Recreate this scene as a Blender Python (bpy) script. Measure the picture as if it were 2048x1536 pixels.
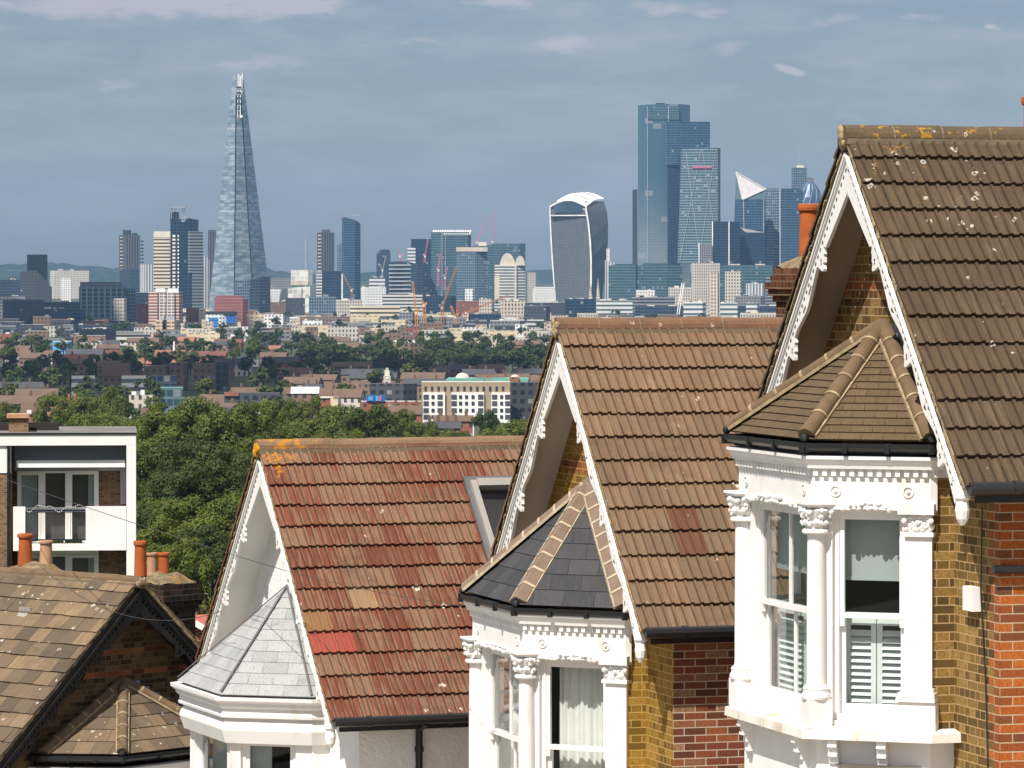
import bpy, math, random
from mathutils import Vector, Matrix
R = math.radians
S = bpy.context.scene
COL = S.collection
for o in list(bpy.data.objects):
    bpy.data.objects.remove(o)

# ---------------------------------------------------------------- camera
F = 8650.0            # focal length in pixels of the 2048 px photograph
EYE = 60.0            # eye height above the plain
HOR = 540.0           # eye level row
cam = bpy.data.cameras.new('camera')
co = bpy.data.objects.new('camera', cam)
COL.objects.link(co)
co.location = (0, 0, EYE)
co.rotation_euler = (R(90), 0, 0)
cam.sensor_width = 36.0
cam.lens = F / 2048 * 36.0
cam.shift_y = -(768 - HOR) / 2048
cam.clip_start = 0.5
cam.clip_end = 60000
S.camera = co

# ---------------------------------------------------------------- light
SUN = Vector((-0.285, -0.51, 0.805)).normalized()
SUN_EL = math.asin(SUN.z)
SUN_AZ = math.atan2(SUN.x, SUN.y)
lamp = bpy.data.lights.new('sun', 'SUN')
lamp.energy = 4.6
lamp.angle = R(0.53)
lamp.color = (1.0, 0.95, 0.87)
lo = bpy.data.objects.new('sun', lamp)
COL.objects.link(lo)
lo.rotation_euler = SUN.to_track_quat('Z', 'Y').to_euler()
S.view_settings.view_transform = 'Standard'
S.view_settings.look = 'None'
S.view_settings.exposure = 0.60
S.view_settings.gamma = 1.0
S.cycles.max_bounces = 6
S.cycles.volume_bounces = 1
S.cycles.transparent_max_bounces = 12


class NT:
    """small helper that writes node trees as expressions"""
    def __init__(s, tree):
        s.t = tree
        s.t.nodes.clear()

    def n(s, kind, **kw):
        nd = s.t.nodes.new(kind)
        for k, v in kw.items():
            setattr(nd, k, v)
        return nd

    def put(s, sock, v):
        if v is None:
            return
        if isinstance(v, bpy.types.NodeSocket):
            s.t.links.new(v, sock)
        else:
            if isinstance(v, (tuple, list)) and len(v) == 3 and sock.type == 'RGBA':
                v = tuple(v) + (1.0,)
            sock.default_value = v

    def m(s, op, a, b=None, c=None, clamp=False):
        nd = s.n('ShaderNodeMath', operation=op, use_clamp=clamp)
        for i, v in enumerate((a, b, c)):
            s.put(nd.inputs[i], v)
        return nd.outputs[0]

    def mix(s, f, a, b, mode='MIX'):
        nd = s.n('ShaderNodeMix', data_type='RGBA', blend_type=mode)
        s.put(nd.inputs[0], f)
        s.put(nd.inputs[6], a)
        s.put(nd.inputs[7], b)
        return nd.outputs[2]

    def ramp(s, f, stops, interp='LINEAR'):
        nd = s.n('ShaderNodeValToRGB')
        cr = nd.color_ramp
        cr.interpolation = interp
        while len(cr.elements) < len(stops):
            cr.elements.new(1.0)
        for e, (p, c) in zip(cr.elements, stops):
            e.position = p
            e.color = tuple(c) + (1.0,) if len(c) == 3 else c
        s.put(nd.inputs[0], f)
        return nd.outputs[0]

    def step(s, f, a, b):
        nd = s.n('ShaderNodeMapRange', interpolation_type='SMOOTHSTEP')
        s.put(nd.inputs[0], f)
        nd.inputs[1].default_value = a
        nd.inputs[2].default_value = b
        return nd.outputs[0]

    def noise(s, vec, scale, detail=3.0, rough=0.55, dim='3D'):
        nd = s.n('ShaderNodeTexNoise', noise_dimensions=dim)
        s.put(nd.inputs['Vector'], vec)
        nd.inputs['Scale'].default_value = scale
        nd.inputs['Detail'].default_value = detail
        nd.inputs['Roughness'].default_value = rough
        return nd.outputs[0]

    def vscale(s, vec, xyz):
        nd = s.n('ShaderNodeVectorMath', operation='MULTIPLY')
        s.put(nd.inputs[0], vec)
        nd.inputs[1].default_value = xyz
        return nd.outputs[0]

    def sep(s, vec):
        nd = s.n('ShaderNodeSeparateXYZ')
        s.put(nd.inputs[0], vec)
        return nd.outputs

    def comb(s, x, y, z=0.0):
        nd = s.n('ShaderNodeCombineXYZ')
        for i, v in enumerate((x, y, z)):
            s.put(nd.inputs[i], v)
        return nd.outputs[0]


# ---------------------------------------------------------------- sky with thin summer cloud
W = bpy.data.worlds.new('World')
S.world = W
W.use_nodes = True
w = NT(W.node_tree)
tc = w.n('ShaderNodeTexCoord')
sky = w.n('ShaderNodeTexSky', sky_type='NISHITA', sun_disc=False)
sky.sun_elevation = SUN_EL
sky.sun_rotation = SUN_AZ
sky.altitude = 60
sky.air_density = 1.0
sky.dust_density = 0.6
sky.ozone_density = 2.0
SKYTINT = (0.456, 0.484, 0.602)
skyc = w.mix(1.0, sky.outputs[0], SKYTINT, 'MULTIPLY')
d = tc.outputs['Generated']
dx, dy, dz = w.sep(d)
# broad veils and small puffs, both stretched along the horizon
wob = w.noise(d, 60, 2)
veil = w.noise(w.vscale(d, (26, 26, 120)), 1.0, 6, 0.6)
puff = w.noise(w.vscale(d, (80, 80, 240)), 1.0, 6, 0.62)
yy = w.m('MAXIMUM', dy, 0.02)
az = w.m('DIVIDE', dx, yy)
el = w.m('DIVIDE', dz, yy)
n1 = w.noise(w.vscale(d, (30, 30, 110)), 1.0, 5, 0.6)
n2 = w.noise(w.vscale(d, (34, 34, 60)), 1.7, 5, 0.6)
azw = w.m('MULTIPLY_ADD', w.m('SUBTRACT', n1, 0.5), 0.034, az)
elw = w.m('MULTIPLY_ADD', w.m('SUBTRACT', n2, 0.5), 0.0085, el)
bias = 0.0
# clouds of the day: azimuth row, width, height, strength
for (px, py, sx, sy, am) in [(260, 6, 330, 30, 0.40), (560, 16, 120, 24, 0.26), (220, 168, 75, 16, 0.22), (540, 118, 190, 30, 0.17),
                             (1115, 92, 75, 20, 0.3), (1320, 18, 110, 22, 0.25), (1460, 14, 30, 22, 0.2), (1680, 48, 55, 18, 0.24),
                             (1880, 34, 55, 10, 0.26), (1985, 56, 24, 9, 0.34), (1588, 143, 26, 10, 0.5),
                             (1440, 100, 70, 14, 0.16), (830, 85, 60, 14, 0.16), (1690, 228, 40, 12, 0.14), (70, 268, 90, 12, 0.13),
                             (1240, 170, 40, 10, 0.12), (1440, 185, 26, 18, 0.12), (1010, 6, 90, 16, 0.28)]:
    a = w.m('DIVIDE', w.m('SUBTRACT', azw, (px - 1024) / F), sx / F)
    b = w.m('DIVIDE', w.m('SUBTRACT', elw, (HOR - py) / F), sy / F)
    r2 = w.m('ADD', w.m('MULTIPLY', a, a), w.m('MULTIPLY', b, b))
    g = w.m('MULTIPLY', w.m('EXPONENT', w.m('MULTIPLY', r2, -1.0)), am)
    bias = g if isinstance(bias, float) else w.m('ADD', bias, g)
fr = w.m('GREATER_THAN', dy, 0.05)
bias = w.m('MULTIPLY', bias, w.m('MULTIPLY', fr, 2.0))
high = w.step(el, 0.004, 0.05)
mv = w.m('MULTIPLY', w.step(veil, 0.34, 0.80), w.m('MULTIPLY_ADD', high, 0.36, 0.14))
edge = w.m('MULTIPLY', bias, w.m('MULTIPLY_ADD', w.m('SUBTRACT', puff, 0.5), 3.4, 1.0))
mp = w.step(edge, 0.03, 0.66)
cm = w.m('MAXIMUM', mv, w.m('MULTIPLY', mp, 0.8), clamp=True)
CLOUD = (4.9, 4.75, 5.1)
mixc = w.mix(cm, skyc, CLOUD)
# bright cumulus added overhead, out of view, to whiten the fill light
cum = w.m('MULTIPLY', w.step(w.noise(d, 3.2, 5, 0.6), 0.44, 0.56), w.step(dz, 0.12, 0.3))
mixc = w.mix(w.m('MULTIPLY', cum, 0.9), mixc, (9.5, 9.3, 9.2))
bg = w.n('ShaderNodeBackground')
w.put(bg.inputs[0], mixc)
bg.inputs[1].default_value = 0.075
ow = w.n('ShaderNodeOutputWorld')
w.t.links.new(bg.outputs[0], ow.inputs[0])

# ---------------------------------------------------------------- helpers
def P(px, py, dist):
    """world point at a given distance along the row and column of the photograph"""
    return Vector(((px - 1024) * dist / F, dist, EYE + (HOR - py) * dist / F))


def KPX(dist):
    return F / dist


class MB:
    """collects faces and links them as ONE mesh object"""
    def __init__(s):
        s.v = []
        s.f = []
        s.uv = []
        s.mi = []

    def poly(s, pts, uv=None, mi=0):
        b = len(s.v)
        s.v += [tuple(p) for p in pts]
        s.f.append(tuple(range(b, b + len(pts))))
        s.uv.append(uv if uv else [(0, 0)] * len(pts))
        s.mi.append(mi)

    def wallquad(s, a, b, z0, z1, mi=0, u0=0.0):
        """vertical quad from plan point a to plan point b with metric UVs"""
        L = math.hypot(b[0] - a[0], b[1] - a[1])
        s.poly([(a[0], a[1], z0), (b[0], b[1], z0), (b[0], b[1], z1), (a[0], a[1], z1)],
               [(u0, z0), (u0 + L, z0), (u0 + L, z1), (u0, z1)], mi)
        return u0 + L

    def obox(s, o, u, n, ur, nr, zr, mi=0, sides='all'):
        """box in a frame: o plan origin, u and n plan directions"""
        u = Vector((u[0], u[1], 0))
        n = Vector((n[0], n[1], 0))
        o = Vector((o[0], o[1], o[2] if len(o) > 2 else 0))
        c = []
        for zz in zr:
            for (a, b) in ((ur[0], nr[0]), (ur[1], nr[0]), (ur[1], nr[1]), (ur[0], nr[1])):
                c.append(o + u * a + n * b + Vector((0, 0, zz)))
        W_, D_, H_ = abs(ur[1] - ur[0]), abs(nr[1] - nr[0]), abs(zr[1] - zr[0])
        for q, (lw, lh) in (((0, 1, 5, 4), (W_, H_)), ((1, 2, 6, 5), (D_, H_)), ((2, 3, 7, 6), (W_, H_)), ((3, 0, 4, 7), (D_, H_)),
                            ((4, 5, 6, 7), (W_, D_)), ((3, 2, 1, 0), (W_, D_))):
            z0 = zr[0]
            if q in ((4, 5, 6, 7), (3, 2, 1, 0)):
                z0 = 0
            s.poly([c[i] for i in q], [(ur[0], z0), (ur[0] + lw, z0), (ur[0] + lw, z0 + lh), (ur[0], z0 + lh)], mi)

    def box(s, x0, x1, y0, y1, z0, z1, mi=0):
        s.obox((0, 0), (1, 0), (0, 1), (x0, x1), (y0, y1), (z0, z1), mi)

    def bar(s, p, q, wd, ht, mi=0, up=(0, 0, 1)):
        """rectangular bar between two points"""
        p, q = Vector(p), Vector(q)
        d_ = (q - p).normalized()
        up = Vector(up)
        sd = d_.cross(up)
        if sd.length < 1e-4:
            sd = d_.cross(Vector((1, 0, 0)))
        sd.normalize()
        up = sd.cross(d_)
        c = []
        for e in (p, q):
            for a, b in ((-1, -1), (1, -1), (1, 1), (-1, 1)):
                c.append(e + sd * (a * wd / 2) + up * (b * ht / 2))
        for f in ((0, 1, 2, 3), (7, 6, 5, 4), (0, 4, 5, 1), (1, 5, 6, 2), (2, 6, 7, 3), (3, 7, 4, 0)):
            s.poly([c[i] for i in f], None, mi)

    def tube(s, p, q, r0, r1=None, n=10, mi=0, caps=True, arc=None, ref=None):
        r1 = r0 if r1 is None else r1
        p, q = Vector(p), Vector(q)
        d_ = (q - p).normalized()
        a = ref if ref is not None else (Vector((0, 0, 1)) if abs(d_.z) < 0.9 else Vector((1, 0, 0)))
        x = d_.cross(a).normalized()
        y = x.cross(d_)
        a0, a1 = arc if arc else (0, 2 * math.pi)
        st = n if not arc else n
        ring = [(math.cos(a0 + (a1 - a0) * i / st), math.sin(a0 + (a1 - a0) * i / st)) for i in range(st + 1)]
        L = (q - p).length
        for i in range(st):
            c0, c1 = ring[i], ring[i + 1]
            s.poly([p + (x * c0[0] + y * c0[1]) * r0, p + (x * c1[0] + y * c1[1]) * r0,
                    q + (x * c1[0] + y * c1[1]) * r1, q + (x * c0[0] + y * c0[1]) * r1],
                   [(i / st, 0), ((i + 1) / st, 0), ((i + 1) / st, L), (i / st, L)], mi)
        if caps:
            s.poly([q + (x * c[0] + y * c[1]) * r1 for c in ring[:-1 if not arc else None]], None, mi)
            s.poly([p + (x * c[0] + y * c[1]) * r0 for c in reversed(ring[:-1 if not arc else None])], None, mi)

    def path(s, pts, r, n=6, mi=0):
        for a, b in zip(pts, pts[1:]):
            s.tube(a, b, r, r, n, mi, caps=False)

    def lathe(s, prof, c, n=20, mi=0, fn=None):
        """prof: list of (radius, z) going up; fn(angle, i, r) may reshape it"""
        rows = []
        for i, (r, z) in enumerate(prof):
            row = []
            for k in range(n):
                a = 2 * math.pi * k / n
                rr = fn(a, i, r) if fn else r
                row.append((c[0] + rr * math.cos(a), c[1] + rr * math.sin(a), c[2] + z))
            rows.append(row)
        for i in range(len(rows) - 1):
            for k in range(n):
                k2 = (k + 1) % n
                s.poly([rows[i][k], rows[i][k2], rows[i + 1][k2], rows[i + 1][k]], None, mi)
        s.poly(rows[-1], None, mi)
        s.poly(list(reversed(rows[0])), None, mi)

    def blob(s, c, r, n=6, m=4, mi=0, sc=(1, 1, 1)):
        pr = []
        for i in range(m + 1):
            a = -math.pi / 2 + math.pi * i / m
            pr.append((math.cos(a), math.sin(a)))
        rows = [[(c[0] + r * sc[0] * x * math.cos(2 * math.pi * k / n), c[1] + r * sc[1] * x * math.sin(2 * math.pi * k / n), c[2] + r * sc[2] * z)
                 for k in range(n)] for x, z in pr]
        for i in range(m):
            for k in range(n):
                k2 = (k + 1) % n
                s.poly([rows[i][k], rows[i][k2], rows[i + 1][k2], rows[i + 1][k]], None, mi)

    def sweep(s, plan, prof, mi=0, closed_prof=False):
        """sweep a (outward offset, z) profile along a plan polyline with mitred corners"""
        rails = [offset(plan, o_) for o_, z in prof]
        u = 0.0
        for i in range(len(plan) - 1):
            L = math.hypot(plan[i + 1][0] - plan[i][0], plan[i + 1][1] - plan[i][1])
            for k in range(len(prof) - 1):
                a, b = rails[k], rails[k + 1]
                za, zb = prof[k][1], prof[k + 1][1]
                s.poly([(*a[i], za), (*a[i + 1], za), (*b[i + 1], zb), (*b[i], zb)],
                       [(u, za), (u + L, za), (u + L, zb), (u, zb)], mi)
            u += L
        for e in (0, -1):
            s.poly([(*rails[k][e], prof[k][1]) for k in range(len(prof))], None, mi)

    def build(s, name, mats, parent=None, smooth=False, loc=None, weld=False):
        me = bpy.data.meshes.new(name)
        me.from_pydata(s.v, [], s.f)
        if not isinstance(mats, (list, tuple)):
            mats = [mats]
        for m_ in mats:
            me.materials.append(m_)
        ul = me.uv_layers.new(name='UVMap')
        flat = [c for face in s.uv for pt in face for c in pt]
        ul.data.foreach_set('uv', flat)
        me.polygons.foreach_set('material_index', s.mi)
        me.polygons.foreach_set('use_smooth', [smooth] * len(s.f))
        me.update()
        if weld:
            import bmesh
            bm = bmesh.new()
            bm.from_mesh(me)
            bmesh.ops.remove_doubles(bm, verts=bm.verts, dist=1e-4)
            bm.to_mesh(me)
            bm.free()
        o = bpy.data.objects.new(name, me)
        COL.objects.link(o)
        if parent:
            o.parent = parent
        if loc is not None:
            o.location = loc
        return o


def offset(plan, d_):
    """offset a plan polyline to its outside (right of travel)"""
    out = []
    n = len(plan)
    nrm = []
    for i in range(n - 1):
        dx_, dy_ = plan[i + 1][0] - plan[i][0], plan[i + 1][1] - plan[i][1]
        L = math.hypot(dx_, dy_)
        nrm.append((dy_ / L, -dx_ / L))
    for i in range(n):
        if i == 0:
            a = b = nrm[0]
        elif i == n - 1:
            a = b = nrm[-1]
        else:
            a, b = nrm[i - 1], nrm[i]
        k = 1 + a[0] * b[0] + a[1] * b[1]
        out.append((plan[i][0] + d_ * (a[0] + b[0]) / k, plan[i][1] + d_ * (a[1] + b[1]) / k))
    return out


def tag(o, label=None, cat=None, group=None, kind=None):
    if label:
        o['label'] = label
    if cat:
        o['category'] = cat
    if group:
        o['group'] = group
    if kind:
        o['kind'] = kind
    return o


def empty(name, loc, rz=0.0, label=None, cat=None, group=None):
    o = bpy.data.objects.new(name, None)
    COL.objects.link(o)
    o.location = loc
    o.rotation_euler = (0, 0, rz)
    o.empty_display_size = 0.5
    return tag(o, label, cat, group)


def copy_tree(o, parent=None):
    c = o.copy()
    COL.objects.link(c)
    c.parent = parent
    for ch in o.children:
        copy_tree(ch, c)
    return c


# ---------------------------------------------------------------- materials
def new_mat(name):
    m_ = bpy.data.materials.new(name)
    m_.use_nodes = True
    return m_, NT(m_.node_tree)


def finish(n, col, rough=0.8, spec=0.3, bump=None, bstr=0.3, bdist=0.01, metal=0.0):
    b = n.n('ShaderNodeBsdfPrincipled')
    n.put(b.inputs['Base Color'], col)
    n.put(b.inputs['Roughness'], rough)
    n.put(b.inputs['Specular IOR Level'], spec)
    n.put(b.inputs['Metallic'], metal)
    if bump is not None:
        bp = n.n('ShaderNodeBump')
        bp.inputs['Strength'].default_value = bstr
        bp.inputs['Distance'].default_value = bdist
        n.put(bp.inputs['Height'], bump)
        n.t.links.new(bp.outputs[0], b.inputs['Normal'])
    o = n.n('ShaderNodeOutputMaterial')
    n.t.links.new(b.outputs[0], o.inputs[0])
    return b


def obj_co(n):
    return n.n('ShaderNodeTexCoord').outputs['Object']


def uv_co(n):
    return n.n('ShaderNodeTexCoord').outputs['UV']


def plain(name, col, rough=0.7, var=0.12, scale=6.0, bstr=0.1, bdist=0.004, spec=0.3, metal=0.0, dirt=None, dirt_at=0.62):
    m_, n = new_mat(name)
    c = obj_co(n)
    nz = n.noise(c, scale, 4)
    lo_ = tuple(x * (1 - var) for x in col)
    hi_ = tuple(min(1, x * (1 + var)) for x in col)
    cc = n.mix(n.step(nz, 0.3, 0.7), lo_, hi_)
    if dirt:
        dn = n.noise(n.vscale(c, (1, 1, 0.35)), scale * 0.6, 5, 0.65)
        cc = n.mix(n.m('MULTIPLY', n.step(dn, dirt_at, dirt_at + 0.16), 0.7), cc, dirt)
    finish(n, cc, rough, spec, n.noise(c, scale * 9, 3), bstr, bdist, metal)
    return m_


def brick(name, stops, mortar, bw=0.225, rh=0.075, bands=None, squash=0.5, mort=0.011, soot=0.35):
    """UV in metres; per-brick colours from a ramp; optional red bands at given heights"""
    m_, n = new_mat(name)
    uv = uv_co(n)
    bt = n.n('ShaderNodeTexBrick', offset=0.5, offset_frequency=2, squash=squash, squash_frequency=2)
    n.put(bt.inputs['Vector'], uv)
    bt.inputs['Color1'].default_value = (0, 0, 0, 1)
    bt.inputs['Color2'].default_value = (1, 1, 1, 1)
    bt.inputs['Mortar'].default_value = (0.5, 0.5, 0.5, 1)
    bt.inputs['Scale'].default_value = 1.0
    bt.inputs['Mortar Size'].default_value = mort * 0.5
    bt.inputs['Mortar Smooth'].default_value = 0.15
    bt.inputs['Brick Width'].default_value = bw
    bt.inputs['Row Height'].default_value = rh
    col = n.ramp(bt.outputs[0], stops)
    x, y, z = n.sep(uv)
    if bands:
        red = n.ramp(bt.outputs[0], [(0, (0.10, 0.03, 0.018)), (0.45, (0.30, 0.085, 0.035)), (1, (0.42, 0.13, 0.05))])
        for (a, b) in bands:
            f = n.m('MULTIPLY', n.m('GREATER_THAN', y, a), n.m('LESS_THAN', y, b))
            col = n.mix(f, col, red)
    co_ = obj_co(n)
    nz = n.noise(co_, 38, 4, 0.7)
    col = n.mix(n.m('MULTIPLY', n.step(nz, 0.35, 0.7), 0.75), col, tuple(c * 0.45 for c in stops[len(stops) // 2][1]))
    sn = n.noise(co_, 1.6, 4)
    col = n.mix(n.m('MULTIPLY', n.step(sn, 0.45, 0.75), soot), col, (0.035, 0.028, 0.02))
    mn = n.noise(co_, 14, 3)
    mc = n.mix(mn, tuple(c * 0.7 for c in mortar), tuple(min(1, c * 1.25) for c in mortar))
    col = n.mix(bt.outputs[1], col, mc)
    h = n.m('ADD', n.m('MULTIPLY', bt.outputs[1], -0.8), n.m('MULTIPLY', nz, 0.5))
    finish(n, col, 0.9, 0.2, h, 0.7, 0.006)
    return m_


def tile_mat(name, stops, streak, streak_amt, lichen, lich_thr, moss=None, special=None, near=None, groove=False):
    """roof tiles: UV cell = one tile. stops = per tile ramp; streak = colour worn in along the slope"""
    m_, n = new_mat(name)
    uv = uv_co(n)
    u, v, _ = n.sep(uv)
    cell = n.comb(n.m('FLOOR', u), n.m('FLOOR', v))
    wn = n.n('ShaderNodeTexWhiteNoise', noise_dimensions='2D')
    n.put(wn.inputs['Vector'], cell)
    col = n.ramp(wn.outputs[0], stops)
    co_ = obj_co(n)
    big = n.noise(co_, 1.1, 3)
    # long streaks run down the tile
    st = n.noise(n.comb(n.m('MULTIPLY', u, 12.0), n.m('MULTIPLY', v, 0.95), n.m('MULTIPLY', wn.outputs[0], 0.4)), 1.0, 4, 0.6)
    f = n.m('ADD', st, n.m('MULTIPLY', n.m('SUBTRACT', wn.outputs[0], 0.5), 0.20))
    f = n.m('ADD', f, n.m('MULTIPLY', n.m('SUBTRACT', big, 0.5), 0.5))
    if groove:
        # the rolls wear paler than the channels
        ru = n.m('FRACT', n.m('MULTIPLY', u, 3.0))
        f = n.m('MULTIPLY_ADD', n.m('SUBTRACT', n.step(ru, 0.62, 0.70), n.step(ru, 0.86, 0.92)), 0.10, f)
    col = n.mix(n.m('MULTIPLY', n.step(f, 0.40, 0.62), streak_amt), col, streak)
    # slow weathering over whole courses: darker algae, paler bleached areas
    wth = n.noise(n.vscale(co_, (1.0, 1.6, 1.6)), 1.7, 5, 0.65)
    col = n.mix(n.m('MULTIPLY', n.step(wth, 0.52, 0.74), 0.45), col, (0.04, 0.034, 0.022))
    grain = n.noise(co_, 70, 4, 0.7)
    col = n.mix(n.m('MULTIPLY', n.step(grain, 0.42, 0.72), 0.5), col, (0.035, 0.027, 0.018))
    spk = n.noise(co_, 160, 2, 0.6)
    col = n.mix(n.m('MULTIPLY', n.step(spk, 0.58, 0.72), 0.3), col, (0.30, 0.24, 0.17))
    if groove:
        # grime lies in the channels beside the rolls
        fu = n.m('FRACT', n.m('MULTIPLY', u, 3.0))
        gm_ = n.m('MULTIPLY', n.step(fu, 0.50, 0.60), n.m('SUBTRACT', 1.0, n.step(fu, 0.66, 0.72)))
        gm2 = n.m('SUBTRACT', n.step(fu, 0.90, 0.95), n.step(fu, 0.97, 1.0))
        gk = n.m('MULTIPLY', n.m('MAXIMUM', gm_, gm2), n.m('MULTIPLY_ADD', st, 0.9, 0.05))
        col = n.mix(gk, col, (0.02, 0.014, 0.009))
    if special:
        for (u0, u1, v0, cc) in special:
            k = n.m('MULTIPLY', n.m('MULTIPLY', n.m('GREATER_THAN', u, u0), n.m('LESS_THAN', u, u1)),
                    n.m('MULTIPLY', n.m('GREATER_THAN', v, v0), n.m('LESS_THAN', v, v0 + 1)))
            col = n.mix(n.m('MULTIPLY', k, n.m('MULTIPLY_ADD', n.step(st, 0.3, 0.6), -0.35, 0.9)), col, cc)
    if lichen:
        # pale ringed lichen discs, more of them where a slow noise says so
        for sc, r0, keep in ((3.4, 0.15, 0.62), (7.0, 0.17, 0.70)) + (((9.0, 0.3, 0.95),) if near else ()):
            vo = n.n('ShaderNodeTexVoronoi', voronoi_dimensions='3D')
            wob_ = n.n('ShaderNodeVectorMath', operation='ADD')
            n.put(wob_.inputs[0], co_)
            nv = n.n('ShaderNodeTexNoise')
            nv.inputs['Scale'].default_value = 22
            n.put(nv.inputs['Vector'], co_)
            n.put(wob_.inputs[1], n.vscale(nv.outputs[1], (0.05, 0.05, 0.05)))
            n.put(vo.inputs['Vector'], wob_.outputs[0])
            vo.inputs['Scale'].default_value = sc
            cr_, cg, cb = n.sep(vo.outputs['Color'])
            lv_ = n.m('ADD', cr_, n.m('MULTIPLY', n.m('SUBTRACT', big, 0.5), 0.8))
            if near:
                nd_ = n.n('ShaderNodeVectorMath', operation='DISTANCE')
                n.put(nd_.inputs[0], co_)
                nd_.inputs[1].default_value = near[0]
                lv_ = n.m('ADD', lv_, n.m('MULTIPLY', n.step(nd_.outputs['Value'], near[1], near[1] * .4), 0.5))
            pick = n.m('GREATER_THAN', lv_, keep + lich_thr)
            rad = n.m('MULTIPLY_ADD', cg, r0, 0.06)
            q = n.m('DIVIDE', vo.outputs['Distance'], rad)
            ring = n.m('SUBTRACT', n.step(q, 0.25, 0.7), n.step(q, 0.85, 1.05))
            ring = n.m('MULTIPLY', ring, n.step(n.noise(co_, 45, 3), 0.36, 0.55))
            col = n.mix(n.m('MULTIPLY', n.m('MULTIPLY', ring, pick), 0.8), col, lichen)
    if moss:
        mc, cx, rad_, thr = moss
        mn = n.noise(co_, 9, 5, 0.7)
        dd = n.n('ShaderNodeVectorMath', operation='DISTANCE')
        n.put(dd.inputs[0], co_)
        dd.inputs[1].default_value = cx
        near = n.step(dd.outputs['Value'], rad_, 0.0)
        k = n.step(n.m('MULTIPLY_ADD', near, 0.34, mn), thr, thr + 0.05)
        col = n.mix(n.m('MULTIPLY', k, 0.85), col, mc)
    finish(n, col, 0.88, 0.25, grain, 0.5, 0.004)
    return m_


def facade(name, wall, glass, bw=3.0, fh=3.5, fw=0.6, fhh=0.55, gr=0.15, gm=0.0, wr=0.8, lit=0.25, blank=0.0, gvar=0.5, wvar=0.15):
    """UV in metres; a grid of windows (share fw x fhh of each bay)"""
    m_, n = new_mat(name)
    uv = uv_co(n)
    u, v, _ = n.sep(uv)
    a = n.m('DIVIDE', u, bw)
    b = n.m('DIVIDE', v, fh)
    fa = n.m('FRACT', a)
    fb = n.m('FRACT', b)
    cell = n.comb(n.m('FLOOR', a), n.m('FLOOR', b))
    wn = n.n('ShaderNodeTexWhiteNoise', noise_dimensions='2D')
    n.put(wn.inputs['Vector'], cell)
    inx = n.m('LESS_THAN', n.m('ABSOLUTE', n.m('SUBTRACT', fa, 0.5)), fw / 2)
    iny = n.m('LESS_THAN', n.m('ABSOLUTE', n.m('SUBTRACT', fb, 0.5)), fhh / 2)
    win = n.m('MULTIPLY', inx, iny)
    if blank:
        win = n.m('MULTIPLY', win, n.m('GREATER_THAN', wn.outputs[0], blank))
    co_ = obj_co(n)
    g = n.mix(n.m('MULTIPLY', wn.outputs[0], gvar), tuple(c * 0.6 for c in glass), tuple(min(1, c * 1.7) for c in glass))
    pale = n.m('GREATER_THAN', wn.outputs[0], 1 - lit * 0.3)
    g = n.mix(n.m('MULTIPLY', pale, 0.5), g, (0.5, 0.5, 0.48))
    nz = n.noise(co_, 0.05, 4)
    wl = n.mix(nz, tuple(c * (1 - wvar) for c in wall), tuple(min(1, c * (1 + wvar)) for c in wall))
    col = n.mix(win, wl, g)
    ro = n.m('MULTIPLY_ADD', win, gr - wr, wr)
    me = n.m('MULTIPLY', win, gm)
    finish(n, col, ro, 0.5, None, metal=me)
    return m_


def leafmat(name, a, b, c):
    m_, n = new_mat(name)
    co_ = obj_co(n)
    oi = n.n('ShaderNodeObjectInfo')
    ge = n.n('ShaderNodeNewGeometry')
    ri = ge.outputs['Random Per Island']
    nz = n.step(n.noise(co_, 0.55, 3), 0.3, 0.7)
    col = n.mix(n.m('MULTIPLY_ADD', nz, 0.65, n.m('MULTIPLY', ri, 0.35)), a, b)
    col = n.mix(n.m('MULTIPLY', oi.outputs['Random'], 0.6), col, c)
    df = n.n('ShaderNodeBsdfPrincipled')
    n.put(df.inputs['Base Color'], col)
    df.inputs['Roughness'].default_value = 0.6
    df.inputs['Specular IOR Level'].default_value = 0.25
    tr = n.n('ShaderNodeBsdfTranslucent')
    n.put(tr.inputs[0], n.mix(0.5, col, (0.10, 0.13, 0.015)))
    mx = n.n('ShaderNodeMixShader')
    mx.inputs[0].default_value = 0.22
    n.t.links.new(df.outputs[0], mx.inputs[1])
    n.t.links.new(tr.outputs[0], mx.inputs[2])
    o = n.n('ShaderNodeOutputMaterial')
    n.t.links.new(mx.outputs[0], o.inputs[0])
    return m_


def glassmat(name, tint=(0.86, 0.9, 0.9), refl=0.16):
    m_, n = new_mat(name)
    tr = n.n('ShaderNodeBsdfTransparent')
    tr.inputs[0].default_value = (*tint, 1)
    gl = n.n('ShaderNodeBsdfGlossy')
    gl.inputs['Roughness'].default_value = 0.02
    lw = n.n('ShaderNodeLayerWeight')
    lw.inputs[0].default_value = 0.5
    mx = n.n('ShaderNodeMixShader')
    n.put(mx.inputs[0], n.m('MULTIPLY_ADD', n.m('POWER', lw.outputs['Facing'], 4.0), 0.8, refl * 0.35, clamp=True))
    n.t.links.new(tr.outputs[0], mx.inputs[1])
    n.t.links.new(gl.outputs[0], mx.inputs[2])
    o = n.n('ShaderNodeOutputMaterial')
    n.t.links.new(mx.outputs[0], o.inputs[0])
    return m_


def smat(name, col, rough=0.8, metal=0.0):
    m_, n = new_mat(name)
    finish(n, col, rough, 0.4, None, metal=metal)
    return m_


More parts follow.
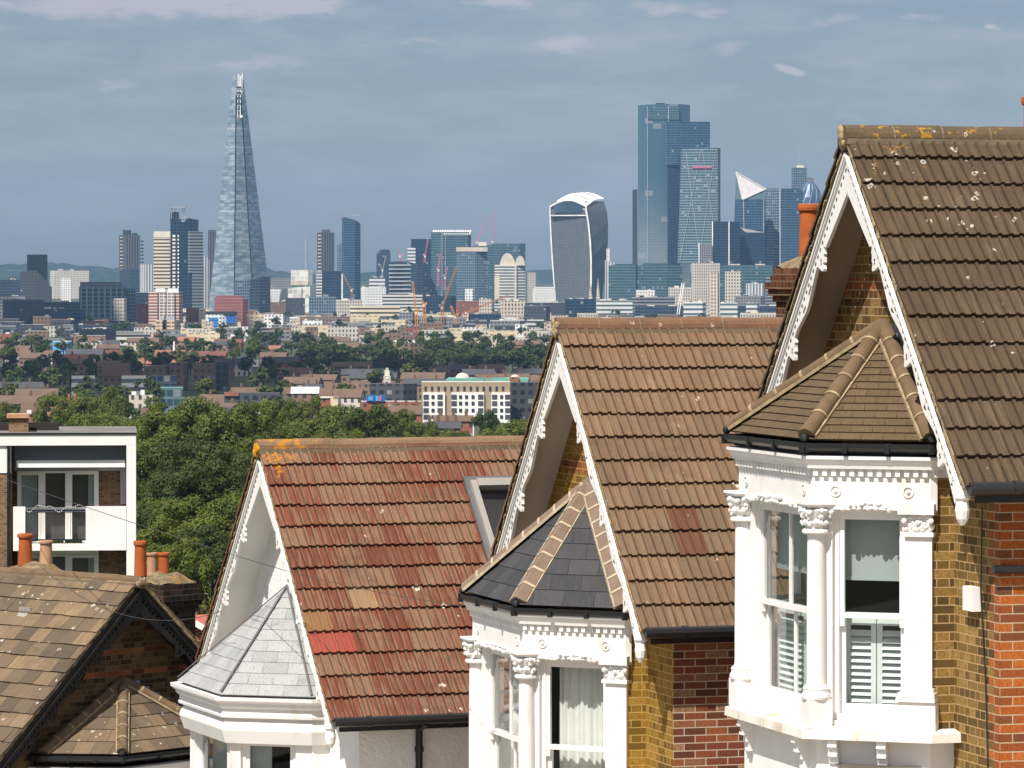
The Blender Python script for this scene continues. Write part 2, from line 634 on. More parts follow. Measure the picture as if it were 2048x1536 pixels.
M = {}
M['white'] = plain('white_paint', (0.735, 0.71, 0.68), 0.55, 0.04, 2.6, 0.12, dirt=(0.50, 0.44, 0.36), dirt_at=0.585)
M['sill'] = plain('worn_sill_paint', (0.68, 0.64, 0.58), 0.7, 0.06, 5.0, 0.15, dirt=(0.44, 0.30, 0.17), dirt_at=0.50)
M['render'] = plain('white_roughcast', (0.78, 0.755, 0.72), 0.9, 0.05, 3.0, 1.0, 0.012, dirt=(0.58, 0.53, 0.46))
M['soffit_brown'] = plain('dusty_soffit', (0.30, 0.235, 0.18), 0.8, 0.08, 1.0)
M['soffit_grey'] = plain('pale_soffit', (0.50, 0.45, 0.40), 0.7, 0.06, 1.0)
M['soffit_white'] = plain('white_soffit', (0.74, 0.71, 0.67), 0.7, 0.06, 1.0)
M['black'] = plain('black_plastic', (0.012, 0.012, 0.013), 0.35, 0.1, 4.0, spec=0.5)
M['blackwood'] = plain('black_painted_timber', (0.016, 0.014, 0.013), 0.5, 0.2, 4.0)
M['under'] = plain('dark_underlay', (0.03, 0.025, 0.02), 0.9)
M['mortar'] = plain('bedding_mortar', (0.30, 0.225, 0.13), 0.95, 0.25, 12.0, 0.5, 0.01, dirt=(0.50, 0.26, 0.02), dirt_at=0.6)
M['pointing'] = plain('fresh_pointing', (0.42, 0.34, 0.235), 0.95, 0.15, 14.0, 0.4, 0.006)
M['lead_grey'] = plain('dull_lead', (0.105, 0.108, 0.11), 0.6, 0.12, 5.0)
M['joint'] = plain('weathered_joint', (0.17, 0.13, 0.085), 0.95, 0.2, 10.0)
M['lead'] = plain('lead_flashing', (0.25, 0.29, 0.34), 0.5, 0.2, 7.0, 0.3, 0.004)
M['pot'] = plain('terracotta_pot', (0.34, 0.085, 0.02), 0.75, 0.15, 5.0, 0.2, dirt=(0.2, 0.07, 0.03), dirt_at=0.68)
M['pot_buff'] = plain('buff_clay_pot', (0.40, 0.225, 0.135), 0.8, 0.12, 5.0, 0.2)
M['flaunch'] = plain('lichen_mortar_cap', (0.19, 0.145, 0.085), 0.95, 0.4, 9.0, 0.8, 0.02, dirt=(0.36, 0.17, 0.010), dirt_at=0.52)
M['brick_yellow'] = brick('yellow_stock_brick', [(0, (0.06, 0.04, 0.015)), (0.3, (0.125, 0.072, 0.020)), (0.6, (0.23, 0.135, 0.036)), (1, (0.36, 0.225, 0.075))],
                          (0.42, 0.27, 0.125), bands=[(-1.47, -1.32)])
M['brick_ochre'] = brick('ochre_stock_brick', [(0, (0.10, 0.055, 0.01)), (0.3, (0.24, 0.125, 0.018)), (0.7, (0.33, 0.18, 0.026)), (1, (0.40, 0.24, 0.05))],
                         (0.42, 0.27, 0.085), bands=[(-1.62, -1.47)], soot=0.2)
M['brick_red'] = brick('red_facing_brick', [(0, (0.09, 0.05, 0.03)), (0.2, (0.26, 0.075, 0.022)), (0.6, (0.42, 0.105, 0.022)), (1, (0.50, 0.15, 0.035))],
                       (0.46, 0.33, 0.20), squash=1.0, soot=0.2)
M['brick_mixed'] = brick('mixed_red_brick', [(0, (0.07, 0.035, 0.022)), (0.3, (0.18, 0.055, 0.03)), (0.65, (0.30, 0.085, 0.035)), (0.85, (0.27, 0.16, 0.09)), (1, (0.42, 0.25, 0.12))],
                         (0.48, 0.38, 0.27), squash=1.0, soot=0.25)
M['brick_brown'] = brick('brown_stock_brick', [(0, (0.025, 0.016, 0.008)), (0.4, (0.10, 0.058, 0.022)), (1, (0.19, 0.115, 0.05))], (0.15, 0.105, 0.06), bands=[(-1.125, -1.05), (-1.425, -1.35)], soot=0.4)
M['brick_stack'] = brick('sooty_stack_brick', [(0, (0.03, 0.015, 0.01)), (0.5, (0.14, 0.042, 0.018)), (1, (0.25, 0.12, 0.045))], (0.20, 0.15, 0.09))
M['brick_stack_shade'] = brick('shaded_sooty_brick', [(0, (0.012, 0.009, 0.007)), (0.6, (0.035, 0.020, 0.014)), (1, (0.09, 0.04, 0.022))], (0.06, 0.05, 0.04), soot=.6)  # sooty stack brick, blackened further: the shade on its faces is in the colour
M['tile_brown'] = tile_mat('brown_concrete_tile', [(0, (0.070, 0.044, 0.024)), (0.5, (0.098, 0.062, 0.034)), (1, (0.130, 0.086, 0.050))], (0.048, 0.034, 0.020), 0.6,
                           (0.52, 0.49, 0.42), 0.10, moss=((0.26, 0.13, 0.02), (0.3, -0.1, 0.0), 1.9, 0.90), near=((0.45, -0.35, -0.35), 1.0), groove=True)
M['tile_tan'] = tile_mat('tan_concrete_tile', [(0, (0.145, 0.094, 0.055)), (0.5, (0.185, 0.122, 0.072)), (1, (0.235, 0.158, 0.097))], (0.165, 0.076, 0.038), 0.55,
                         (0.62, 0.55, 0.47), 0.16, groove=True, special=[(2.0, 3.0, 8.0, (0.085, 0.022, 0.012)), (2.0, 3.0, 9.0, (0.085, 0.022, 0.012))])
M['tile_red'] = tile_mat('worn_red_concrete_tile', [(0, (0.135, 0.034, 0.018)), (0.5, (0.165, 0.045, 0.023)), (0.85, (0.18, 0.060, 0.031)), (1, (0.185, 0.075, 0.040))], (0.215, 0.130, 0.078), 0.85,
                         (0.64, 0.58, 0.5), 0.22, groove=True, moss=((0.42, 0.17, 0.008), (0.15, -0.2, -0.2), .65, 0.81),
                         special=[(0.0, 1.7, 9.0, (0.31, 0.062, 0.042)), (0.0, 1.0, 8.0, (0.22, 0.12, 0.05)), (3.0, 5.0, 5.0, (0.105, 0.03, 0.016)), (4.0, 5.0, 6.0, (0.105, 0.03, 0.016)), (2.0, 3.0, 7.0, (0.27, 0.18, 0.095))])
M['tile_plain'] = tile_mat('weathered_flat_tile', [(0, (0.080, 0.058, 0.040)), (0.4, (0.125, 0.088, 0.056)), (0.7, (0.20, 0.135, 0.075)), (1, (0.26, 0.175, 0.095))], (0.105, 0.080, 0.058), 0.5,
                           (0.55, 0.52, 0.46), -0.16)
M['tile_bay'] = tile_mat('brown_plain_tile', [(0, (0.092, 0.058, 0.030)), (0.5, (0.112, 0.072, 0.038)), (1, (0.132, 0.086, 0.047))], (0.078, 0.052, 0.030), 0.4, (0.6, 0.57, 0.5), 0.33)
M['slate_dark'] = tile_mat('dark_blue_slate', [(0, (0.034, 0.036, 0.043)), (0.5, (0.040, 0.042, 0.049)), (1, (0.048, 0.049, 0.056))], (0.072, 0.072, 0.077), 0.3, (0.5, 0.5, 0.5), 0.36)
M['slate_pale'] = tile_mat('pale_grey_slate', [(0, (0.29, 0.305, 0.30)), (0.5, (0.345, 0.35, 0.345)), (1, (0.39, 0.39, 0.38))], (0.29, 0.29, 0.28), 0.3, None, 0)
M['ridge_brown'] = tile_mat('brown_ridge_tile', [(0, (0.115, 0.078, 0.042)), (1, (0.15, 0.10, 0.055))], (0.08, 0.058, 0.034), 0.6, (0.52, 0.49, 0.42), -0.12, moss=((0.36, 0.19, 0.02), (0.9, 0, 0), 6, 0.92))
M['ridge_red'] = tile_mat('worn_red_ridge_tile', [(0, (0.15, 0.050, 0.028)), (1, (0.20, 0.085, 0.046))], (0.22, 0.15, 0.09), 0.7, (0.5, 0.44, 0.36), 0.2, moss=((0.42, 0.17, 0.01), (0.3, 0, 0), .8, 0.80))
M['ridge_tan'] = tile_mat('tan_ridge_tile', [(0, (0.19, 0.11, 0.06)), (0.7, (0.22, 0.13, 0.075)), (1, (0.19, 0.06, 0.032))], (0.15, 0.09, 0.05), 0.6, (0.5, 0.45, 0.38), -0.08)
M['hip_brown'] = plain('brown_hip_tile', (0.125, 0.082, 0.044), 0.85, 0.16, 6.0, 0.2, 0.004)
M['hip_pink'] = plain('pinkish_brown_hip_tile', (0.175, 0.122, 0.090), 0.85, 0.1, 6.0, 0.2, 0.004)
M['orange_lichen'] = plain('orange_lichen', (0.55, 0.25, 0.015), 0.95, 0.4, 14.0, 0.8, 0.015)
M['glass'] = glassmat('window_glass')
M['blind'] = plain('grey_green_blind', (0.36, 0.39, 0.37), 0.8, 0.04, 3.0)
M['shutter'] = plain('white_shutter', (0.66, 0.69, 0.66), 0.5, 0.03, 3.0)
M['curtain'] = plain('net_curtain', (0.70, 0.68, 0.63), 0.9, 0.05, 3.0)
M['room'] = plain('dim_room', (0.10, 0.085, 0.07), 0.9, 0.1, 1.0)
M['alu'] = plain('grey_window_cladding', (0.27, 0.25, 0.225), 0.45, 0.05, 2.0, spec=0.5)
M['dark_metal'] = plain('dark_flashing', (0.05, 0.05, 0.055), 0.5, 0.2, 3.0)

# ---------------------------------------------------------------- the ground near the camera
GH = 9.2       # gable apex above the pavement
XG = 0.42      # gable wall behind the verge
YC = 2.50      # half width of the gable wall
PROFILE = [(0.0, 0.0), (0.19, 0.0), (0.225, 0.019), (0.295, 0.019), (0.333, 0.0), (0.525, 0.0), (0.56, 0.019), (0.63, 0.019),
           (0.667, 0.0), (0.86, 0.0), (0.895, 0.019), (0.965, 0.019), (1.0, 0.004)]
FLAT = [(0.0, 0.0), (0.03, 0.002), (0.97, 0.002), (1.0, 0.0)]


def tile_roof(mb, O, U, V, N, tiles, courses, tw, g, prof, thick, rng, skip=None, jit=1.0, clip=None, stagger=False):
    """every tile is its own little corrugated sheet with a butt edge; UV cell = tile"""
    for i in range(courses):
        for j in range(-1 if (stagger and i % 2) else 0, tiles):
            if skip and skip(j, i):
                continue
            off = (0.5 if (stagger and i % 2) else 0.0)
            du = rng.uniform(-0.003, 0.003) * jit
            dv = rng.uniform(-0.006, 0.006) * jit
            lf = rng.uniform(0, 0.006) * jit
            tl = rng.uniform(-0.004, 0.004) * jit
            top, bot, und = [], [], []
            for s_, h in (prof if j >= 0 else [(.5, prof[0][1])] + [q for q in prof if q[0] > .5]):
                p = O + U * ((j + s_ + off) * tw + du)
                hh = h + lf * 0.3 + tl * (s_ - 0.5)
                top.append(p + V * (i * g + dv - 0.03) + N * (hh - 0.004))
                bot.append(p + V * ((i + 1) * g + 0.02 + dv) + N * (hh + thick + lf))
                und.append(p + V * ((i + 1) * g + 0.012 + dv) + N * (hh * 0.8 - 0.006))
            for k in range(len(top) - 1):
                u0, u1 = j + prof[k][0] * 0.98 + 0.01, j + prof[k + 1][0] * 0.98 + 0.01
                mb.poly([top[k], bot[k], bot[k + 1], top[k + 1]], [(u0, i + .02), (u0, i + .97), (u1, i + .97), (u1, i + .02)])
                mb.poly([bot[k], und[k], und[k + 1], bot[k + 1]], [(u0, i + .97), (u0, i + .99), (u1, i + .99), (u1, i + .97)])
            for e in (0, -1):
                uu = j + (0.02 if e == 0 else 0.98)
                q = top[e] - N * 0.02
                mb.poly([top[e], q, und[e], bot[e]], [(uu, i + .02), (uu, i + .02), (uu, i + .97), (uu, i + .97)])


def stepped_face(mb, A, B, C, rows, thick, ujoint=0.3):
    """triangular roof face, apex A over eaves B-C, laid in overlapping courses"""
    A, B, C = Vector(A), Vector(B), Vector(C)
    N = (C - B).cross(A - B)
    if N.z < 0:
        N = -N
    N.normalize()
    W_ = (C - B).length
    for i in range(rows):
        t0, t1 = i / rows, (i + 1) / rows
        a0, a1 = A.lerp(B, t0), A.lerp(C, t0)
        b0, b1 = A.lerp(B, t1), A.lerp(C, t1)
        b0n, b1n = b0 + N * thick, b1 + N * thick
        off = 0.5 if i % 2 else 0.0
        ub0 = (1 - t1) * 0.5 * W_ / ujoint + off + 7
        ua0 = (1 - t0) * 0.5 * W_ / ujoint + off + 7
        ub1, ua1 = ub0 + t1 * W_ / ujoint, ua0 + t0 * W_ / ujoint
        # cut the course into single slates so that each has its own joint
        k0, k1 = math.floor(ub0), math.ceil(ub1)
        for k in range(k0, k1):
            s0, s1 = max(ub0, k), min(ub1, k + 1)
            if s1 - s0 < 0.03:
                continue
            gp = 0.010
            f0 = (s0 - ub0) / (ub1 - ub0) + (gp if s0 > ub0 else 0) / max(ub1 - ub0, .3)
            f1 = (s1 - ub0) / (ub1 - ub0) - (gp if s1 < ub1 else 0) / max(ub1 - ub0, .3)

            def top(f):
                uu = ub0 + f * (ub1 - ub0)
                if ua1 - ua0 < 1e-3:
                    return a0
                return a0.lerp(a1, min(1, max(0, (uu - ua0) / (ua1 - ua0))))
            p0, p1 = b0n.lerp(b1n, f0), b0n.lerp(b1n, f1)
            q0, q1 = top(f0), top(f1)
            uv = [(k + .05, i + .05), (k + .05, i + .95), (k + .95, i + .95), (k + .95, i + .05)]
            mb.poly([q0, p0, p1, q1], uv)
            mb.poly([p0, b0.lerp(b1, f0) - N * .004, b0.lerp(b1, f1) - N * .004, p1], uv)
        mb.poly([a0 - N * .003, b0 - N * .003, b1 - N * .003, a1 - N * .003], [(k0 + .5, i + .99)] * 4)


def hip_line(mbh, mbm, A, B, r, seg, style):
    """hip tiles from A down to B with mortar at the joints"""
    A, B = Vector(A), Vector(B)
    L = (B - A).length
    d_ = (B - A) / L
    n = max(2, round(L / seg))
    side = d_.cross(Vector((0, 0, 1))).normalized()
    up = side.cross(d_)
    if up.z < 0:
        up = -up
    for i in range(n):
        a, b = A + d_ * (L * i / n), A + d_ * (L * (i + 1) / n + 0.015)
        if style == 'round':
            K = 8
            pr = [(math.cos(math.pi * (k / K)) * r, math.sin(math.pi * k / K) * r * 0.9) for k in range(K + 1)]
        else:
            pr = [(r * 1.15, -r * .45), (r * 1.05, -r * .05), (r * .12, r * .62), (-r * .12, r * .62), (-r * 1.05, -r * .05), (-r * 1.15, -r * .45)]
        e0, e1 = 0.96, 1.04
        for k in range(len(pr) - 1):
            mbh.poly([a + side * pr[k][0] * e0 + up * pr[k][1] * e0, a + side * pr[k + 1][0] * e0 + up * pr[k + 1][1] * e0,
                      b + side * pr[k + 1][0] * e1 + up * pr[k + 1][1] * e1, b + side * pr[k][0] * e1 + up * pr[k][1] * e1])
        mbh.poly([b + side * x * e1 + up * y * e1 for x, y in pr])
        # mortar collar
        if mbm is not None and i < n - 1:
            w_ = 0.014
            for k in range(len(pr) - 1):
                mbm.poly([b + side * pr[k][0] * 1.07 + up * pr[k][1] * 1.07 - d_ * w_, b + side * pr[k + 1][0] * 1.07 + up * pr[k + 1][1] * 1.07 - d_ * w_,
                          b + side * pr[k + 1][0] * 1.07 + up * pr[k + 1][1] * 1.07 + d_ * w_, b + side * pr[k][0] * 1.07 + up * pr[k][1] * 1.07 + d_ * w_])
    if mbm is not None:
        for sg in (1, -1):
            mbm.bar(A + side * sg * r * 1.08 - up * r * .3, B + side * sg * r * 1.08 - up * r * .3, 0.022, 0.03)


CUSP = [(0.00, .29), (0.025, .34), (0.05, .325), (0.07, .38), (0.10, .37), (0.125, .425), (0.15, .42), (0.175, .36), (0.195, .30), (0.22, .28),
        (0.34, .30), (0.48, .33), (0.58, .35), (0.66, .35), (0.78, .32), (0.90, .29), (1.0, .285)]


def bargeboard(mb, sgn, P_, x0, x1, Lmax, first, per, holes=True, scale=1.0):
    """pierced and cusped verge board in the rake plane"""
    cp, sp, tp = math.cos(P_), math.sin(P_), math.tan(P_)
    D = Vector((0, sgn * cp, -sp))
    Wd = Vector((0, -sgn * sp, -cp))

    def pt(t, w_, x):
        t = max(t, w_ * tp)
        return D * t + Wd * w_ + Vector((x, 0, 0))

    def low(t):
        if t < first - 0.03:
            f = max(0, t) / first
            return (0.42 - 0.10 * f ** 1.4) * scale
        q = ((t - first) / per) % 1.0
        for (a, wa), (b, wb) in zip(CUSP, CUSP[1:]):
            if a <= q <= b:
                return (wa + (wb - wa) * (q - a) / (b - a)) * scale
        return .285 * scale
    ts = []
    t = 0.0
    while t < Lmax:
        ts.append(t)
        t += 0.0215
    ts.append(Lmax)
    w0, w1, w2 = 0.160, 0.222 * scale, 0.256 * scale
    for i in range(len(ts) - 1):
        a, b = ts[i], ts[i + 1]
        la, lb = low(a), low(b)
        gap = holes and (i % 4 in (1, 2)) and a > 0.25
        bands = [(w0, w1, w0, w1)]
        if not gap:
            bands.append((w1, w2, w1, w2))
        # slender leaf piercings lower down
        q = ((a - first) / per) % 1.0
        if holes and a > first and (0.40 < q < 0.5 or 0.62 < q < 0.70 or 0.085 < q < 0.125):
            m_ = 0.5 * (w2 + la)
            bands += [(w2, m_ - .012, w2, m_ - .012), (m_ + .02, la, m_ + .02, lb)]
        else:
            bands.append((w2, la, w2, lb))
        for (wa, wb, wc, wd) in bands:
            mb.poly([pt(a, wa, x0), pt(a, wb, x0), pt(b, wd, x0), pt(b, wc, x0)])
            mb.poly([pt(b, wc, x1), pt(b, wd, x1), pt(a, wb, x1), pt(a, wa, x1)])
            mb.poly([pt(a, wb, x0), pt(a, wb, x1), pt(b, wd, x1), pt(b, wd, x0)])
    # planted mouldings along the top of the board
    for (wa, wb, pr) in ((0.155, 0.178, 0.03), (0.182, 0.196, 0.018)):
        a, b = wa * tp, Lmax
        q = [pt(wa * tp, wa, x0 - pr), pt(wb * tp, wb, x0 - pr), pt(b, wb, x0 - pr), pt(b, wa, x0 - pr)]
        r_ = [v + Vector((pr + .002, 0, 0)) for v in q]
        mb.poly(q)
        mb.poly([q[1], r_[1], r_[2], q[2]])
        mb.poly([q[0], q[3], r_[3], r_[0]])
        mb.poly([q[3], q[2], r_[2], r_[3]])
    # turned foot
    f = D * (Lmax - 0.02) + Wd * 0.17
    mb.lathe([(.02, -.30), (.05, -.25), (.062, -.18), (.05, -.10), (.07, -.08), (.07, 0.02)], (x0 + .02, f.y, f.z), 10)


def leafy_strip(mb, o, u, n, L, z, h, rng):
    """carved garland over a window head"""
    k = int(L / 0.045)
    for i in range(k):
        s_ = (i + .5) / k
        env = (1 - abs(2 * s_ - 1) ** 3)
        for r_ in range(2):
            a = rng.uniform(.5, 1)
            c = Vector((o[0], o[1], z)) + Vector((u[0], u[1], 0)) * (L * (s_ + rng.uniform(-.3, .3) / k)) + Vector((n[0], n[1], 0)) * rng.uniform(.0, .03)
            c.z += h * env * (r_ * .5 + .25) + rng.uniform(-.008, .008)
            mb.blob(c, 0.024 * a, 6, 4, 0, (1.2, 1.2, 0.9))


def capital(mb, c, r, z0, z1, rng, square=False):
    """leafy capital: bell, two rows of leaves, corner volutes and abacus"""
    H_ = z1 - z0
    x, y = c
    mb.lathe([(r * 1.3, 0), (r * 1.42, .012), (r * 1.42, .03), (r * 1.2, .045)], (x, y, z0), 18)

    def fn(a, i, rr):
        return rr * (1 + (0.10 * math.cos(8 * a) if i in (2, 3) else 0.12 * math.cos(4 * a) if i in (5, 6) else 0))
    mb.lathe([(r * 1.0, .04), (r * 1.1, H_ * .25), (r * 1.32, H_ * .36), (r * 1.25, H_ * .46), (r * 1.15, H_ * .5), (r * 1.5, H_ * .66), (r * 1.65, H_ * .74), (r * 1.45, H_ * .8)], (x, y, z0), 24, 0, fn)
    for k in range(8):
        a = math.pi / 8 + k * math.pi / 4
        mb.blob((x + r * 1.32 * math.cos(a), y + r * 1.32 * math.sin(a), z0 + H_ * .36), r * .34, 6, 4, 0, (1, 1, .8))
        mb.blob((x + r * 1.4 * math.cos(a + .39), y + r * 1.4 * math.sin(a + .39), z0 + H_ * .56), r * .30, 6, 4, 0, (1, 1, .9))
    for k in range(4):
        a = k * math.pi / 2 + math.radians(45)
        mb.blob((x + r * 1.62 * math.cos(a), y + r * 1.62 * math.sin(a), z0 + H_ * .70), r * .36, 8, 6, 0, (1, 1, .95))
        for q in range(7):
            b2 = a + rng.uniform(-.75, .75)
            zz = rng.uniform(.25, .78)
            mb.blob((x + r * (1.15 + .6 * zz) * math.cos(b2), y + r * (1.15 + .6 * zz) * math.sin(b2), z0 + H_ * zz), r * rng.uniform(.14, .24), 5, 4, 0, (1, 1, 1.2))
        b = a + math.pi / 4
        mb.blob((x + r * 1.62 * math.cos(b), y + r * 1.62 * math.sin(b), z0 + H_ * .74), r * .26, 8, 5, 0, (1, 1, 1))
    # abacus
    mb.box(x - r * 1.5, x + r * 1.5, y - r * 1.5, y + r * 1.5, z0 + H_ * .84, z0 + H_ * .92)
    mb.box(x - r * 1.66, x + r * 1.66, y - r * 1.66, y + r * 1.66, z0 + H_ * .923, z1)


def column(name, c, r, z0, z1, parent):
    """pedestal, base mouldings and shaft up to the capital"""
    mb = MB()
    x, y = c
    mb.box(x - r * 1.28, x + r * 1.28, y - r * 1.28, y + r * 1.28, z0, z0 + .24)
    mb.lathe([(r * 1.5, .241), (r * 1.56, .26), (r * 1.5, .285), (r * 1.38, .295), (r * 1.35, .315), (r * 1.42, .33), (r * 1.3, .345), (r * 1.05, .36),
              (r, .40), (r * .99, (z1 - z0) * .5), (r * .93, z1 - z0)], (x, y, z0), 24)
    return mb.build(name, M['white'], parent, True) if False else mb.build(name, M['white'], parent)


def sash(parent, o, u, n, u0, u1, z0, zm, z1, bars, fill, rng, rec=0.07, upper_open=False):
    """box sash window: frame, two sashes, panes and what hangs behind them. n points outward"""
    fr = MB()
    fw = 0.045
    for (a, b, c_, d_) in ((u0, u0 + fw, z0, z1), (u1 - fw, u1, z0, z1), (u0 + fw, u1 - fw, z1 - fw, z1), (u0 + fw, u1 - fw, z0, z0 + .05)):
        fr.obox(o, u, n, (a, b), (-rec - .10, -rec), (c_, d_))
    fo = fr.build('window_frame', M['white'], parent)
    a, b = u0 + fw, u1 - fw
    for (nm, zz0, zz1, n0, br, tr) in (('upper_sash', zm - .02, z1 - fw, -rec - .055, .045, .045), ('lower_sash', z0 + .05, zm + .025, -rec - .10, .085, .045)):
        sm = MB()
        st = .042
        sm.obox(o, u, n, (a, a + st), (n0, n0 + .04), (zz0, zz1))
        sm.obox(o, u, n, (b - st, b), (n0, n0 + .04), (zz0, zz1))
        sm.obox(o, u, n, (a + st, b - st), (n0, n0 + .04), (zz1 - tr, zz1))
        sm.obox(o, u, n, (a + st, b - st), (n0 - (.0), n0 + .042), (zz0, zz0 + br))
        for k in range(bars):
            cx = a + (b - a) * (k + 1) / (bars + 1)
            sm.obox(o, u, n, (cx - .013, cx + .013), (n0 + .004, n0 + .036), (zz0 + br, zz1 - tr))
        if nm == 'upper_sash':
            # sash horns
            for hx in (a, b - st):
                sm.obox(o, u, n, (hx, hx + st), (n0 + .004, n0 + .036), (zz0 - .07, zz0))
        sm.build(nm, M['white'], parent)
        g = MB()
        uu, nn = Vector((u[0], u[1], 0)), Vector((n[0], n[1], 0))
        oo = Vector((o[0], o[1], 0)) + nn * (n0 + .02)
        g.poly([oo + uu * (a + st) + Vector((0, 0, zz0 + br)), oo + uu * (b - st) + Vector((0, 0, zz0 + br)),
                oo + uu * (b - st) + Vector((0, 0, zz1 - tr)), oo + uu * (a + st) + Vector((0, 0, zz1 - tr))])
        g.build('window_pane', M['glass'], parent)
    nn0 = -rec - .17
    if fill == 'blind_shutter':
        bl = MB()
        zb = zm + (z1 - zm) * .36
        bl.obox(o, u, n, (a + .01, b - .01), (nn0, nn0 + .004), (zb, z1 - .01))
        bl.obox(o, u, n, (a + .01, b - .01), (nn0 - .006, nn0 + .012), (zb - .035, zb))
        bl.build('roller_blind', M['blind'], parent)
        sh = MB()
        mid = (a + b) / 2
        for (s0, s1) in ((a + .005, mid - .004), (mid + .004, b - .005)):
            for e0, e1, f0, f1 in ((s0, s0 + .045, z0 + .07, zm - .01), (s1 - .045, s1, z0 + .07, zm - .01), (s0 + .045, s1 - .045, zm - .09, zm - .01), (s0 + .045, s1 - .045, z0 + .07, z0 + .15)):
                sh.obox(o, u, n, (e0, e1), (nn0 - .03, nn0), (f0, f1))
            z = z0 + .165
            while z < zm - .11:
                q = Vector((u[0], u[1], 0))
                w_ = Vector((n[0], n[1], 0))
                oo = Vector((o[0], o[1], 0)) + w_ * (nn0 - .015)
                p0, p1 = oo + q * (s0 + .045), oo + q * (s1 - .045)
                sh.poly([p0 + Vector((0, 0, z - .026)) + w_ * .022, p1 + Vector((0, 0, z - .026)) + w_ * .022, p1 + Vector((0, 0, z + .022)) - w_ * .022, p0 + Vector((0, 0, z + .022)) - w_ * .022])
                z += .056
        sh.build('louvre_shutter', M['shutter'], parent)
    elif fill == 'curtain':
        cu = MB()
        uu, w_ = Vector((u[0], u[1], 0)), Vector((n[0], n[1], 0))
        oo = Vector((o[0], o[1], 0))
        pr = []
        K = 60
        ph = rng.uniform(0, 6)
        x_ = a + .02 + (b - a) * .05
        for k in range(K + 1):
            f = k / K
            pr.append((x_ + (b - .01 - x_) * f, nn0 - .05 + .02 * math.sin(f * 46 + ph + 1.6 * math.sin(f * 9)) + .012 * math.sin(f * 17)))
        for k in range(K):
            for (za, zb_, fl0, fl1) in ((z1 - .02, zm, .35, .9), (zm, z0, .9, 1.0)):
                def pp(kk, fl, z):
                    return oo + uu * pr[kk][0] + w_ * (nn0 - .05 + (pr[kk][1] - nn0 + .05) * fl) + Vector((0, 0, z))
                cu.poly([pp(k, fl0, za), pp(k + 1, fl0, za), pp(k + 1, fl1, zb_), pp(k, fl1, zb_)])
        cu.build('net_curtain', M['curtain'], parent, True)
    elif fill == 'half_blind':
        bl = MB()
        bl.obox(o, u, n, (a + .01, a + (b - a) * .45), (nn0, nn0 + .004), (z0, z1 - .01))
        bl.build('blind', M['blind'], parent)


def frames(plan):
    """origin, direction, outward normal and length for every face of a plan polyline"""
    out = []
    for a, b in zip(plan, plan[1:]):
        L = math.hypot(b[0] - a[0], b[1] - a[1])
        u = ((b[0] - a[0]) / L, (b[1] - a[1]) / L)
        out.append((a, u, (u[1], -u[0]), L))
    return out


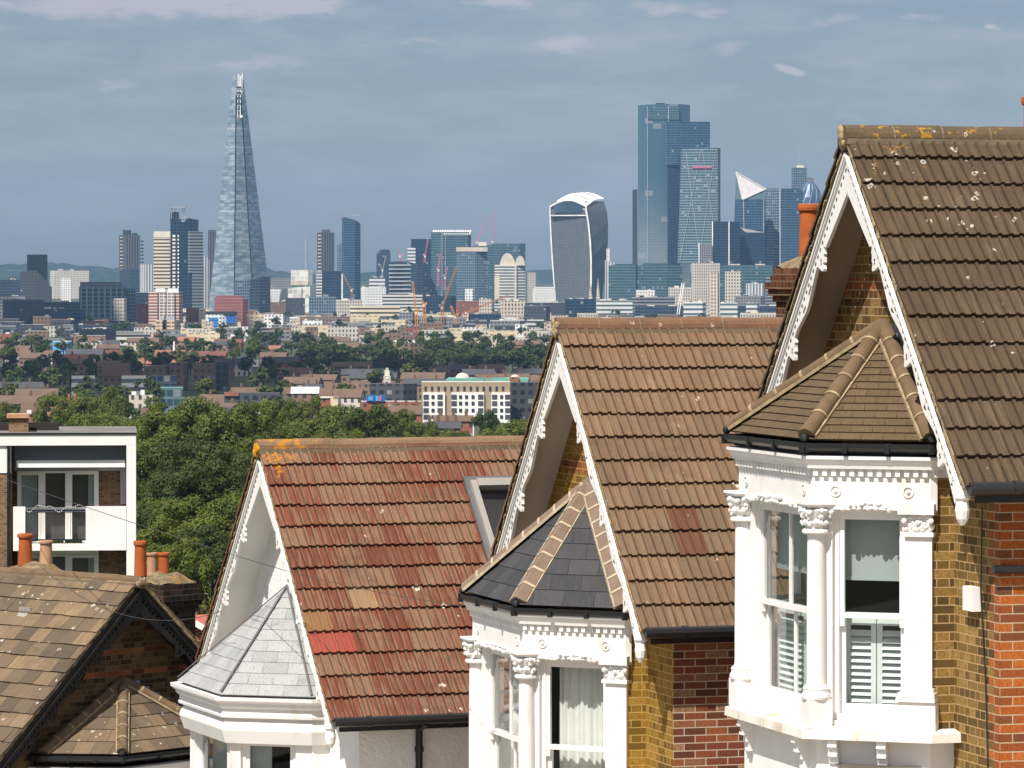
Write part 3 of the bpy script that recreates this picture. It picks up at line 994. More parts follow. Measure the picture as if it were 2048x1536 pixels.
def make_house(c):
    rng = random.Random(c['seed'])
    d, th = c['d'], R(c['th'])
    ap = P(c['ap'][0], c['ap'][1], d)
    root = empty(c.get('name', 'terraced_house'), (ap.x, ap.y, ap.z - GH), th, c['label'], 'house', c.get('group', 'gabled terraced houses stepping down the hill'))
    up = (0, 0, GH)
    Hh, wr = 2.97, c.get('w', 2.8)
    yc_ = wr - .30
    Pt = math.atan2(Hh, wr)
    cp, sp = math.cos(Pt), math.sin(Pt)
    SL = math.hypot(Hh, wr)
    LEN = 8.4
    g = SL / 13

    def part(mb, name, mat, **k):
        return mb.build(name, mat, root, loc=up, **k)
    # ---- walls
    front, side = c['front'], c['side']
    bz = c.get('bz', 0.0)
    zl, zs = -3.26 + bz, -5.1 + bz
    mb = MB()
    s_in = 0.30
    yt = lambda z: min(yc_, max(0.0, (-z - 0.16) / math.tan(Pt)))

    def fw(pts):
        mb.poly([(XG, y, z) for y, z in pts], [(-y, z) for y, z in pts])
    BW = c.get('a', 1.74) - .04     # half width of the bay opening
    # bricks above the bay, then the strips beside it
    zt = -0.16
    zy = -0.16 - yc_ * math.tan(Pt)     # where the rake meets the corner
    fw([(0, zt), (-yc_, zy), (-yc_, zl + .3), (yc_, zl + .3), (yc_, zy)])
    fw([(-yc_, zl + .3), (-yc_, -GH), (-BW, -GH), (-BW, zl + .3)])
    fw([(BW, zl + .3), (BW, -GH), (yc_, -GH), (yc_, zl + .3)])
    part(mb, 'gable_wall', M[front])
    mb = MB()
    mb.wallquad((XG, -yc_), (LEN, -yc_), -GH, -3.0)
    mb.wallquad((LEN, yc_), (XG, yc_), -GH, -3.0)
    mb.poly([(LEN, -yc_, -GH), (LEN, yc_, -GH), (LEN, yc_, zy), (LEN, 0, zt), (LEN, -yc_, zy)], [(-yc_, -GH), (yc_, -GH), (yc_, zy), (0, zt), (-yc_, zy)])
    part(mb, 'side_wall', M[side])
    if c.get('quoin'):
        mb = MB()
        z = -3.0
        k = 0
        while z > -GH + .2:
            w_ = .225 if k % 2 else .112
            mb.poly([(XG - .003, -yc_ - .003, z - .075), (XG - .003, -yc_ - .003, z), (XG - .003, -yc_ + w_, z), (XG - .003, -yc_ + w_, z - .075)],
                    [(0, z - .075), (0, z), (w_, z), (w_, z - .075)])
            z -= .075
            k += 1
        part(mb, 'quoin', M[side])
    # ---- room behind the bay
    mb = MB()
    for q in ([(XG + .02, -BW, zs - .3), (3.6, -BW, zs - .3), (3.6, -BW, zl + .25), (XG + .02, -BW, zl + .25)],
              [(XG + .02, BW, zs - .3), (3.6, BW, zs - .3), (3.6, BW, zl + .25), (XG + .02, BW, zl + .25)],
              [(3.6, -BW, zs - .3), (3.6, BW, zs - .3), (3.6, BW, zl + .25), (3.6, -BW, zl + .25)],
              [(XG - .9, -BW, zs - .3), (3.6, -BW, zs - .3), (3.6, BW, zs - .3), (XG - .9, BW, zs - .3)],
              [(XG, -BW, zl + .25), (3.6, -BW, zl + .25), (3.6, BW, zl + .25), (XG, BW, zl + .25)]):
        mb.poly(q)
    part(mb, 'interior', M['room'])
    # ---- roof
    V_ = {1: Vector((0, cp, -sp)), -1: Vector((0, -cp, -sp))}
    N_ = {1: Vector((0, sp, cp)), -1: Vector((0, -sp, cp))}
    U = Vector((1, 0, 0))
    sky = c.get('skylight')
    for sg in (-1, 1):
        mb = MB()
        sk = None
        if sky and sg == -1:
            sk = lambda j, i: sky[0] - .28 < j * .3 < sky[1] and sky[2] - .2 < i * g < sky[3] - .05
        nc = c.get('courses', 13)
        tile_roof(mb, V_[sg] * 0.05 - N_[sg] * .02, U, V_[sg], N_[sg], 28, nc, .3, (SL - .05) / nc, c.get('prof', PROFILE), c.get('thick', .030), rng, sk, c.get('jit', 1.0), None, c.get('stagger', False))
        ro = part(mb, 'roof_slope', M[c['tile']])
        mb = MB()      # timbers and felt under the tiles, plus a black strip painting verge shade
        a = V_[sg] * 0.0 - N_[sg] * .05
        b = V_[sg] * (SL - .05) - N_[sg] * .05
        mb.poly([a + U * .01, b + U * .01, b + U * LEN, a + U * LEN])
        q = N_[sg] * .14
        mb.poly([a + U * .035 + q * .3, b + U * .035 + q * .3, b + U * .035 - q, a + U * .035 - q])
        mb.build('underlay_verge_shade', M['under'], ro)
        mb = MB()      # soffit under the verge
        off = -N_[sg] * .17
        mb.poly([off + U * .06, off + V_[sg] * (SL - .1) + U * .06, off + V_[sg] * (SL - .1) + U * (XG + .01), off + U * (XG + .01)])
        e = off + V_[sg] * .0
        part(mb, 'verge_soffit', M[c['soffit']])
        mb = MB()
        bargeboard(mb, sg, Pt, .03, .062, SL - .08, 1.18, 1.10, True, c.get('bsc', 1.0))
        part(mb, 'bargeboard', M[c.get('barge', 'white')])
        mb = MB()      # bedding mortar along the verge
        for k in range(60):
            t0, t1 = SL * k / 60, SL * (k + 1) / 60
            j0 = rng.uniform(-.004, .01)
            a = V_[sg] * t0 - N_[sg] * (.052 + rng.uniform(0, .012))
            b = V_[sg] * t1 - N_[sg] * (.052 + rng.uniform(0, .012))
            xo = .012 if sg == -1 else .030
            mb.bar(a + U * (xo + j0), b + U * (xo + j0), .03, rng.uniform(.03, .045) if sg == -1 else rng.uniform(.008, .034), 0, N_[sg])
        part(mb, 'verge_mortar', M['mortar'])
        # eaves gutter
        mb = MB()
        gy, gz = sg * (wr + .03), -Hh - .04
        mb.tube((.02, gy, gz), (LEN, gy, gz), .055, n=8, arc=(math.pi, 2 * math.pi) if False else None)
        mb.box(XG - .3, LEN, sg * (yc_ + .2) - .01, sg * (yc_ + .2) + .01, gz - .12, gz + .07)
        for k in range(9):
            xx = .4 + k * .95
            mb.tube((xx, gy, gz), (xx + .05, gy, gz), .064, n=8)
        part(mb, 'eaves_gutter', M['black'])
        mb = MB()
        y0, y1 = sorted((sg * yc_, sg * (yc_ + .2)))
        mb.box(XG, LEN, y0, y1, -Hh - .16, -Hh - .13)
        part(mb, 'eaves_soffit', M['blackwood'])
    # ---- ridge tiles
    mb, mm = MB(), MB()
    x = -.02
    k = 0
    while x < LEN:
        x2 = x + .45
        r_ = c.get('rr', .110) + rng.uniform(-.003, .003)
        zz = -.100 + rng.uniform(-.004, .004)
        mb.tube((x + .004, 0, zz), (x2 - .004, 0, zz), r_, r_ * .985, 16, caps=True)
        mm.tube((x2 - .007, 0, zz), (x2 + .007, 0, zz), r_ + .001, n=16, caps=False)
        x = x2
        k += 1
    part(mb, 'ridge_tile', M[c['ridge']])
    for sg in (-1, 1):
        mm.bar((-.01, sg * .115, -.135), (LEN, sg * .115, -.135), .05, .05)
    part(mm, 'ridge_mortar', M['joint'])
    mb = MB()
    for k in range(14):
        a = rng.uniform(0, 6.28)
        rr = rng.uniform(0, .085)
        mb.blob((-.02, rr * math.cos(a), -.09 + rr * math.sin(a)), rng.uniform(.025, .045), 7, 5, 0, (.6, 1, 1))
    part(mb, 'verge_end_mortar', M['orange_lichen'] if c.get('orange') else M['mortar'])

    # ---- bay window
    c1, p = c['c'], 1.01
    a1 = c.get('a', 1.74)
    plan = [(XG, a1), (.21, a1), (XG - p, c1), (XG - p, -c1), (.21, -a1), (XG, -a1)]
    bay = empty('bay_window', (0, 0, GH))
    bay.parent = root
    style = c['bay']
    F5 = frames(plan)
    zc = -2.81 + bz          # cornice top
    mb = MB()
    for i in range(5):
        mb.wallquad(plan[i], plan[i + 1], -GH, zs)
    mb.build('bay_wall', M['white'], bay)
    mb = MB()
    zdt = -2.915 + bz
    if style == 'ornate':
        fr_out = .045
        pl2 = [(.255, a1)] + plan[1:-1] + [(.255, -a1)]
        mb.sweep(pl2, [(-.16, zl), (fr_out, zl), (fr_out, zdt + .05)])
        mb.build('frieze', M['white'], bay)
        mb = MB()
        mb.sweep(plan, [(.03, zdt - .07), (.05, zdt - .07), (.052, zdt), (.10, zdt), (.105, zdt + .02), (.11, zdt + .035), (.125, zdt + .06), (.13, zdt + .075), (.145, zdt + .08), (.145, zc), (0, zc + .01)])
        mb.build('cornice', M['white'], bay)
        inner = offset(plan, .05)
        for (o_, u, n, L) in frames(inner):
            mb = MB()
            k = max(1, int(L / .077))
            for q in range(k):
                s0 = (q + .2) * L / k
                mb.obox(o_, u, n, (s0, s0 + .042), (-.004, .030), (zdt - .062, zdt - .002))
            mb.obox(o_, u, n, (0, L), (-.004, .006), (zdt - .062, zdt - .002))
            mb.build('dentil_course', M['white'], bay)
        # roundels
        for fi, ss in ((1, (.2, .8)), (2, (.1, .9)), (3, (.18, .82))):
            o_, u, n, L = F5[fi]
            for s_ in ss:
                mb = MB()
                cc = Vector((o_[0] + u[0] * L * s_ + n[0] * .05, o_[1] + u[1] * L * s_ + n[1] * .05, zdt - .19))
                uu = Vector((u[0], u[1], 0))
                nn = Vector((n[0], n[1], 0))
                K = 16
                for k in range(K):
                    a0, a2 = 2 * math.pi * k / K, 2 * math.pi * (k + 1) / K
                    mb.tube(cc + (uu * math.cos(a0) + Vector((0, 0, math.sin(a0)))) * .042, cc + (uu * math.cos(a2) + Vector((0, 0, math.sin(a2)))) * .045, .008, n=6)
                mb.blob(cc, .018, 8, 5)
                mb.build('roundel', M['white'], bay)
    else:
        fr_out = .05
        mb.sweep(plan, [(-.16, zl - .05), (fr_out, zl - .05), (fr_out + .05, zl + .10), (fr_out + .05, zl + .13), (fr_out + .02, zl + .2), (fr_out, zl + .22), (fr_out, zdt)])
        mb.build('frieze', M['white'], bay)
        mb = MB()
        mb.sweep(plan, [(.03, zdt - .10), (.11, zdt - .10), (.115, zdt - .07), (.10, zdt - .06), (.10, zdt + .0), (.14, zdt + .03), (.15, zdt + .10), (.09, zdt + .11)])
        mb.build('cornice', M['white'], bay)
    # window wall: piers, windows
    mb = MB()
    piers = {1: (.20, .13), 2: (.15, .15), 3: (.13, .20)}
    for fi in (1, 2, 3):
        o_, u, n, L = F5[fi]
        jl, jr = piers[fi]
        mb.obox(o_, u, n, (0, jl), (-.18, -.02), (zs, zl))
        mb.obox(o_, u, n, (L - jr, L), (-.18, -.02), (zs, zl))
        mb.obox(o_, u, n, (jl, L - jr), (-.18, -.02), (zs, zs + .06))
    mb.build('window_pier', M['white'], bay)
    for fi in (1, 2, 3):
        o_, u, n, L = F5[fi]
        jl, jr = piers[fi]
        sash(bay, o_, u, n, jl, L - jr, zs + .06, -4.16 + bz + c.get('mz', 0), zl, (1 if fi == 2 and style == 'ornate' else 0), c['fill'], rng)
    if style == 'ornate':
        ret = MB()
        for i in (0, 4):
            ret = MB()
            ret.wallquad(plan[i], plan[i + 1], zs, zdt)
            ret.build('bay_return', M[front], bay)
        # columns on the front corners, square pilasters at the outer ends
        zt1 = -3.47 + bz
        fo = offset(plan, .005)
        for k in (2, 3):
            column('column', fo[k], .082, zs, zt1, bay)
            mb = MB()
            capital(mb, fo[k], .085, zt1, zl + .06, rng)
            mb.build('capital', M['white'], bay)
        for fi, end in ((1, 0), (3, 1)):
            o_, u, n, L = F5[fi]
            mb = MB()
            u0, u1 = (.0, .2) if end == 0 else (L - .21, L + .02)
            mb.obox(o_, u, n, (u0, u1), (-.1, .03), (zs, zt1))
            mb.obox(o_, u, n, (u0 - .05, u1 + .04), (-.2, .075), (zs, zs + .24))
            for k, (e_, zz) in enumerate(((.065, .245), (.055, .285), (.03, .32))):
                mb.obox(o_, u, n, (u0 - e_, u1 + e_ * .6), (-.2, .03 + e_), (zs + zz, zs + zz + .036))
            mb.obox(o_, u, n, (u0 - .03, u1 + .02), (-.12, .06), (zt1 - .005, zt1 + .03))
            mb.build('pilaster', M['white'], bay)
            mb = MB()
            uc = (u0 + u1) / 2
            mb.obox(o_, u, n, (u0, u1), (-.1, .03), (zt1 + .03, zl - .03))
            mb.obox(o_, u, n, (u0 - .05, u1 + .03), (-.12, .085), (zl - .03, zl + .06))
            for q in range(60):
                pu, pz = rng.uniform(u0 - .01, u1 + .01), rng.uniform(zt1 + .05, zl - .05)
                mb.blob((o_[0] + u[0] * pu + n[0] * .035, o_[1] + u[1] * pu + n[1] * .035, pz), rng.uniform(.010, .022), 6, 4)
            for pu in (u0, u1):
                mb.blob((o_[0] + u[0] * pu + n[0] * .06, o_[1] + u[1] * pu + n[1] * .06, zl - .085), .026, 8, 6)
            mb.blob((o_[0] + u[0] * uc + n[0] * .05, o_[1] + u[1] * uc + n[1] * .05, zl - .1), .022, 8, 6)
            mb.build('capital', M['white'], bay)
        for fi in (1, 2, 3):
            mb = MB()
            o_, u, n, L = F5[fi]
            jl, jr = piers[fi]
            s0 = jl + .10
            e0 = L - jr - .10
            leafy_strip(mb, (o_[0] + u[0] * s0 + n[0] * .04, o_[1] + u[1] * s0 + n[1] * .04), u, n, e0 - s0, zl - .005, .075, rng)
            mb.build('garland', M['white'], bay)
        # sill slab and brackets
        mb = MB()
        mb.sweep(plan, [(-.05, zs + .02), (.05, zs + .012), (.155, zs - .01), (.16, zs - .085), (0, zs - .09)])
        mb.build('sill', M['sill'], bay)
        for fi, ss in ((1, (.15, .62)), (2, (.12, .88)), (3, (.17, .6))):
            o_, u, n, L = F5[fi]
            for s_ in ss:
                mb = MB()
                q = L * s_
                for (za, zb_, dp) in ((.09, .135, .13), (.135, .15, .14), (.15, .205, .105), (.205, .23, .115), (.23, .29, .075), (.29, .345, .05), (.345, .37, .06)):
                    mb.obox(o_, u, n, (q - .04, q + .04), (-.01, dp), (zs - zb_, zs - za - .0005))
                mb.build('bracket', M['white'], bay)
    else:
        ret = MB()
        for i in (0, 4):
            ret = MB()
            ret.wallquad(plan[i], plan[i + 1], zs, zl)
            ret.build('bay_return', M[front], bay)
        mb = MB()
        mb.sweep(plan, [(-.05, zs + .02), (.10, zs - .01), (.10, zs - .085), (0, zs - .09)])
        mb.build('sill', M['sill'], bay)
    # ---- bay roof
    ze = -2.675 + bz + c.get('ez', 0)
    ra = Vector((XG - .06, 0, -1.74 + c.get('az', 0)))
    eo = offset(plan, .12)
    E = [Vector((x_, y_, ze)) for x_, y_ in eo]
    bro = MB()
    rows, th_ = c['rows'], c['bth']
    for i in range(5):
        stepped_face(bro, ra, E[i], E[i + 1], rows, th_, c['ujoint'])
    br = empty('bay_roof', (0, 0, GH))
    br.parent = root
    bro.build('roof_covering', M[c['baytile']], br)
    hb, hm = MB(), MB() if c['hip'] != 'lead' else None
    rr = {'round': .072, 'angle': .088, 'lead': .013}[c['hip']]
    for i in (1, 2, 3, 4):
        e = E[i] + Vector((0, 0, .015)) if i in (2, 3) else E[i]
        hip_line(hb, hm, ra + Vector((0, 0, .02)), e.lerp(ra, .01) + Vector((0, 0, .02)), rr, .30 if c['hip'] == 'round' else .23 if c['hip'] == 'angle' else 2, 'angle' if c['hip'] == 'angle' else 'round')
    hb.build('hip_tile', M[c['hipmat']], br)
    if hm:
        hm.build('hip_mortar', M['pointing'] if c['hip'] == 'angle' else M['mortar'], br)
    # stepped lead flashing where the roof meets the wall
    mb = MB()
    for sg in (-1,):
        k = 9
        for q in range(k):
            f0, f1 = q / k, (q + 1) / k
            y0, y1 = sg * (a1 + .12) * f0, sg * (a1 + .12) * f1
            zA, zB = ra.z + (ze - ra.z) * f0, ra.z + (ze - ra.z) * f1
            hh = .03 if q == 0 else .08
            mb.poly([(XG - .004, y0, zA + hh), (XG - .004, y0, zA - .05), (XG - .004, y1, zB - .05), (XG - .004, y1, zA + hh)])
    mb.build('step_flashing', M['lead'], br)
    # gutter round the bay
    mb = MB()
    if style == 'ornate':
        mb.sweep(plan, [(.02, ze - .02), (.10, ze - .03), (.11, ze - .06), (.155, ze - .055), (.168, ze - .025), (.178, ze - .025), (.176, ze - .065), (.155, ze - .09), (.12, ze - .10), (.07, ze - .125), (.02, ze - .128)])
        gu = offset(plan, .152)
        for (o_, u, n, L) in frames(gu):
            for s_ in (.0, .33, .66, 1.0):
                mb.obox(o_, u, n, (L * s_ - .02, L * s_ + .02), (-.05, .032), (ze - .108, ze - .022))
        mb.build('bay_gutter', M['black'], br)
        for k in (2, 3, 4):
            mb = MB()
            e = E[k] + (E[k] - ra).normalized() * .03
            mb.tube(e + Vector((0, 0, -.06)), e + Vector((0, 0, .05)), .012, n=6)
            mb.blob(e + Vector((0, 0, .03)), .04, 8, 6)
            mb.build('hip_iron', M['black'], br)
    else:
        mb.sweep(plan, [(.02, ze - .02), (.10, ze - .03), (.15, ze - .05), (.185, ze - .02), (.20, ze - .02), (.195, ze - .06), (.16, ze - .09), (.10, ze - .095), (.08, ze - .18), (.02, ze - .18)])
        mb.build('bay_gutter', M['white'], br)
    # ---- skylight
    if sky:
        Vv, Nn = V_[-1], N_[-1]

        def q(uu, vv, hh):
            return U * uu + Vv * vv + Nn * hh
        mb = MB()
        a, b, v0, v1 = sky

        def slab(u0, u1, w0, w1, h0, h1):
            cs = [q(x_, y_, z_) for z_ in (h0, h1) for x_, y_ in ((u0, w0), (u1, w0), (u1, w1), (u0, w1))]
            for f in ((0, 1, 2, 3), (7, 6, 5, 4), (0, 4, 5, 1), (1, 5, 6, 2), (2, 6, 7, 3), (3, 7, 4, 0)):
                mb.poly([cs[i] for i in f])
        slab(a - .05, a, v0 - .10, v1 + .14, -.03, .045)
        slab(b, b + .08, v0 - .10, v1 + .14, -.03, .045)
        slab(a, b, v0 - .10, v0, -.03, .045)
        slab(a, b, v1, v1 + .14, -.03, .03)
        sf = part(mb, 'skylight', M['lead_grey'])
        mb = MB()
        slab(a, a + .075, v0, v1, .0, .10)
        slab(b - .10, b, v0, v1, .0, .10)
        slab(a + .075, b - .10, v0, v0 + .11, .0, .13)
        slab(a + .10, b - .10, v1 - .09, v1, .0, .09)
        mb.build('skylight_frame', M['alu'], sf)
        mb = MB()
        mb.poly([q(a + .1, v0 + .13, .05), q(a + .1, v1 - .09, .05), q(b - .1, v1 - .09, .05), q(b - .1, v0 + .13, .05)])
        mb.build('skylight_pane', M['glass'], sf)
        mb = MB()
        slab(a + .1, b - .1, v0 + .13, v1 - .09, -.62, -.6)
        for (s0, s1) in ((a + .09, a + .1), (b - .1, b - .09)):
            slab(s0, s1, v0 + .13, v1 - .09, -.6, .04)
        slab(a + .1, b - .1, v0 + .12, v0 + .13, -.6, .04)
        slab(a + .1, b - .1, v1 - .09, v1 - .08, -.6, .04)
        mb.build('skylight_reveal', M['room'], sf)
        mb = MB()
        slab(a + .3, a + .34, v0 + .2, v1 - .1, -.3, -.28)
        slab(a + .48, a + .5, v0 + .3, v1 - .1, -.3, -.28)
        mb.build('attic_beam', M['shutter'], sf)
    return root, part


def chimney(part_parent, loc, base_z, c, w, dpt, top, pots, mat='brick_stack'):
    """stack with oversailing courses, mortar cap and clay pots, as parts of a house (local frame)"""
    mb = MB()
    x, y = c
    rng = random.Random(int(x * 100 + y * 10))
    mb.box(x - w / 2, x + w / 2, y - dpt / 2, y + dpt / 2, base_z, top - .38)
    for k, (e, z0, z1) in enumerate(((.03, .38, .31), (.07, .31, .235), (.10, .235, .16), (.05, .16, .08), (.02, .08, .0))):
        mb.box(x - w / 2 - e, x + w / 2 + e, y - dpt / 2 - e, y + dpt / 2 + e, top - z0 + .0005, top - z1)
    st = mb.build('chimney_stack', M[mat], part_parent, loc=loc)
    mb = MB()
    K = 10
    for i in range(K):
        for j in range(K):
            def hp(a, b):
                fx, fy = a / K * 2 - 1, b / K * 2 - 1
                return (x + fx * (w / 2 + .01), y + fy * (dpt / 2 + .01), top + .16 * (1 - max(abs(fx), abs(fy)) ** 2.2) + .02 * math.sin(7 * fx + 3 * fy))
            mb.poly([hp(i, j), hp(i + 1, j), hp(i + 1, j + 1), hp(i, j + 1)])
    mb.build('mortar_cap', M['flaunch'], st)
    for (px, py, r, h, m_) in pots:
        mb = MB()
        mb.lathe([(r * 1.02, 0), (r, .05), (r * .9, h * .82), (r * .92, h * .86), (r * 1.1, h * .88), (r * 1.14, h * .93), (r * 1.1, h * .985), (r * .95, h), (r * .8, h - .002), (r * .78, h * .75)],
                 (x + px, y + py, top + .10), 18)
        mb.build('chimney_pot', M[m_], st, True)
    return st


# upper house on the right
hR, partR = make_house(dict(seed=3, ap=(1688, 252), d=37.5, th=16.0, front='brick_yellow', side='brick_red', tile='tile_brown', soffit='soffit_brown', ridge='ridge_brown',
                            c=.93, a=1.50, bay='ornate', fill='blind_shutter', baytile='tile_bay', rows=16, bth=.012, ujoint=.19, hip='round', hipmat='hip_brown', quoin=True,
                            label='yellow brick house with dark brown tile roof and louvred shutters in its white bay'))
# middle house
hM, partM = make_house(dict(seed=5, ap=(1113, 637), d=44.5, th=16.6, front='brick_ochre', side='brick_mixed', tile='tile_tan', soffit='soffit_grey', ridge='ridge_tan',
                            c=.90, a=1.65, bay='ornate', bz=-.135, ez=-.05, az=.04, fill='curtain', baytile='slate_dark', rows=8, bth=.008, ujoint=.34, hip='angle', hipmat='hip_pink',
                            label='ochre brick house with tan tile roof, dark slate bay roof and net curtains'))
# lower house
hL, partL = make_house(dict(seed=8, ap=(515, 880), d=50.3, th=20.3, front='render', side='render', tile='tile_red', soffit='soffit_white', ridge='ridge_red', orange=True,
                            c=.83, bay='plain', bz=-.10, ez=-.08, az=.02, fill='half_blind', baytile='slate_pale', rows=10, bth=.007, ujoint=.30, hip='lead', hipmat='lead_grey', bsc=.9,
                            skylight=(2.42, 3.25, .75, 1.95),
                            a=1.42, label='white roughcast house with worn red tile roof, roof window and pale grey slate bay roof'))

# house across the street, its gable in the shade
h4, part4 = make_house(dict(seed=11, name='brick_house', group=None, ap=(282, 1150), d=60.0, th=138.0, w=3.35, front='brick_brown', side='brick_brown', tile='tile_plain', soffit='blackwood', ridge='hip_brown',
                            c=.95, a=1.55, bay='ornate', bz=.26, az=.24, ez=.06, fill='curtain', baytile='tile_plain', rows=6, bth=.012, ujoint=.26, hip='round', hipmat='hip_brown',
                            courses=17, rr=.088, prof=FLAT, thick=.014, stagger=True, jit=1.4, barge='blackwood',
                            label='brown brick house with lichen spotted flat tile roof and shaded black trimmed gable'))
chimney(h4, (0, 0, GH), -4.0, (3.0, -.72), .62, .62, -.14, [(.09, .11, .105, .46, 'pot'), (-.10, -.12, .095, .36, 'pot_buff')], 'brick_stack')
chimney(h4, (0, 0, GH), -4.5, (.92, -1.3), .66, .62, -.22, [(.22, .25, .085, .50, 'pot'), (.12, .12, .075, .33, 'pot_buff'), (.0, .0, .082, .33, 'pot')], 'brick_stack_shade')
mb = MB()
mb.poly([(1.62, .62, -.56), (1.62, .84, -.78), (1.82, .84, -.78), (1.82, .62, -.56)])
mb.box(1.60, 1.84, .60, .62, -.62, -.50)
part4(mb, 'roof_vent', M['alu'])

# red wall fittings of the upper house
mb = MB()
mb.box(XG - .075, XG - .002, -2.10, -1.88, -4.06, -3.86)
partR(mb, 'alarm_box', M['white'])
mb = MB()
pts = [(XG - .02, -2.17, -3.2), (XG - .02, -2.14, -3.9), (XG - .02, -2.24, -4.6), (XG - .02, -2.30, -5.4), (XG - .02, -2.33, -6.4), (XG - .02, -2.3, -7.5)]
mb.path(pts, .006)
partR(mb, 'cable', M['black'])
mb = MB()
mb.box(XG + .3, XG + .62, -YC - .10, -YC - .002, -3.72, -3.66)
mb.tube((XG - .08, -YC - .05, -3.68), (XG + .3, -YC - .05, -3.69), .035, n=10)
partR(mb, 'wall_lamp', M['black'])
# party chimneys
chimney(hM, (0, 0, GH), -4.0, (3.95, 2.9), .75, .62, .52, [(-.09, 0, .12, .62, 'pot'), (.22, .02, .11, .5, 'pot')])
chimney(hR, (0, 0, GH), -4.0, (2.60, 1.7), .6, .6, -.37, [(-.1, 0, .11, .62, 'pot')])
# rainwater pipes
DPX = 1.1
mb = MB()
mb.tube((DPX, -YC - .07, -GH), (DPX, -YC - .07, -3.15), .04, n=10)
mb.tube((DPX, -YC - .07, -3.15), (DPX, -2.82, -3.05), .04, n=10)
for z in (-3.4, -5.2, -7.0):
    mb.tube((DPX, -YC - .07, z), (DPX, -YC - .07, z + .06), .052, n=10)
partL(mb, 'downpipe', M['black'])

# ---------------------------------------------------------------- terrain
PROF_T = [(-200, 60), (-20, 58.6), (0, 58.3), (25, 55), (60, 48.4), (100, 44), (145, 41.5), (190, 40), (260, 37), (350, 33), (450, 29), (600, 24), (800, 17),
          (1000, 10), (1300, 3), (1600, 0), (9000, 0), (10500, 4), (12000, 20), (17000, 30)]


def ground(d_):
    for (a, za), (b, zb) in zip(PROF_T, PROF_T[1:]):
        if a <= d_ <= b:
            return za + (zb - za) * (d_ - a) / (b - a)
    return PROF_T[-1][1]


def ground_mat():
    m_, n = new_mat('open_ground')
    c = obj_co(n)
    a = n.noise(c, 0.02, 5, 0.6)
    b = n.noise(c, 0.25, 4)
    col = n.mix(n.step(a, 0.35, 0.65), (0.035, 0.06, 0.018), (0.085, 0.085, 0.06))
    col = n.mix(n.m('MULTIPLY', n.step(b, 0.5, 0.75), 0.5), col, (0.03, 0.04, 0.015))
    finish(n, col, 0.95, 0.1)
    return m_


mb = MB()
ds = [-200, -20, 0, 12, 25, 40, 60, 80, 100, 145, 190, 260, 350, 450, 600, 800, 1000, 1300, 1600, 2200, 3000, 4000, 5500, 7500, 9000, 10500, 12000, 14000, 17000]
for a, b in zip(ds, ds[1:]):
    for i in range(-8, 8):
        def gx(k, d_):
            return k / 8 * (400 + 0.38 * max(d_, 0))
        za, zb = ground(a), ground(b)
        mb.poly([(gx(i, a), a, za), (gx(i + 1, a), a, za), (gx(i + 1, b), b, zb), (gx(i, b), b, zb)])
tag(mb.build('ground', ground_mat()), kind='structure')

# street between the two rows of houses
asph = plain('asphalt', (0.05, 0.05, 0.052), 0.9, 0.2, 1.5, 0.3, 0.01)
pave = plain('paving', (0.22, 0.21, 0.19), 0.9, 0.15, 2.0, 0.3, 0.01)
mb, mp = MB(), MB()


def street_pt(t, off):
    # runs away from the camera along the fronts of the terrace
    x_ = -2.2 - 0.34 * (t - 35) + off
    return Vector((x_, t, ground(t)))


for t in range(8, 120, 4):
    for (o0, o1, m2, h) in ((-8.2, -2.6, mb, .03), (-10.4, -8.2, mp, .13), (-2.6, -.6, mp, .13)):
        up_ = Vector((0, 0, h))
        m2.poly([street_pt(t, o0) + up_, street_pt(t, o1) + up_, street_pt(t + 4, o1) + up_, street_pt(t + 4, o0) + up_])
tag(mb.build('road', asph), kind='structure')
tag(mp.build('pavement', pave), kind='structure')
mf = MB()  # unseen pale sheet, added to bounce sunlight onto walls and soffits
for t in range(20, 76, 4):
    up_ = Vector((0, 0, .05))
    mf.poly([street_pt(t, -.6) + up_, street_pt(t, 12) + up_, street_pt(t + 4, 12) + up_, street_pt(t + 4, -.6) + up_])
tag(mf.build('bounce_sheet', plain('pale_bounce', (0.44, 0.40, 0.34), 0.9, 0.12, 1.0, 0.2, 0.01)), kind='structure')

# ---------------------------------------------------------------- far hills with woods on the skyline
mb = MB()
rng = random.Random(4)


def hill_h(x_, y_):
    a = x_ / 14000 * F + 1024          # roughly the column it shows in
    base = 60 + 8 * math.sin(a * 0.006 + 1.0) + 6 * math.sin(a * 0.017)
    if a > 560:
        base -= 8
    prof = math.exp(-((y_ - 14000) / 1500) ** 2)
    bump = 6.5 * (math.sin(x_ * 0.031 + y_ * 0.01) * math.sin(x_ * 0.013 + 2) + 0.7 * math.sin(x_ * 0.071 + y_ * 0.02)) + rng.uniform(-4.5, 4.5)
    return 4 + base * prof + bump * prof


NX, NY = 260, 16
gr = [[(x_, y_, hill_h(x_, y_)) for x_ in [-4200 + 8400 * i / NX for i in range(NX + 1)]] for y_ in [11400 + 4600 * (j / NY) for j in range(NY + 1)]]
for j in range(NY):
    for i in range(NX):
        mb.poly([gr[j][i], gr[j][i + 1], gr[j + 1][i + 1], gr[j + 1][i]])
m_, n = new_mat('wooded_hill')
c = obj_co(n)
a = n.noise(c, 0.006, 6, 0.65)
b = n.noise(c, 0.03, 3)
col = n.mix(a, (0.010, 0.020, 0.012), (0.030, 0.048, 0.022))
col = n.mix(n.m('MULTIPLY', n.step(b, 0.60, 0.66), 0.5), col, (0.22, 0.19, 0.16))
finish(n, col, 0.95, 0.1)
tag(mb.build('hills', m_), kind='structure')

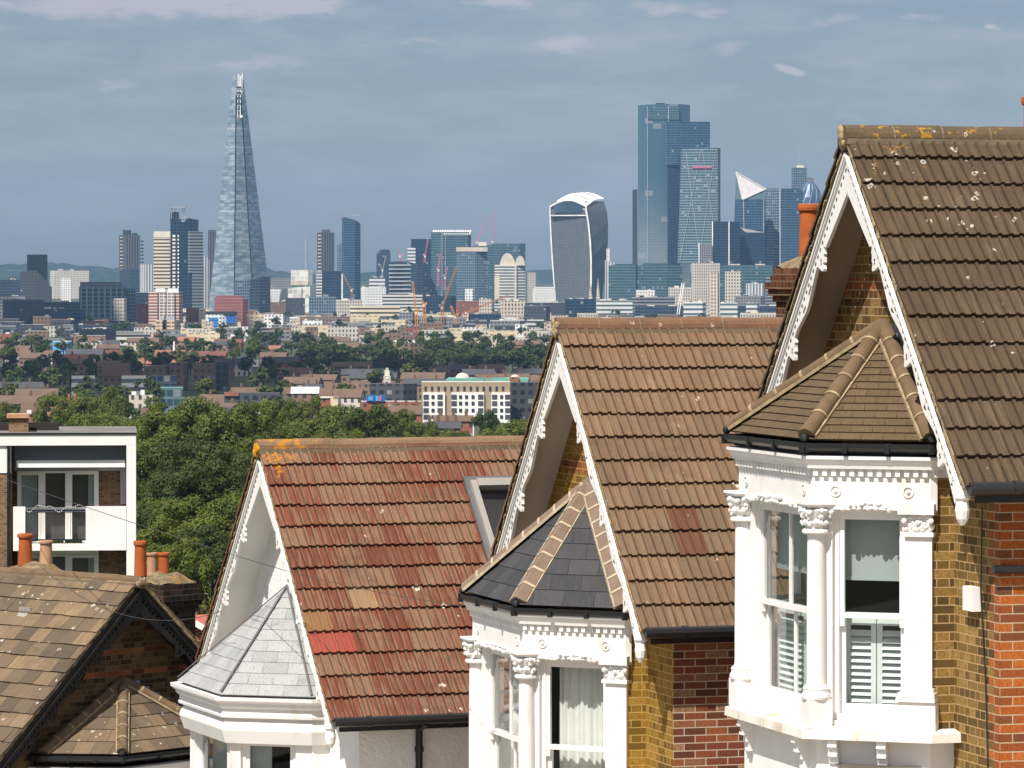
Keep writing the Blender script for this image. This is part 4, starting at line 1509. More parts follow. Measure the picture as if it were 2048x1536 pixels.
# ---------------------------------------------------------------- trees
LEAF = leafmat('leaf_green', (0.030, 0.050, 0.008), (0.108, 0.138, 0.016), (0.12, 0.138, 0.016))
LEAFD = leafmat('leaf_dark', (0.020, 0.038, 0.010), (0.062, 0.092, 0.017), (0.080, 0.100, 0.018))
LEAFY = leafmat('leaf_lime', (0.16, 0.20, 0.012), (0.26, 0.30, 0.02), (0.2, 0.24, 0.02))
BARK = plain('bark', (0.05, 0.04, 0.03), 0.95, 0.2, 3.0)


def crown_mesh(seed, lobes, leaves, size, rx=5.6, rz=5.2, zc=9.0, cone=False):
    """leaf-sized faces spread through uneven lobes"""
    r_ = random.Random(seed)
    mb = MB()
    L = []
    for k in range(lobes):
        a = r_.uniform(0, 2 * math.pi)
        e = math.asin(r_.uniform(-0.75, 1.0))
        q = r_.uniform(.35, .74)
        if cone:
            h = r_.uniform(0, 1)
            rr = (1 - h) * rx * .6
            L.append((rr * math.cos(a), rr * math.sin(a), zc - rz + 2 * rz * h, rx * (1 - h) * .55 + .5))
        else:
            L.append((rx * q * math.cos(a) * math.cos(e), rx * q * math.sin(a) * math.cos(e), zc + rz * q * math.sin(e), r_.uniform(.34, .48) * rx))
    # each lobe carries smaller boughs on its outer and upper side
    T = []
    for (lx, ly, lz, lr) in L:
        for k in range(6 if not cone else 2):
            d_ = Vector((r_.gauss(lx / rx, .8), r_.gauss(ly / rx, .8), r_.gauss(.45, .7)))
            if d_.length < .1:
                continue
            d_.normalize()
            T.append((lx + d_.x * lr * .75, ly + d_.y * lr * .75, lz + d_.z * lr * .65, lr * r_.uniform(.38, .62)))
    L0, L = L, T
    tot = sum(l[3] ** 2 for l in L)
    for (lx, ly, lz, lr) in L:
        for k in range(int(leaves * lr * lr / tot)):
            d_ = Vector((r_.gauss(0, 1), r_.gauss(0, 1), r_.gauss(0, 1)))
            if d_.length < .1:
                continue
            d_.normalize()
            rad = lr * (r_.random() ** .22) * (1 + r_.uniform(-.12, .14))
            p = Vector((lx, ly, lz)) + Vector((d_.x * rad, d_.y * rad, d_.z * rad * .85))
            nrm = (d_ * 1.0 + Vector((r_.gauss(0, .28), r_.gauss(0, .28), r_.gauss(.22, .28)))).normalized()
            t = nrm.cross(Vector((r_.gauss(0, 1), r_.gauss(0, 1), r_.gauss(0, 1)))).normalized()
            b = nrm.cross(t)
            s_ = size * r_.uniform(.6, 1.35)
            mb.poly([p - t * s_ * .5, p + b * s_ * .33, p + t * s_ * .55, p - b * s_ * .33])
    return mb, L0


def make_tree(name, mat, seed, lobes, leaves, size, **k):
    root = empty(name, (0, 0, -500))
    mb, L = crown_mesh(seed, lobes, leaves, size, **k)
    mb.build('crown', mat, root)
    r_ = random.Random(seed + 9)
    tb = MB()
    tb.tube((0, 0, -1.5), (0.1, 0, 5.0), .42, .28, 9)
    tb.tube((0.1, 0, 5.0), (0.2, .1, 9.5), .28, .12, 7)
    for l in L[:9]:
        tb.tube((0.1, 0, r_.uniform(3.6, 7)), l[:3], .14, .04, 5)
    tb.build('trunk', BARK, root)
    return root


PROTO = {}
for k in range(4):
    PROTO['near%d' % k] = make_tree('broadleaf_tree', LEAF, 20 + k, 11, 17000, .34)
for k in range(2):
    PROTO['dark%d' % k] = make_tree('broadleaf_tree', LEAFD, 40 + k, 10, 17000, .29)
for k in range(3):
    PROTO['far%d' % k] = make_tree('broadleaf_tree', LEAFD, 60 + k, 7, 800, 1.15, rz=4.6, zc=7.6)
for k in range(2):
    PROTO['mid%d' % k] = make_tree('broadleaf_tree', LEAF, 70 + k, 8, 1500, .9, rz=4.6, zc=7.6)
PROTO['lime'] = make_tree('broadleaf_tree', LEAFY, 80, 14, 3500, .55)
PROTO['conifer'] = make_tree('conifer_tree', LEAFD, 90, 18, 3000, .6, rx=3.2, rz=6.8, zc=8.0, cone=True)
USED = set()
TREES = []


def plant(kind, px, pytop, d_, wpx=None, label=None, group=None, zbase=None):
    proto = PROTO[kind]
    if kind in USED:
        o = copy_tree(proto)
    else:
        o = proto
        USED.add(kind)
    zb = ground(d_) if zbase is None else zbase
    ztop = EYE + (HOR - pytop) * d_ / F
    h = max(4.0, ztop - zb)
    H0 = {'far': 12.0, 'mid': 12.0}.get(kind[:3], 13.6)
    sz = h / H0
    sx = sz if wpx is None else (wpx * d_ / F) / 11.0
    o.location = ((px - 1024) * d_ / F, d_, zb)
    o.scale = (sx, sx, sz)
    o.rotation_euler = (0, 0, random.Random(px * 13 + int(d_)).uniform(0, 6.28))
    tag(o, label, 'tree', group)
    TREES.append((o, px, pytop, d_, kind))
    return o


NEAR = [(150, 775, 1050, 105), (215, 772, 1020, 85), (110, 815, 900, 70), (60, 838, 820, 90), (245, 815, 880, 95), (20, 800, 900, 60), (185, 830, 800, 90), (128, 845, 700, 80),
        (600, 828, 820, 95), (655, 806, 800, 110), (735, 798, 780, 120), (790, 822, 790, 95), (850, 852, 800, 85), (905, 862, 820, 70), (1030, 842, 830, 100), (560, 848, 760, 90), (690, 850, 700, 120), (780, 858, 690, 110), (995, 870, 760, 90),
        (318, 812, 660, 110), (372, 792, 640, 125), (440, 789, 620, 135), (498, 806, 630, 110), (285, 850, 600, 100), (545, 850, 610, 100), (620, 856, 600, 130),
        (300, 885, 500, 120), (360, 862, 480, 130), (430, 868, 470, 140), (505, 872, 480, 120),
        (285, 940, 400, 120), (335, 925, 385, 140), (405, 905, 380, 150), (465, 915, 390, 130),
        (300, 1000, 360, 120), (350, 985, 350, 140), (410, 975, 345, 150), (455, 985, 345, 120),
        (292, 1050, 330, 110), (338, 1035, 325, 120), (395, 1040, 335, 120), (440, 1060, 340, 90),
        (575, 800, 900, 80), (630, 796, 880, 90), (685, 806, 860, 90), (760, 806, 860, 90), (820, 838, 850, 80), (868, 846, 860, 80), (940, 862, 860, 80), (1040, 838, 900, 90), (340, 830, 640, 100), (530, 820, 660, 100), (410, 800, 660, 100), (300, 1110, 240, 110), (345, 1090, 230, 120), (360, 1125, 330, 60), (425, 1115, 345, 80)]
ORD = ['first', 'second', 'third', 'fourth', 'fifth', 'sixth', 'seventh', 'eighth', 'ninth', 'tenth', 'eleventh', 'twelfth', 'thirteenth', 'fourteenth', 'fifteenth',
       'sixteenth', 'seventeenth', 'eighteenth', 'nineteenth', 'twentieth']


def ordinal(k):
    if k >= 99:
        return 'hundred' + ('th' if k == 99 else ' and ' + ordinal(k - 100))
    if k < 20:
        return ORD[k]
    t = (k + 1) // 10 - 2
    u_ = (k + 1) % 10
    if u_ == 0:
        return ['twentieth', 'thirtieth', 'fortieth', 'fiftieth', 'sixtieth', 'seventieth', 'eightieth', 'ninetieth'][t]
    return ['twenty', 'thirty', 'forty', 'fifty', 'sixty', 'seventy', 'eighty', 'ninety'][t] + '-' + ORD[u_ - 1]


for i, (px, py, dd, wp) in enumerate(NEAR):
    kind = 'near%d' % (i % 4) if not (i % 7 == 3 or (dd < 520 and i % 5 in (0, 2, 3))) else 'dark%d' % (i % 2)
    plant(kind, px, py, dd, wp * 1.3, None, 'leafy trees behind the near houses')
plant('dark0', 968, 812, 1050, 78, 'round dark green tree standing before the white and ochre flats', 'leafy trees behind the near houses')
plant('dark1', 925, 852, 900, 70, None, 'leafy trees behind the near houses')
plant('lime', 528, 806, 1200, 46, 'bright lime green tree beyond the near trees', 'trees among the distant houses')
plant('conifer', 136, 748, 1900, 17, 'tall narrow dark conifer among brown brick houses', 'trees among the distant houses')

# ---------------------------------------------------------------- white framed block of flats beside the wood
DF = 145.0
KF = KPX(DF)
zf = ground(DF)
X0F = (272 - 1024) / KF
flats = empty('apartment_block', (X0F, DF, zf), .087, 'white framed flat roofed apartment block with a recessed balcony', 'apartment block')


def fx(px):
    return (px - 272) / KF


def fz(py):
    return EYE + (HOR - py) / KF - zf


M['flat_white'] = plain('painted_concrete', (0.74, 0.73, 0.71), 0.7, 0.05, 0.8, 0.1, dirt=(0.52, 0.46, 0.38), dirt_at=0.68)
M['flat_brick'] = brick('brown_flat_brick', [(0, (0.10, 0.055, 0.03)), (0.5, (0.22, 0.125, 0.065)), (1, (0.32, 0.19, 0.10))], (0.28, 0.21, 0.15), soot=0.15)
M['felt'] = plain('roof_felt', (0.16, 0.15, 0.14), 0.95, 0.2, 0.6)
M['rail'] = plain('blue_black_railing', (0.016, 0.02, 0.04), 0.5)
M['grey_panel'] = plain('grey_panel', (0.42, 0.42, 0.42), 0.8, 0.06, 0.8)
LX = fx(-260)


def fpart(name, mat, boxes, bb=None, parent=None):
    mb = MB()
    for (a, b, c_, e_, y0, y1) in boxes:
        mb.box(fx(a), fx(b), y0, y1, fz(e_), fz(c_))
    return mb.build(name, mat, parent or flats)


fpart('roof', M['felt'], [(-260, 271, 866, 868, -.05, 6.3)])
fpart('roof_fascia', M['flat_white'], [(-260, 272, 868.3, 890, -.12, 0.3), (255, 272.3, 868.3, 890, .302, 6.3)])
fpart('roof_edge', M['black'], [(-260, 272.6, 865, 868.2, -.16, -.055)])
fpart('end_frame', M['flat_white'], [(253, 272, 890.2, 1420, -.12, 6.3)])
fpart('parapet', M['under'], [(-260, 116, 850, 865.8, 2.6, 2.9)])
fpart('back_wall', M['flat_brick'], [(-260, 252.8, 890.2, 1420, 1.5, 1.8)])
mb = MB()
mb.wallquad((fx(-260), -.02), (fx(24), -.02), fz(1420), fz(945))
mb.wallquad((fx(24), -.02), (fx(24), 1.5), fz(1420), fz(945))
mb.build('brick_wall', M['flat_brick'], flats)
fpart('wall_panel', M['flat_white'], [(-260, 24, 890.2, 944.8, -.05, .2)])
fpart('recess_panel', M['grey_panel'], [(28, 252.8, 890.2, 936, 1.30, 1.498), (28, 250, 936.2, 945, 1.34, 1.498), (240.5, 252.8, 936.2, 1012, 1.3, 1.498)])
fpart('canopy_slab', M['flat_white'], [(34, 250, 921, 935, .25, 1.3)])
# glazed balcony doors
for (row0, row1) in ((945, 1112), (1113, 1270)):
    fpart('window_frame', M['white'], [(34, 42, row0, row1, 1.2, 1.498), (76, 90, row0, row1, 1.2, 1.498), (130, 144, row0, row1, 1.2, 1.498), (188, 197, row0, row1, 1.2, 1.498),
                                       (42, 76, row0, row0 + 8, 1.22, 1.498), (90, 130, row0, row0 + 4, 1.22, 1.498), (144, 188, row0, row0 + 7, 1.22, 1.498),
                                       (42, 76, row0 + 73, row0 + 82, 1.22, 1.498), (90, 130, row0 + 73, row0 + 82, 1.22, 1.498), (144, 188, row0 + 73, row0 + 82, 1.22, 1.498),
                                       (42, 76, row1 - 9, row1, 1.22, 1.498), (90, 130, row1 - 9, row1, 1.22, 1.498), (144, 188, row1 - 9, row1, 1.22, 1.498)])
    for (a, b) in ((42, 76), (90, 130), (144, 188)):
        mb = MB()
        mb.poly([(fx(a), 1.3, fz(row1)), (fx(b), 1.3, fz(row1)), (fx(b), 1.3, fz(row0)), (fx(a), 1.3, fz(row0))])
        mb.build('window_pane', M['glass'], flats)
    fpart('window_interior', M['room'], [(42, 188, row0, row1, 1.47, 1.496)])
    fpart('curtain', M['blind'], [(42, 74, row0 + 8, row1 - 9, 1.40, 1.42), (176, 188, row0 + 8, row1 - 9, 1.40, 1.42)])
fpart('balcony_slab', M['flat_white'], [(28, 252.8, 1086, 1100, -.1, 1.498)])
fpart('balcony_panel', M['flat_white'], [(28, 52, 1012, 1099.8, -.14, -.02)])
fpart('balcony_panel', M['flat_white'], [(172, 252.8, 1012, 1099.8, -.14, -.02)])
mb = MB()
mb.box(fx(52), fx(172), -.10, -.05, fz(1022), fz(1018))
mb.box(fx(52), fx(172), -.10, -.05, fz(1080), fz(1077))
for k in range(41):
    a = 53 + k * 2.95
    w_ = .9 if k % 10 == 0 else .45
    mb.box(fx(a), fx(a + w_), -.09, -.06, fz(1077), fz(1022.2))
mb.build('balcony_railing', M['rail'], flats)
fpart('planter', plain('green_planter', (0.05, 0.07, 0.012), 0.9, 0.4, 8), [(80, 128, 1080, 1086, .05, .3), (130, 165, 1079, 1086, .05, .3)])
mb = MB()
for k in range(34):
    t = k / 33
    a = 40 + 132 * t
    yy = 1015 + 5 * math.sin(t * 13) - 3 * math.sin(t * 29)
    mb.blob((fx(a), -.13, fz(yy)), .022, 5, 4)
mb.build('string_light', M['white'], flats)
mb = MB()
mb.tube((fx(19), -.12, fz(1420)), (fx(19), -.12, fz(890)), .055, n=8)
mb.box(fx(16), fx(22), -.2, -.06, fz(1012), fz(1004))
mb.build('downpipe', M['black'], flats)
st = fpart('chimney_stack', M['flat_brick'], [(17, 56, 838, 866, 1.2, 2.2)])
fpart('chimney_cap', M['pot_buff'], [(13, 58, 830, 837.8, 1.1, 2.3)], parent=st)

# ---------------------------------------------------------------- roofs glimpsed between the houses
M['roof_pink'] = plain('pink_sheet_roof', (0.44, 0.13, 0.09), 0.7, 0.1, 2.0)
M['roof_slate'] = plain('grey_slate_roof', (0.20, 0.19, 0.19), 0.8, 0.15, 1.5)
M['roof_tan'] = plain('tan_tile_roof', (0.30, 0.24, 0.16), 0.9, 0.15, 1.5)


def gable_house(name, label, dist, gx0, gx1, gy, gfoot, rx1, mat_wall, mat_roof, trim=None, lean=(.25, 1.0), back=8.0):
    """gable end towards us (gx0..gx1, apex row gy), ridge running back"""
    k = KPX(dist)
    xm = (gx0 + gx1) / 2
    w_ = (gx1 - gx0) / k
    O = P(xm, gfoot, dist)
    zb = ground(dist)
    root = empty(name, (O.x, O.y, zb), 0, label, 'house', 'houses glimpsed behind the terrace')
    zt, ze_ = P(xm, gy, dist).z - zb, O.z - zb
    mb = MB()
    mb.poly([(-w_ / 2, 0, -1), (w_ / 2, 0, -1), (w_ / 2, 0, ze_), (0, 0, zt), (-w_ / 2, 0, ze_)], [(-w_ / 2, 0), (w_ / 2, 0), (w_ / 2, ze_), (0, zt), (-w_ / 2, ze_)])
    bx, by = lean[0] * back, lean[1] * back
    mb.wallquad((w_ / 2, 0), (w_ / 2 + bx, by), -1, ze_)
    mb.wallquad((-w_ / 2 + bx, by), (-w_ / 2, 0), -1, ze_)
    mb.build('wall', mat_wall, root)
    for sg in (-1, 1):
        rb = MB()
        e = 0.18
        a, b = Vector((0, -e, zt + .06)), Vector((sg * (w_ / 2 + e), -e, ze_ + .06 - e * (zt - ze_) / (w_ / 2)))
        sh = Vector((bx, by + e, 0))
        up_ = Vector((0, 0, .07))
        rb.poly([a + up_, b + up_, b + sh + up_, a + sh + up_])
        rb.poly([a, b, b + sh, a + sh])
        rb.poly([a, b, b + up_, a + up_])
        rb.build('roof', mat_roof, root)
        if trim:
            tb = MB()
            tb.bar(a - Vector((0, .03, .02)), b - Vector((0, .03, .02)), .04, .16)
            tb.build('bargeboard', trim, root)
    return root


gable_house('small_house', 'small house with white edged gable half hidden by shrubs', 300, 389, 425, 1178, 1207, 0, M['flat_brick'], M['roof_slate'], M['white'], (-.3, 1.0))
gable_house('small_house', 'tan roofed house behind the white edged gable', 330, 410, 470, 1180, 1212, 0, M['flat_brick'], M['roof_tan'], None, (1.2, .6))
o = gable_house('outbuilding', 'outbuilding with pink sheet roof beside the sooty chimney', 120, 352, 395, 1238, 1250, 0, M['brick_mixed'], M['roof_pink'], M['white'], (1.6, .35), 3.0)

# ---------------------------------------------------------------- the city, 1.5 to 7 km away
CITY = []
FM = {}
FM['navy'] = facade('navy_glass', (0.045, 0.06, 0.085), (0.03, 0.05, 0.085), 3.2, 3.8, .8, .7, .2, .3, .5, .1)
FM['black'] = facade('black_glass', (0.006, 0.012, 0.02), (0.004, 0.010, 0.018), 4, 4, .8, .8, .4, 0, .8, .0)
FM['teal'] = facade('teal_glass', (0.09, 0.15, 0.17), (0.05, 0.11, 0.135), 3, 3.9, .85, .72, .18, .4, .5, .15)
FM['bluegrey'] = facade('blue_grey_glass', (0.16, 0.21, 0.26), (0.07, 0.12, 0.165), 3, 3.9, .75, .75, .18, .4, .5, .15)
FM['blue'] = facade('blue_glass', (0.075, 0.12, 0.17), (0.035, 0.085, 0.135), 3.5, 3.9, .9, .78, .15, .45, .4, .05)
FM['deepblue'] = facade('deep_blue_glass', (0.022, 0.042, 0.07), (0.014, 0.034, 0.06), 3.5, 3.9, .85, .8, .2, .15, .5, .04)
FM['palegl'] = facade('pale_glass', (0.22, 0.27, 0.32), (0.10, 0.16, 0.21), 3.2, 4.1, .86, .74, .15, .45, .4, .2)
FM['cream_band'] = facade('cream_banded', (0.62, 0.54, 0.40), (0.09, 0.06, 0.04), 60, 4.4, 1.1, .45, .5, 0, .9, .0)
FM['grey_band'] = facade('grey_banded', (0.20, 0.21, 0.22), (0.05, 0.06, 0.075), 60, 3.9, 1.1, .5, .3, .1, .8, .0)
FM['pale_band'] = facade('pale_banded', (0.55, 0.54, 0.50), (0.06, 0.06, 0.065), 60, 4.2, 1.1, .46, .3, .1, .8, .0)
FM['white_band'] = facade('white_banded', (0.60, 0.60, 0.57), (0.10, 0.14, 0.15), 60, 5.2, 1.1, .46, .3, .1, .8, .0)
FM['red_band'] = facade('brick_and_white_banded', (0.56, 0.49, 0.42), (0.30, 0.09, 0.045), 60, 3.0, 1.1, .55, .8, 0, .9, .0)
FM['tan_band'] = facade('tan_banded_flats', (0.56, 0.48, 0.36), (0.30, 0.15, 0.07), 4.5, 3.0, .8, .55, .8, 0, .9, .2)
FM['balcony'] = facade('balcony_stack', (0.56, 0.51, 0.46), (0.10, 0.055, 0.05), 4.0, 3.0, .75, .45, .8, 0, .9, .1)
FM['redbrick'] = facade('red_brick_offices', (0.235, 0.07, 0.055), (0.42, 0.30, 0.26), 2.6, 3.3, .4, .38, .6, 0, .9, .1)
FM['brick'] = facade('brown_brick_block', (0.20, 0.13, 0.085), (0.05, 0.05, 0.055), 3.4, 3.1, .45, .5, .3, 0, .9, .25)
FM['red'] = facade('red_brick_block', (0.25, 0.09, 0.055), (0.06, 0.05, 0.05), 3.2, 3.1, .4, .48, .3, 0, .9, .3)
FM['cream'] = facade('cream_block', (0.60, 0.50, 0.34), (0.30, 0.21, 0.12), 5.5, 3.6, .62, .34, .5, 0, .9, .2)
FM['stone'] = facade('pale_stone_block', (0.50, 0.45, 0.38), (0.07, 0.07, 0.075), 3.0, 3.8, .42, .55, .3, 0, .9, .1)
FM['white'] = facade('white_block', (0.70, 0.69, 0.66), (0.12, 0.13, 0.14), 3.6, 3.4, .5, .42, .3, 0, .9, .1)
FM['whiteplain'] = facade('white_wall', (0.72, 0.70, 0.63), (0.62, 0.60, 0.54), 6, 6, .9, .9, .7, 0, .9, 0)
FM['grey'] = facade('grey_block', (0.20, 0.20, 0.205), (0.06, 0.065, 0.075), 3.4, 3.5, .6, .48, .3, 0, .9, .1)
FM['dark'] = facade('dark_block', (0.055, 0.06, 0.068), (0.025, 0.03, 0.04), 3.4, 3.5, .6, .5, .3, .1, .7, .05)
FM['darkrib'] = facade('dark_ribbed', (0.115, 0.105, 0.105), (0.03, 0.035, 0.05), 4.2, 80, .55, 1.1, .4, 0, .8, 0)
FM['whiterib'] = facade('white_ribbed', (0.55, 0.55, 0.55), (0.16, 0.17, 0.19), 4.0, 80, .5, 1.1, .4, 0, .8, 0)
FM['col'] = facade('columned_glass', (0.22, 0.27, 0.30), (0.035, 0.055, 0.075), 6.5, 4.6, .68, .8, .3, .2, .8, .05)
FM['hatch'] = facade('punched_stone', (0.55, 0.47, 0.38), (0.06, 0.055, 0.06), 3.6, 4.2, .42, .6, .3, 0, .9, .0)
FM['cheese'] = facade('braced_glass', (0.17, 0.23, 0.25), (0.055, 0.105, 0.13), 4.5, 4.0, .95, .62, .18, .4, .5, .12)
SM = {}
for nm, cc in (('roof_red', (0.14, 0.058, 0.042)), ('roof_brown', (0.125, 0.080, 0.056)), ('roof_slate', (0.06, 0.06, 0.068)), ('roof_grey', (0.22, 0.22, 0.22)), ('roof_pale', (0.50, 0.49, 0.46)),
               ('roof_green', (0.14, 0.33, 0.27)), ('white', (0.78, 0.77, 0.73)), ('offwhite', (0.66, 0.62, 0.52)), ('pink', (0.50, 0.14, 0.22)), ('orange', (0.52, 0.22, 0.04)), ('rust', (0.36, 0.15, 0.06)),
               ('dark', (0.03, 0.035, 0.045)), ('steel', (0.32, 0.33, 0.35)), ('blue', (0.02, 0.12, 0.42)), ('sky', (0.10, 0.34, 0.55)), ('salmon', (0.25, 0.11, 0.07)), ('yellow', (0.55, 0.40, 0.18)), ('stone', (0.52, 0.45, 0.36)), ('zinc', (0.36, 0.37, 0.38))):
    SM[nm] = plain('far_' + nm, cc, 0.8, 0.14, 0.08, 0.0)


def prism(name, label, d_, pts, ytop, mat, ybase=None, depth=22, cat='building', group=None, roof='roof_grey', parent=None, part_of=None):
    """upright block; pts = front corners, left to right, as (column, extra distance); ytop a row or a list of rows"""
    zb = ground(d_) - 1.0 if ybase is None else EYE + (HOR - ybase) * d_ / F
    W_ = [((px - 1024) * (d_ + q) / F, d_ + q) for px, q in pts]
    tops = ytop if isinstance(ytop, (list, tuple)) else [ytop] * len(pts)
    Z = [EYE + (HOR - t) * d_ / F for t in tops]
    W_ += [(W_[-1][0] * (1 + depth / d_), W_[-1][1] + depth), (W_[0][0] * (1 + depth / d_), W_[0][1] + depth)]
    Z += [Z[-1], Z[0]]
    if parent is None:
        O = Vector((sum(a for a, b in W_) / len(W_), sum(b for a, b in W_) / len(W_), zb))
    else:
        O = Vector(parent.location)
    mb = MB()
    u = 0.0
    n_ = len(W_)
    loc = [(a - O.x, b - O.y) for a, b in W_]
    for i in range(n_):
        a, b = loc[i], loc[(i + 1) % n_]
        L = math.hypot(b[0] - a[0], b[1] - a[1])
        za, zc_ = Z[i] - O.z, Z[(i + 1) % n_] - O.z
        b0 = zb - O.z
        mb.poly([(*a, b0), (*b, b0), (*b, zc_), (*a, za)], [(u, 0), (u + L, 0), (u + L, zc_ - b0), (u, za - b0)], 0)
        u += L
    mb.poly([(*loc[i], Z[i] - O.z) for i in range(n_)], None, 1)
    o = mb.build(name, [mat if not isinstance(mat, str) else FM.get(mat) or SM[mat], SM[roof]], parent)
    if parent is None:
        o.location = O
        tag(o, label, cat, group)
        CITY.append((o, label))
    return o


def loft(name, label, d_, levels, mat, cat='skyscraper', parent=None, cap=True, group=None, roof='roof_grey', closed=True):
    """tower from rings of (column, extra distance) at given rows, bottom up"""
    zb = EYE + (HOR - levels[0][0]) * d_ / F
    rings = []
    for row, pts in levels:
        z = EYE + (HOR - row) * d_ / F
        rings.append([((px - 1024) * (d_ + q) / F, d_ + q, z) for px, q in pts])
    O = Vector((sum(p[0] for p in rings[0]) / len(rings[0]), sum(p[1] for p in rings[0]) / len(rings[0]), zb)) if parent is None else Vector(parent.location)
    mb = MB()
    n_ = len(rings[0])
    cum = [0]
    for k in range(n_):
        a, b = rings[0][k], rings[0][(k + 1) % n_]
        cum.append(cum[-1] + math.hypot(b[0] - a[0], b[1] - a[1]))
    for r0, r1 in zip(rings, rings[1:]):
        for k in range(n_ if closed else n_ - 1):
            k2 = (k + 1) % n_
            mb.poly([Vector(r0[k]) - O, Vector(r0[k2]) - O, Vector(r1[k2]) - O, Vector(r1[k]) - O],
                    [(cum[k], r0[k][2]), (cum[k + 1], r0[k2][2]), (cum[k + 1], r1[k2][2]), (cum[k], r1[k][2])], 0)
    if cap:
        mb.poly([Vector(p) - O for p in rings[-1]], None, 1)
    o = mb.build(name, [mat if not isinstance(mat, str) else FM.get(mat) or SM[mat], SM[roof]], parent)
    if parent is None:
        o.location = O
        tag(o, label, cat, group)
        CITY.append((o, label))
    return o


def sub(parent, name, mat, d_, boxes):
    """boxes (px0, px1, ytop, ybot, q0, q1) as one part of a building"""
    mb = MB()
    for (a, b, t, u_, q0, q1) in boxes:
        p, q = P(a, t, d_), P(b, u_, d_)
        mb.box(p.x - parent.location.x, q.x - parent.location.x, d_ + q0 - parent.location.y, d_ + q1 - parent.location.y, q.z - parent.location.z, p.z - parent.location.z)
    return mb.build(name, SM.get(mat) or FM[mat], parent)


def rod(parent, name, mat, d_, segs, r):
    mb = MB()
    for (a, b) in segs:
        pa, pb = P(a[0], a[1], d_ + (a[2] if len(a) > 2 else 0)), P(b[0], b[1], d_ + (b[2] if len(b) > 2 else 0))
        mb.bar(pa - parent.location, pb - parent.location, r, r)
    return mb.build(name, SM[mat], parent)


# ---- the tapering glass spire
m_, n = new_mat('shard_panes')
uv = uv_co(n)
u, v, _ = n.sep(uv)
fl = n.m('DIVIDE', v, 3.9)
bay_ = n.m('DIVIDE', u, 9.0)
wn = n.n('ShaderNodeTexWhiteNoise', noise_dimensions='2D')
n.put(wn.inputs['Vector'], n.comb(n.m('FLOOR', bay_), n.m('FLOOR', fl)))
refl_patch = n.noise(n.comb(n.m('MULTIPLY', u, 0.05), n.m('MULTIPLY', v, 0.16)), 1.0, 4, 0.6)  # banded pale patches paint reflections into the pane colour
col = n.mix(n.step(refl_patch, 0.38, 0.62), (0.20, 0.28, 0.34), (0.46, 0.51, 0.54))
col = n.mix(n.m('MULTIPLY', n.step(wn.outputs[0], 0.72, 0.80), 0.5), col, (0.12, 0.19, 0.25))
col = n.mix(n.m('MULTIPLY', n.m('LESS_THAN', n.m('FRACT', fl), 0.18), 0.45), col, (0.12, 0.16, 0.2))
finish(n, col, 0.25, 0.5, None, metal=0.35)
FM['shard'] = m_
D = 5500
sh = empty('tapering_skyscraper', P(480, 634, D), 0, 'tall tapering spire of pale blue glass with an open splintered tip', 'skyscraper')
CITY.append((sh, ''))


def facet(name, lev, mat='shard', th_=6):
    """one leaning glass sheet with a thickness"""
    mb = MB()
    rows = [[P(px, row, D + q) - sh.location for px, q in pts] for row, pts in lev]
    for r0, r1 in zip(rows, rows[1:]):
        for k in range(len(r0) - 1):
            ua = 0
            ub = (r0[k + 1] - r0[k]).length
            uc = (r1[k + 1] - r1[k]).length
            q_ = [r0[k], r0[k + 1], r1[k + 1], r1[k]]
            uvs = [(0, r0[k].z), (ub, r0[k + 1].z), (uc, r1[k + 1].z), (0, r1[k].z)]
            mb.poly(q_, uvs)
            bk = Vector((0, th_, 0))
            mb.poly([p + bk for p in q_], uvs)
            mb.poly([q_[0], q_[3], q_[3] + bk, q_[0] + bk], uvs)
            mb.poly([q_[1], q_[2], q_[2] + bk, q_[1] + bk], uvs)
    return mb.build(name, FM[mat], sh)


facet('glass_facet', [(640, [(415, 25), (467, 0)]), (150, [(465.5, 16), (471.5, 10)])])
facet('glass_facet', [(640, [(469, 2), (508, 20)]), (236, [(473, 9), (483.5, 14)])])
facet('glass_facet', [(640, [(509.5, 18), (546, 66)]), (158, [(481.5, 14), (486.5, 22)])], 'shard')
facet('glass_facet', [(640, [(430, 60), (530, 60)]), (190, [(468, 26), (486, 26)])], 'shard')
sub(sh, 'spine_floor', 'dark', D, [(472, 481, r, r + 3.5, 12, 22) for r in range(172, 236, 11)])
sub(sh, 'spine_floor', 'zinc', D, [(473, 481, r + 4, r + 5.2, 12, 22) for r in range(172, 232, 11)])
rod(sh, 'tip_spike', 'white', D, [((475, 236, 12), (477, 148, 14)), ((480.5, 236, 12), (481.5, 152, 14)), ((483.5, 190, 14), (484.5, 147, 16)), ((478.5, 180, 14), (479.5, 151, 16))], 1.0)
rod(sh, 'tip_spike', 'steel', D, [((467, 160, 24), (467.5, 147, 24)), ((469.5, 160, 24), (470, 148, 24))], 0.8)
sub(sh, 'roof_ball', 'white', D, [(481, 484.5, 230, 235, 4, 8)])
sub(sh, 'podium', 'bluegrey', D, [(470, 499, 560, 634, -6, 20)])

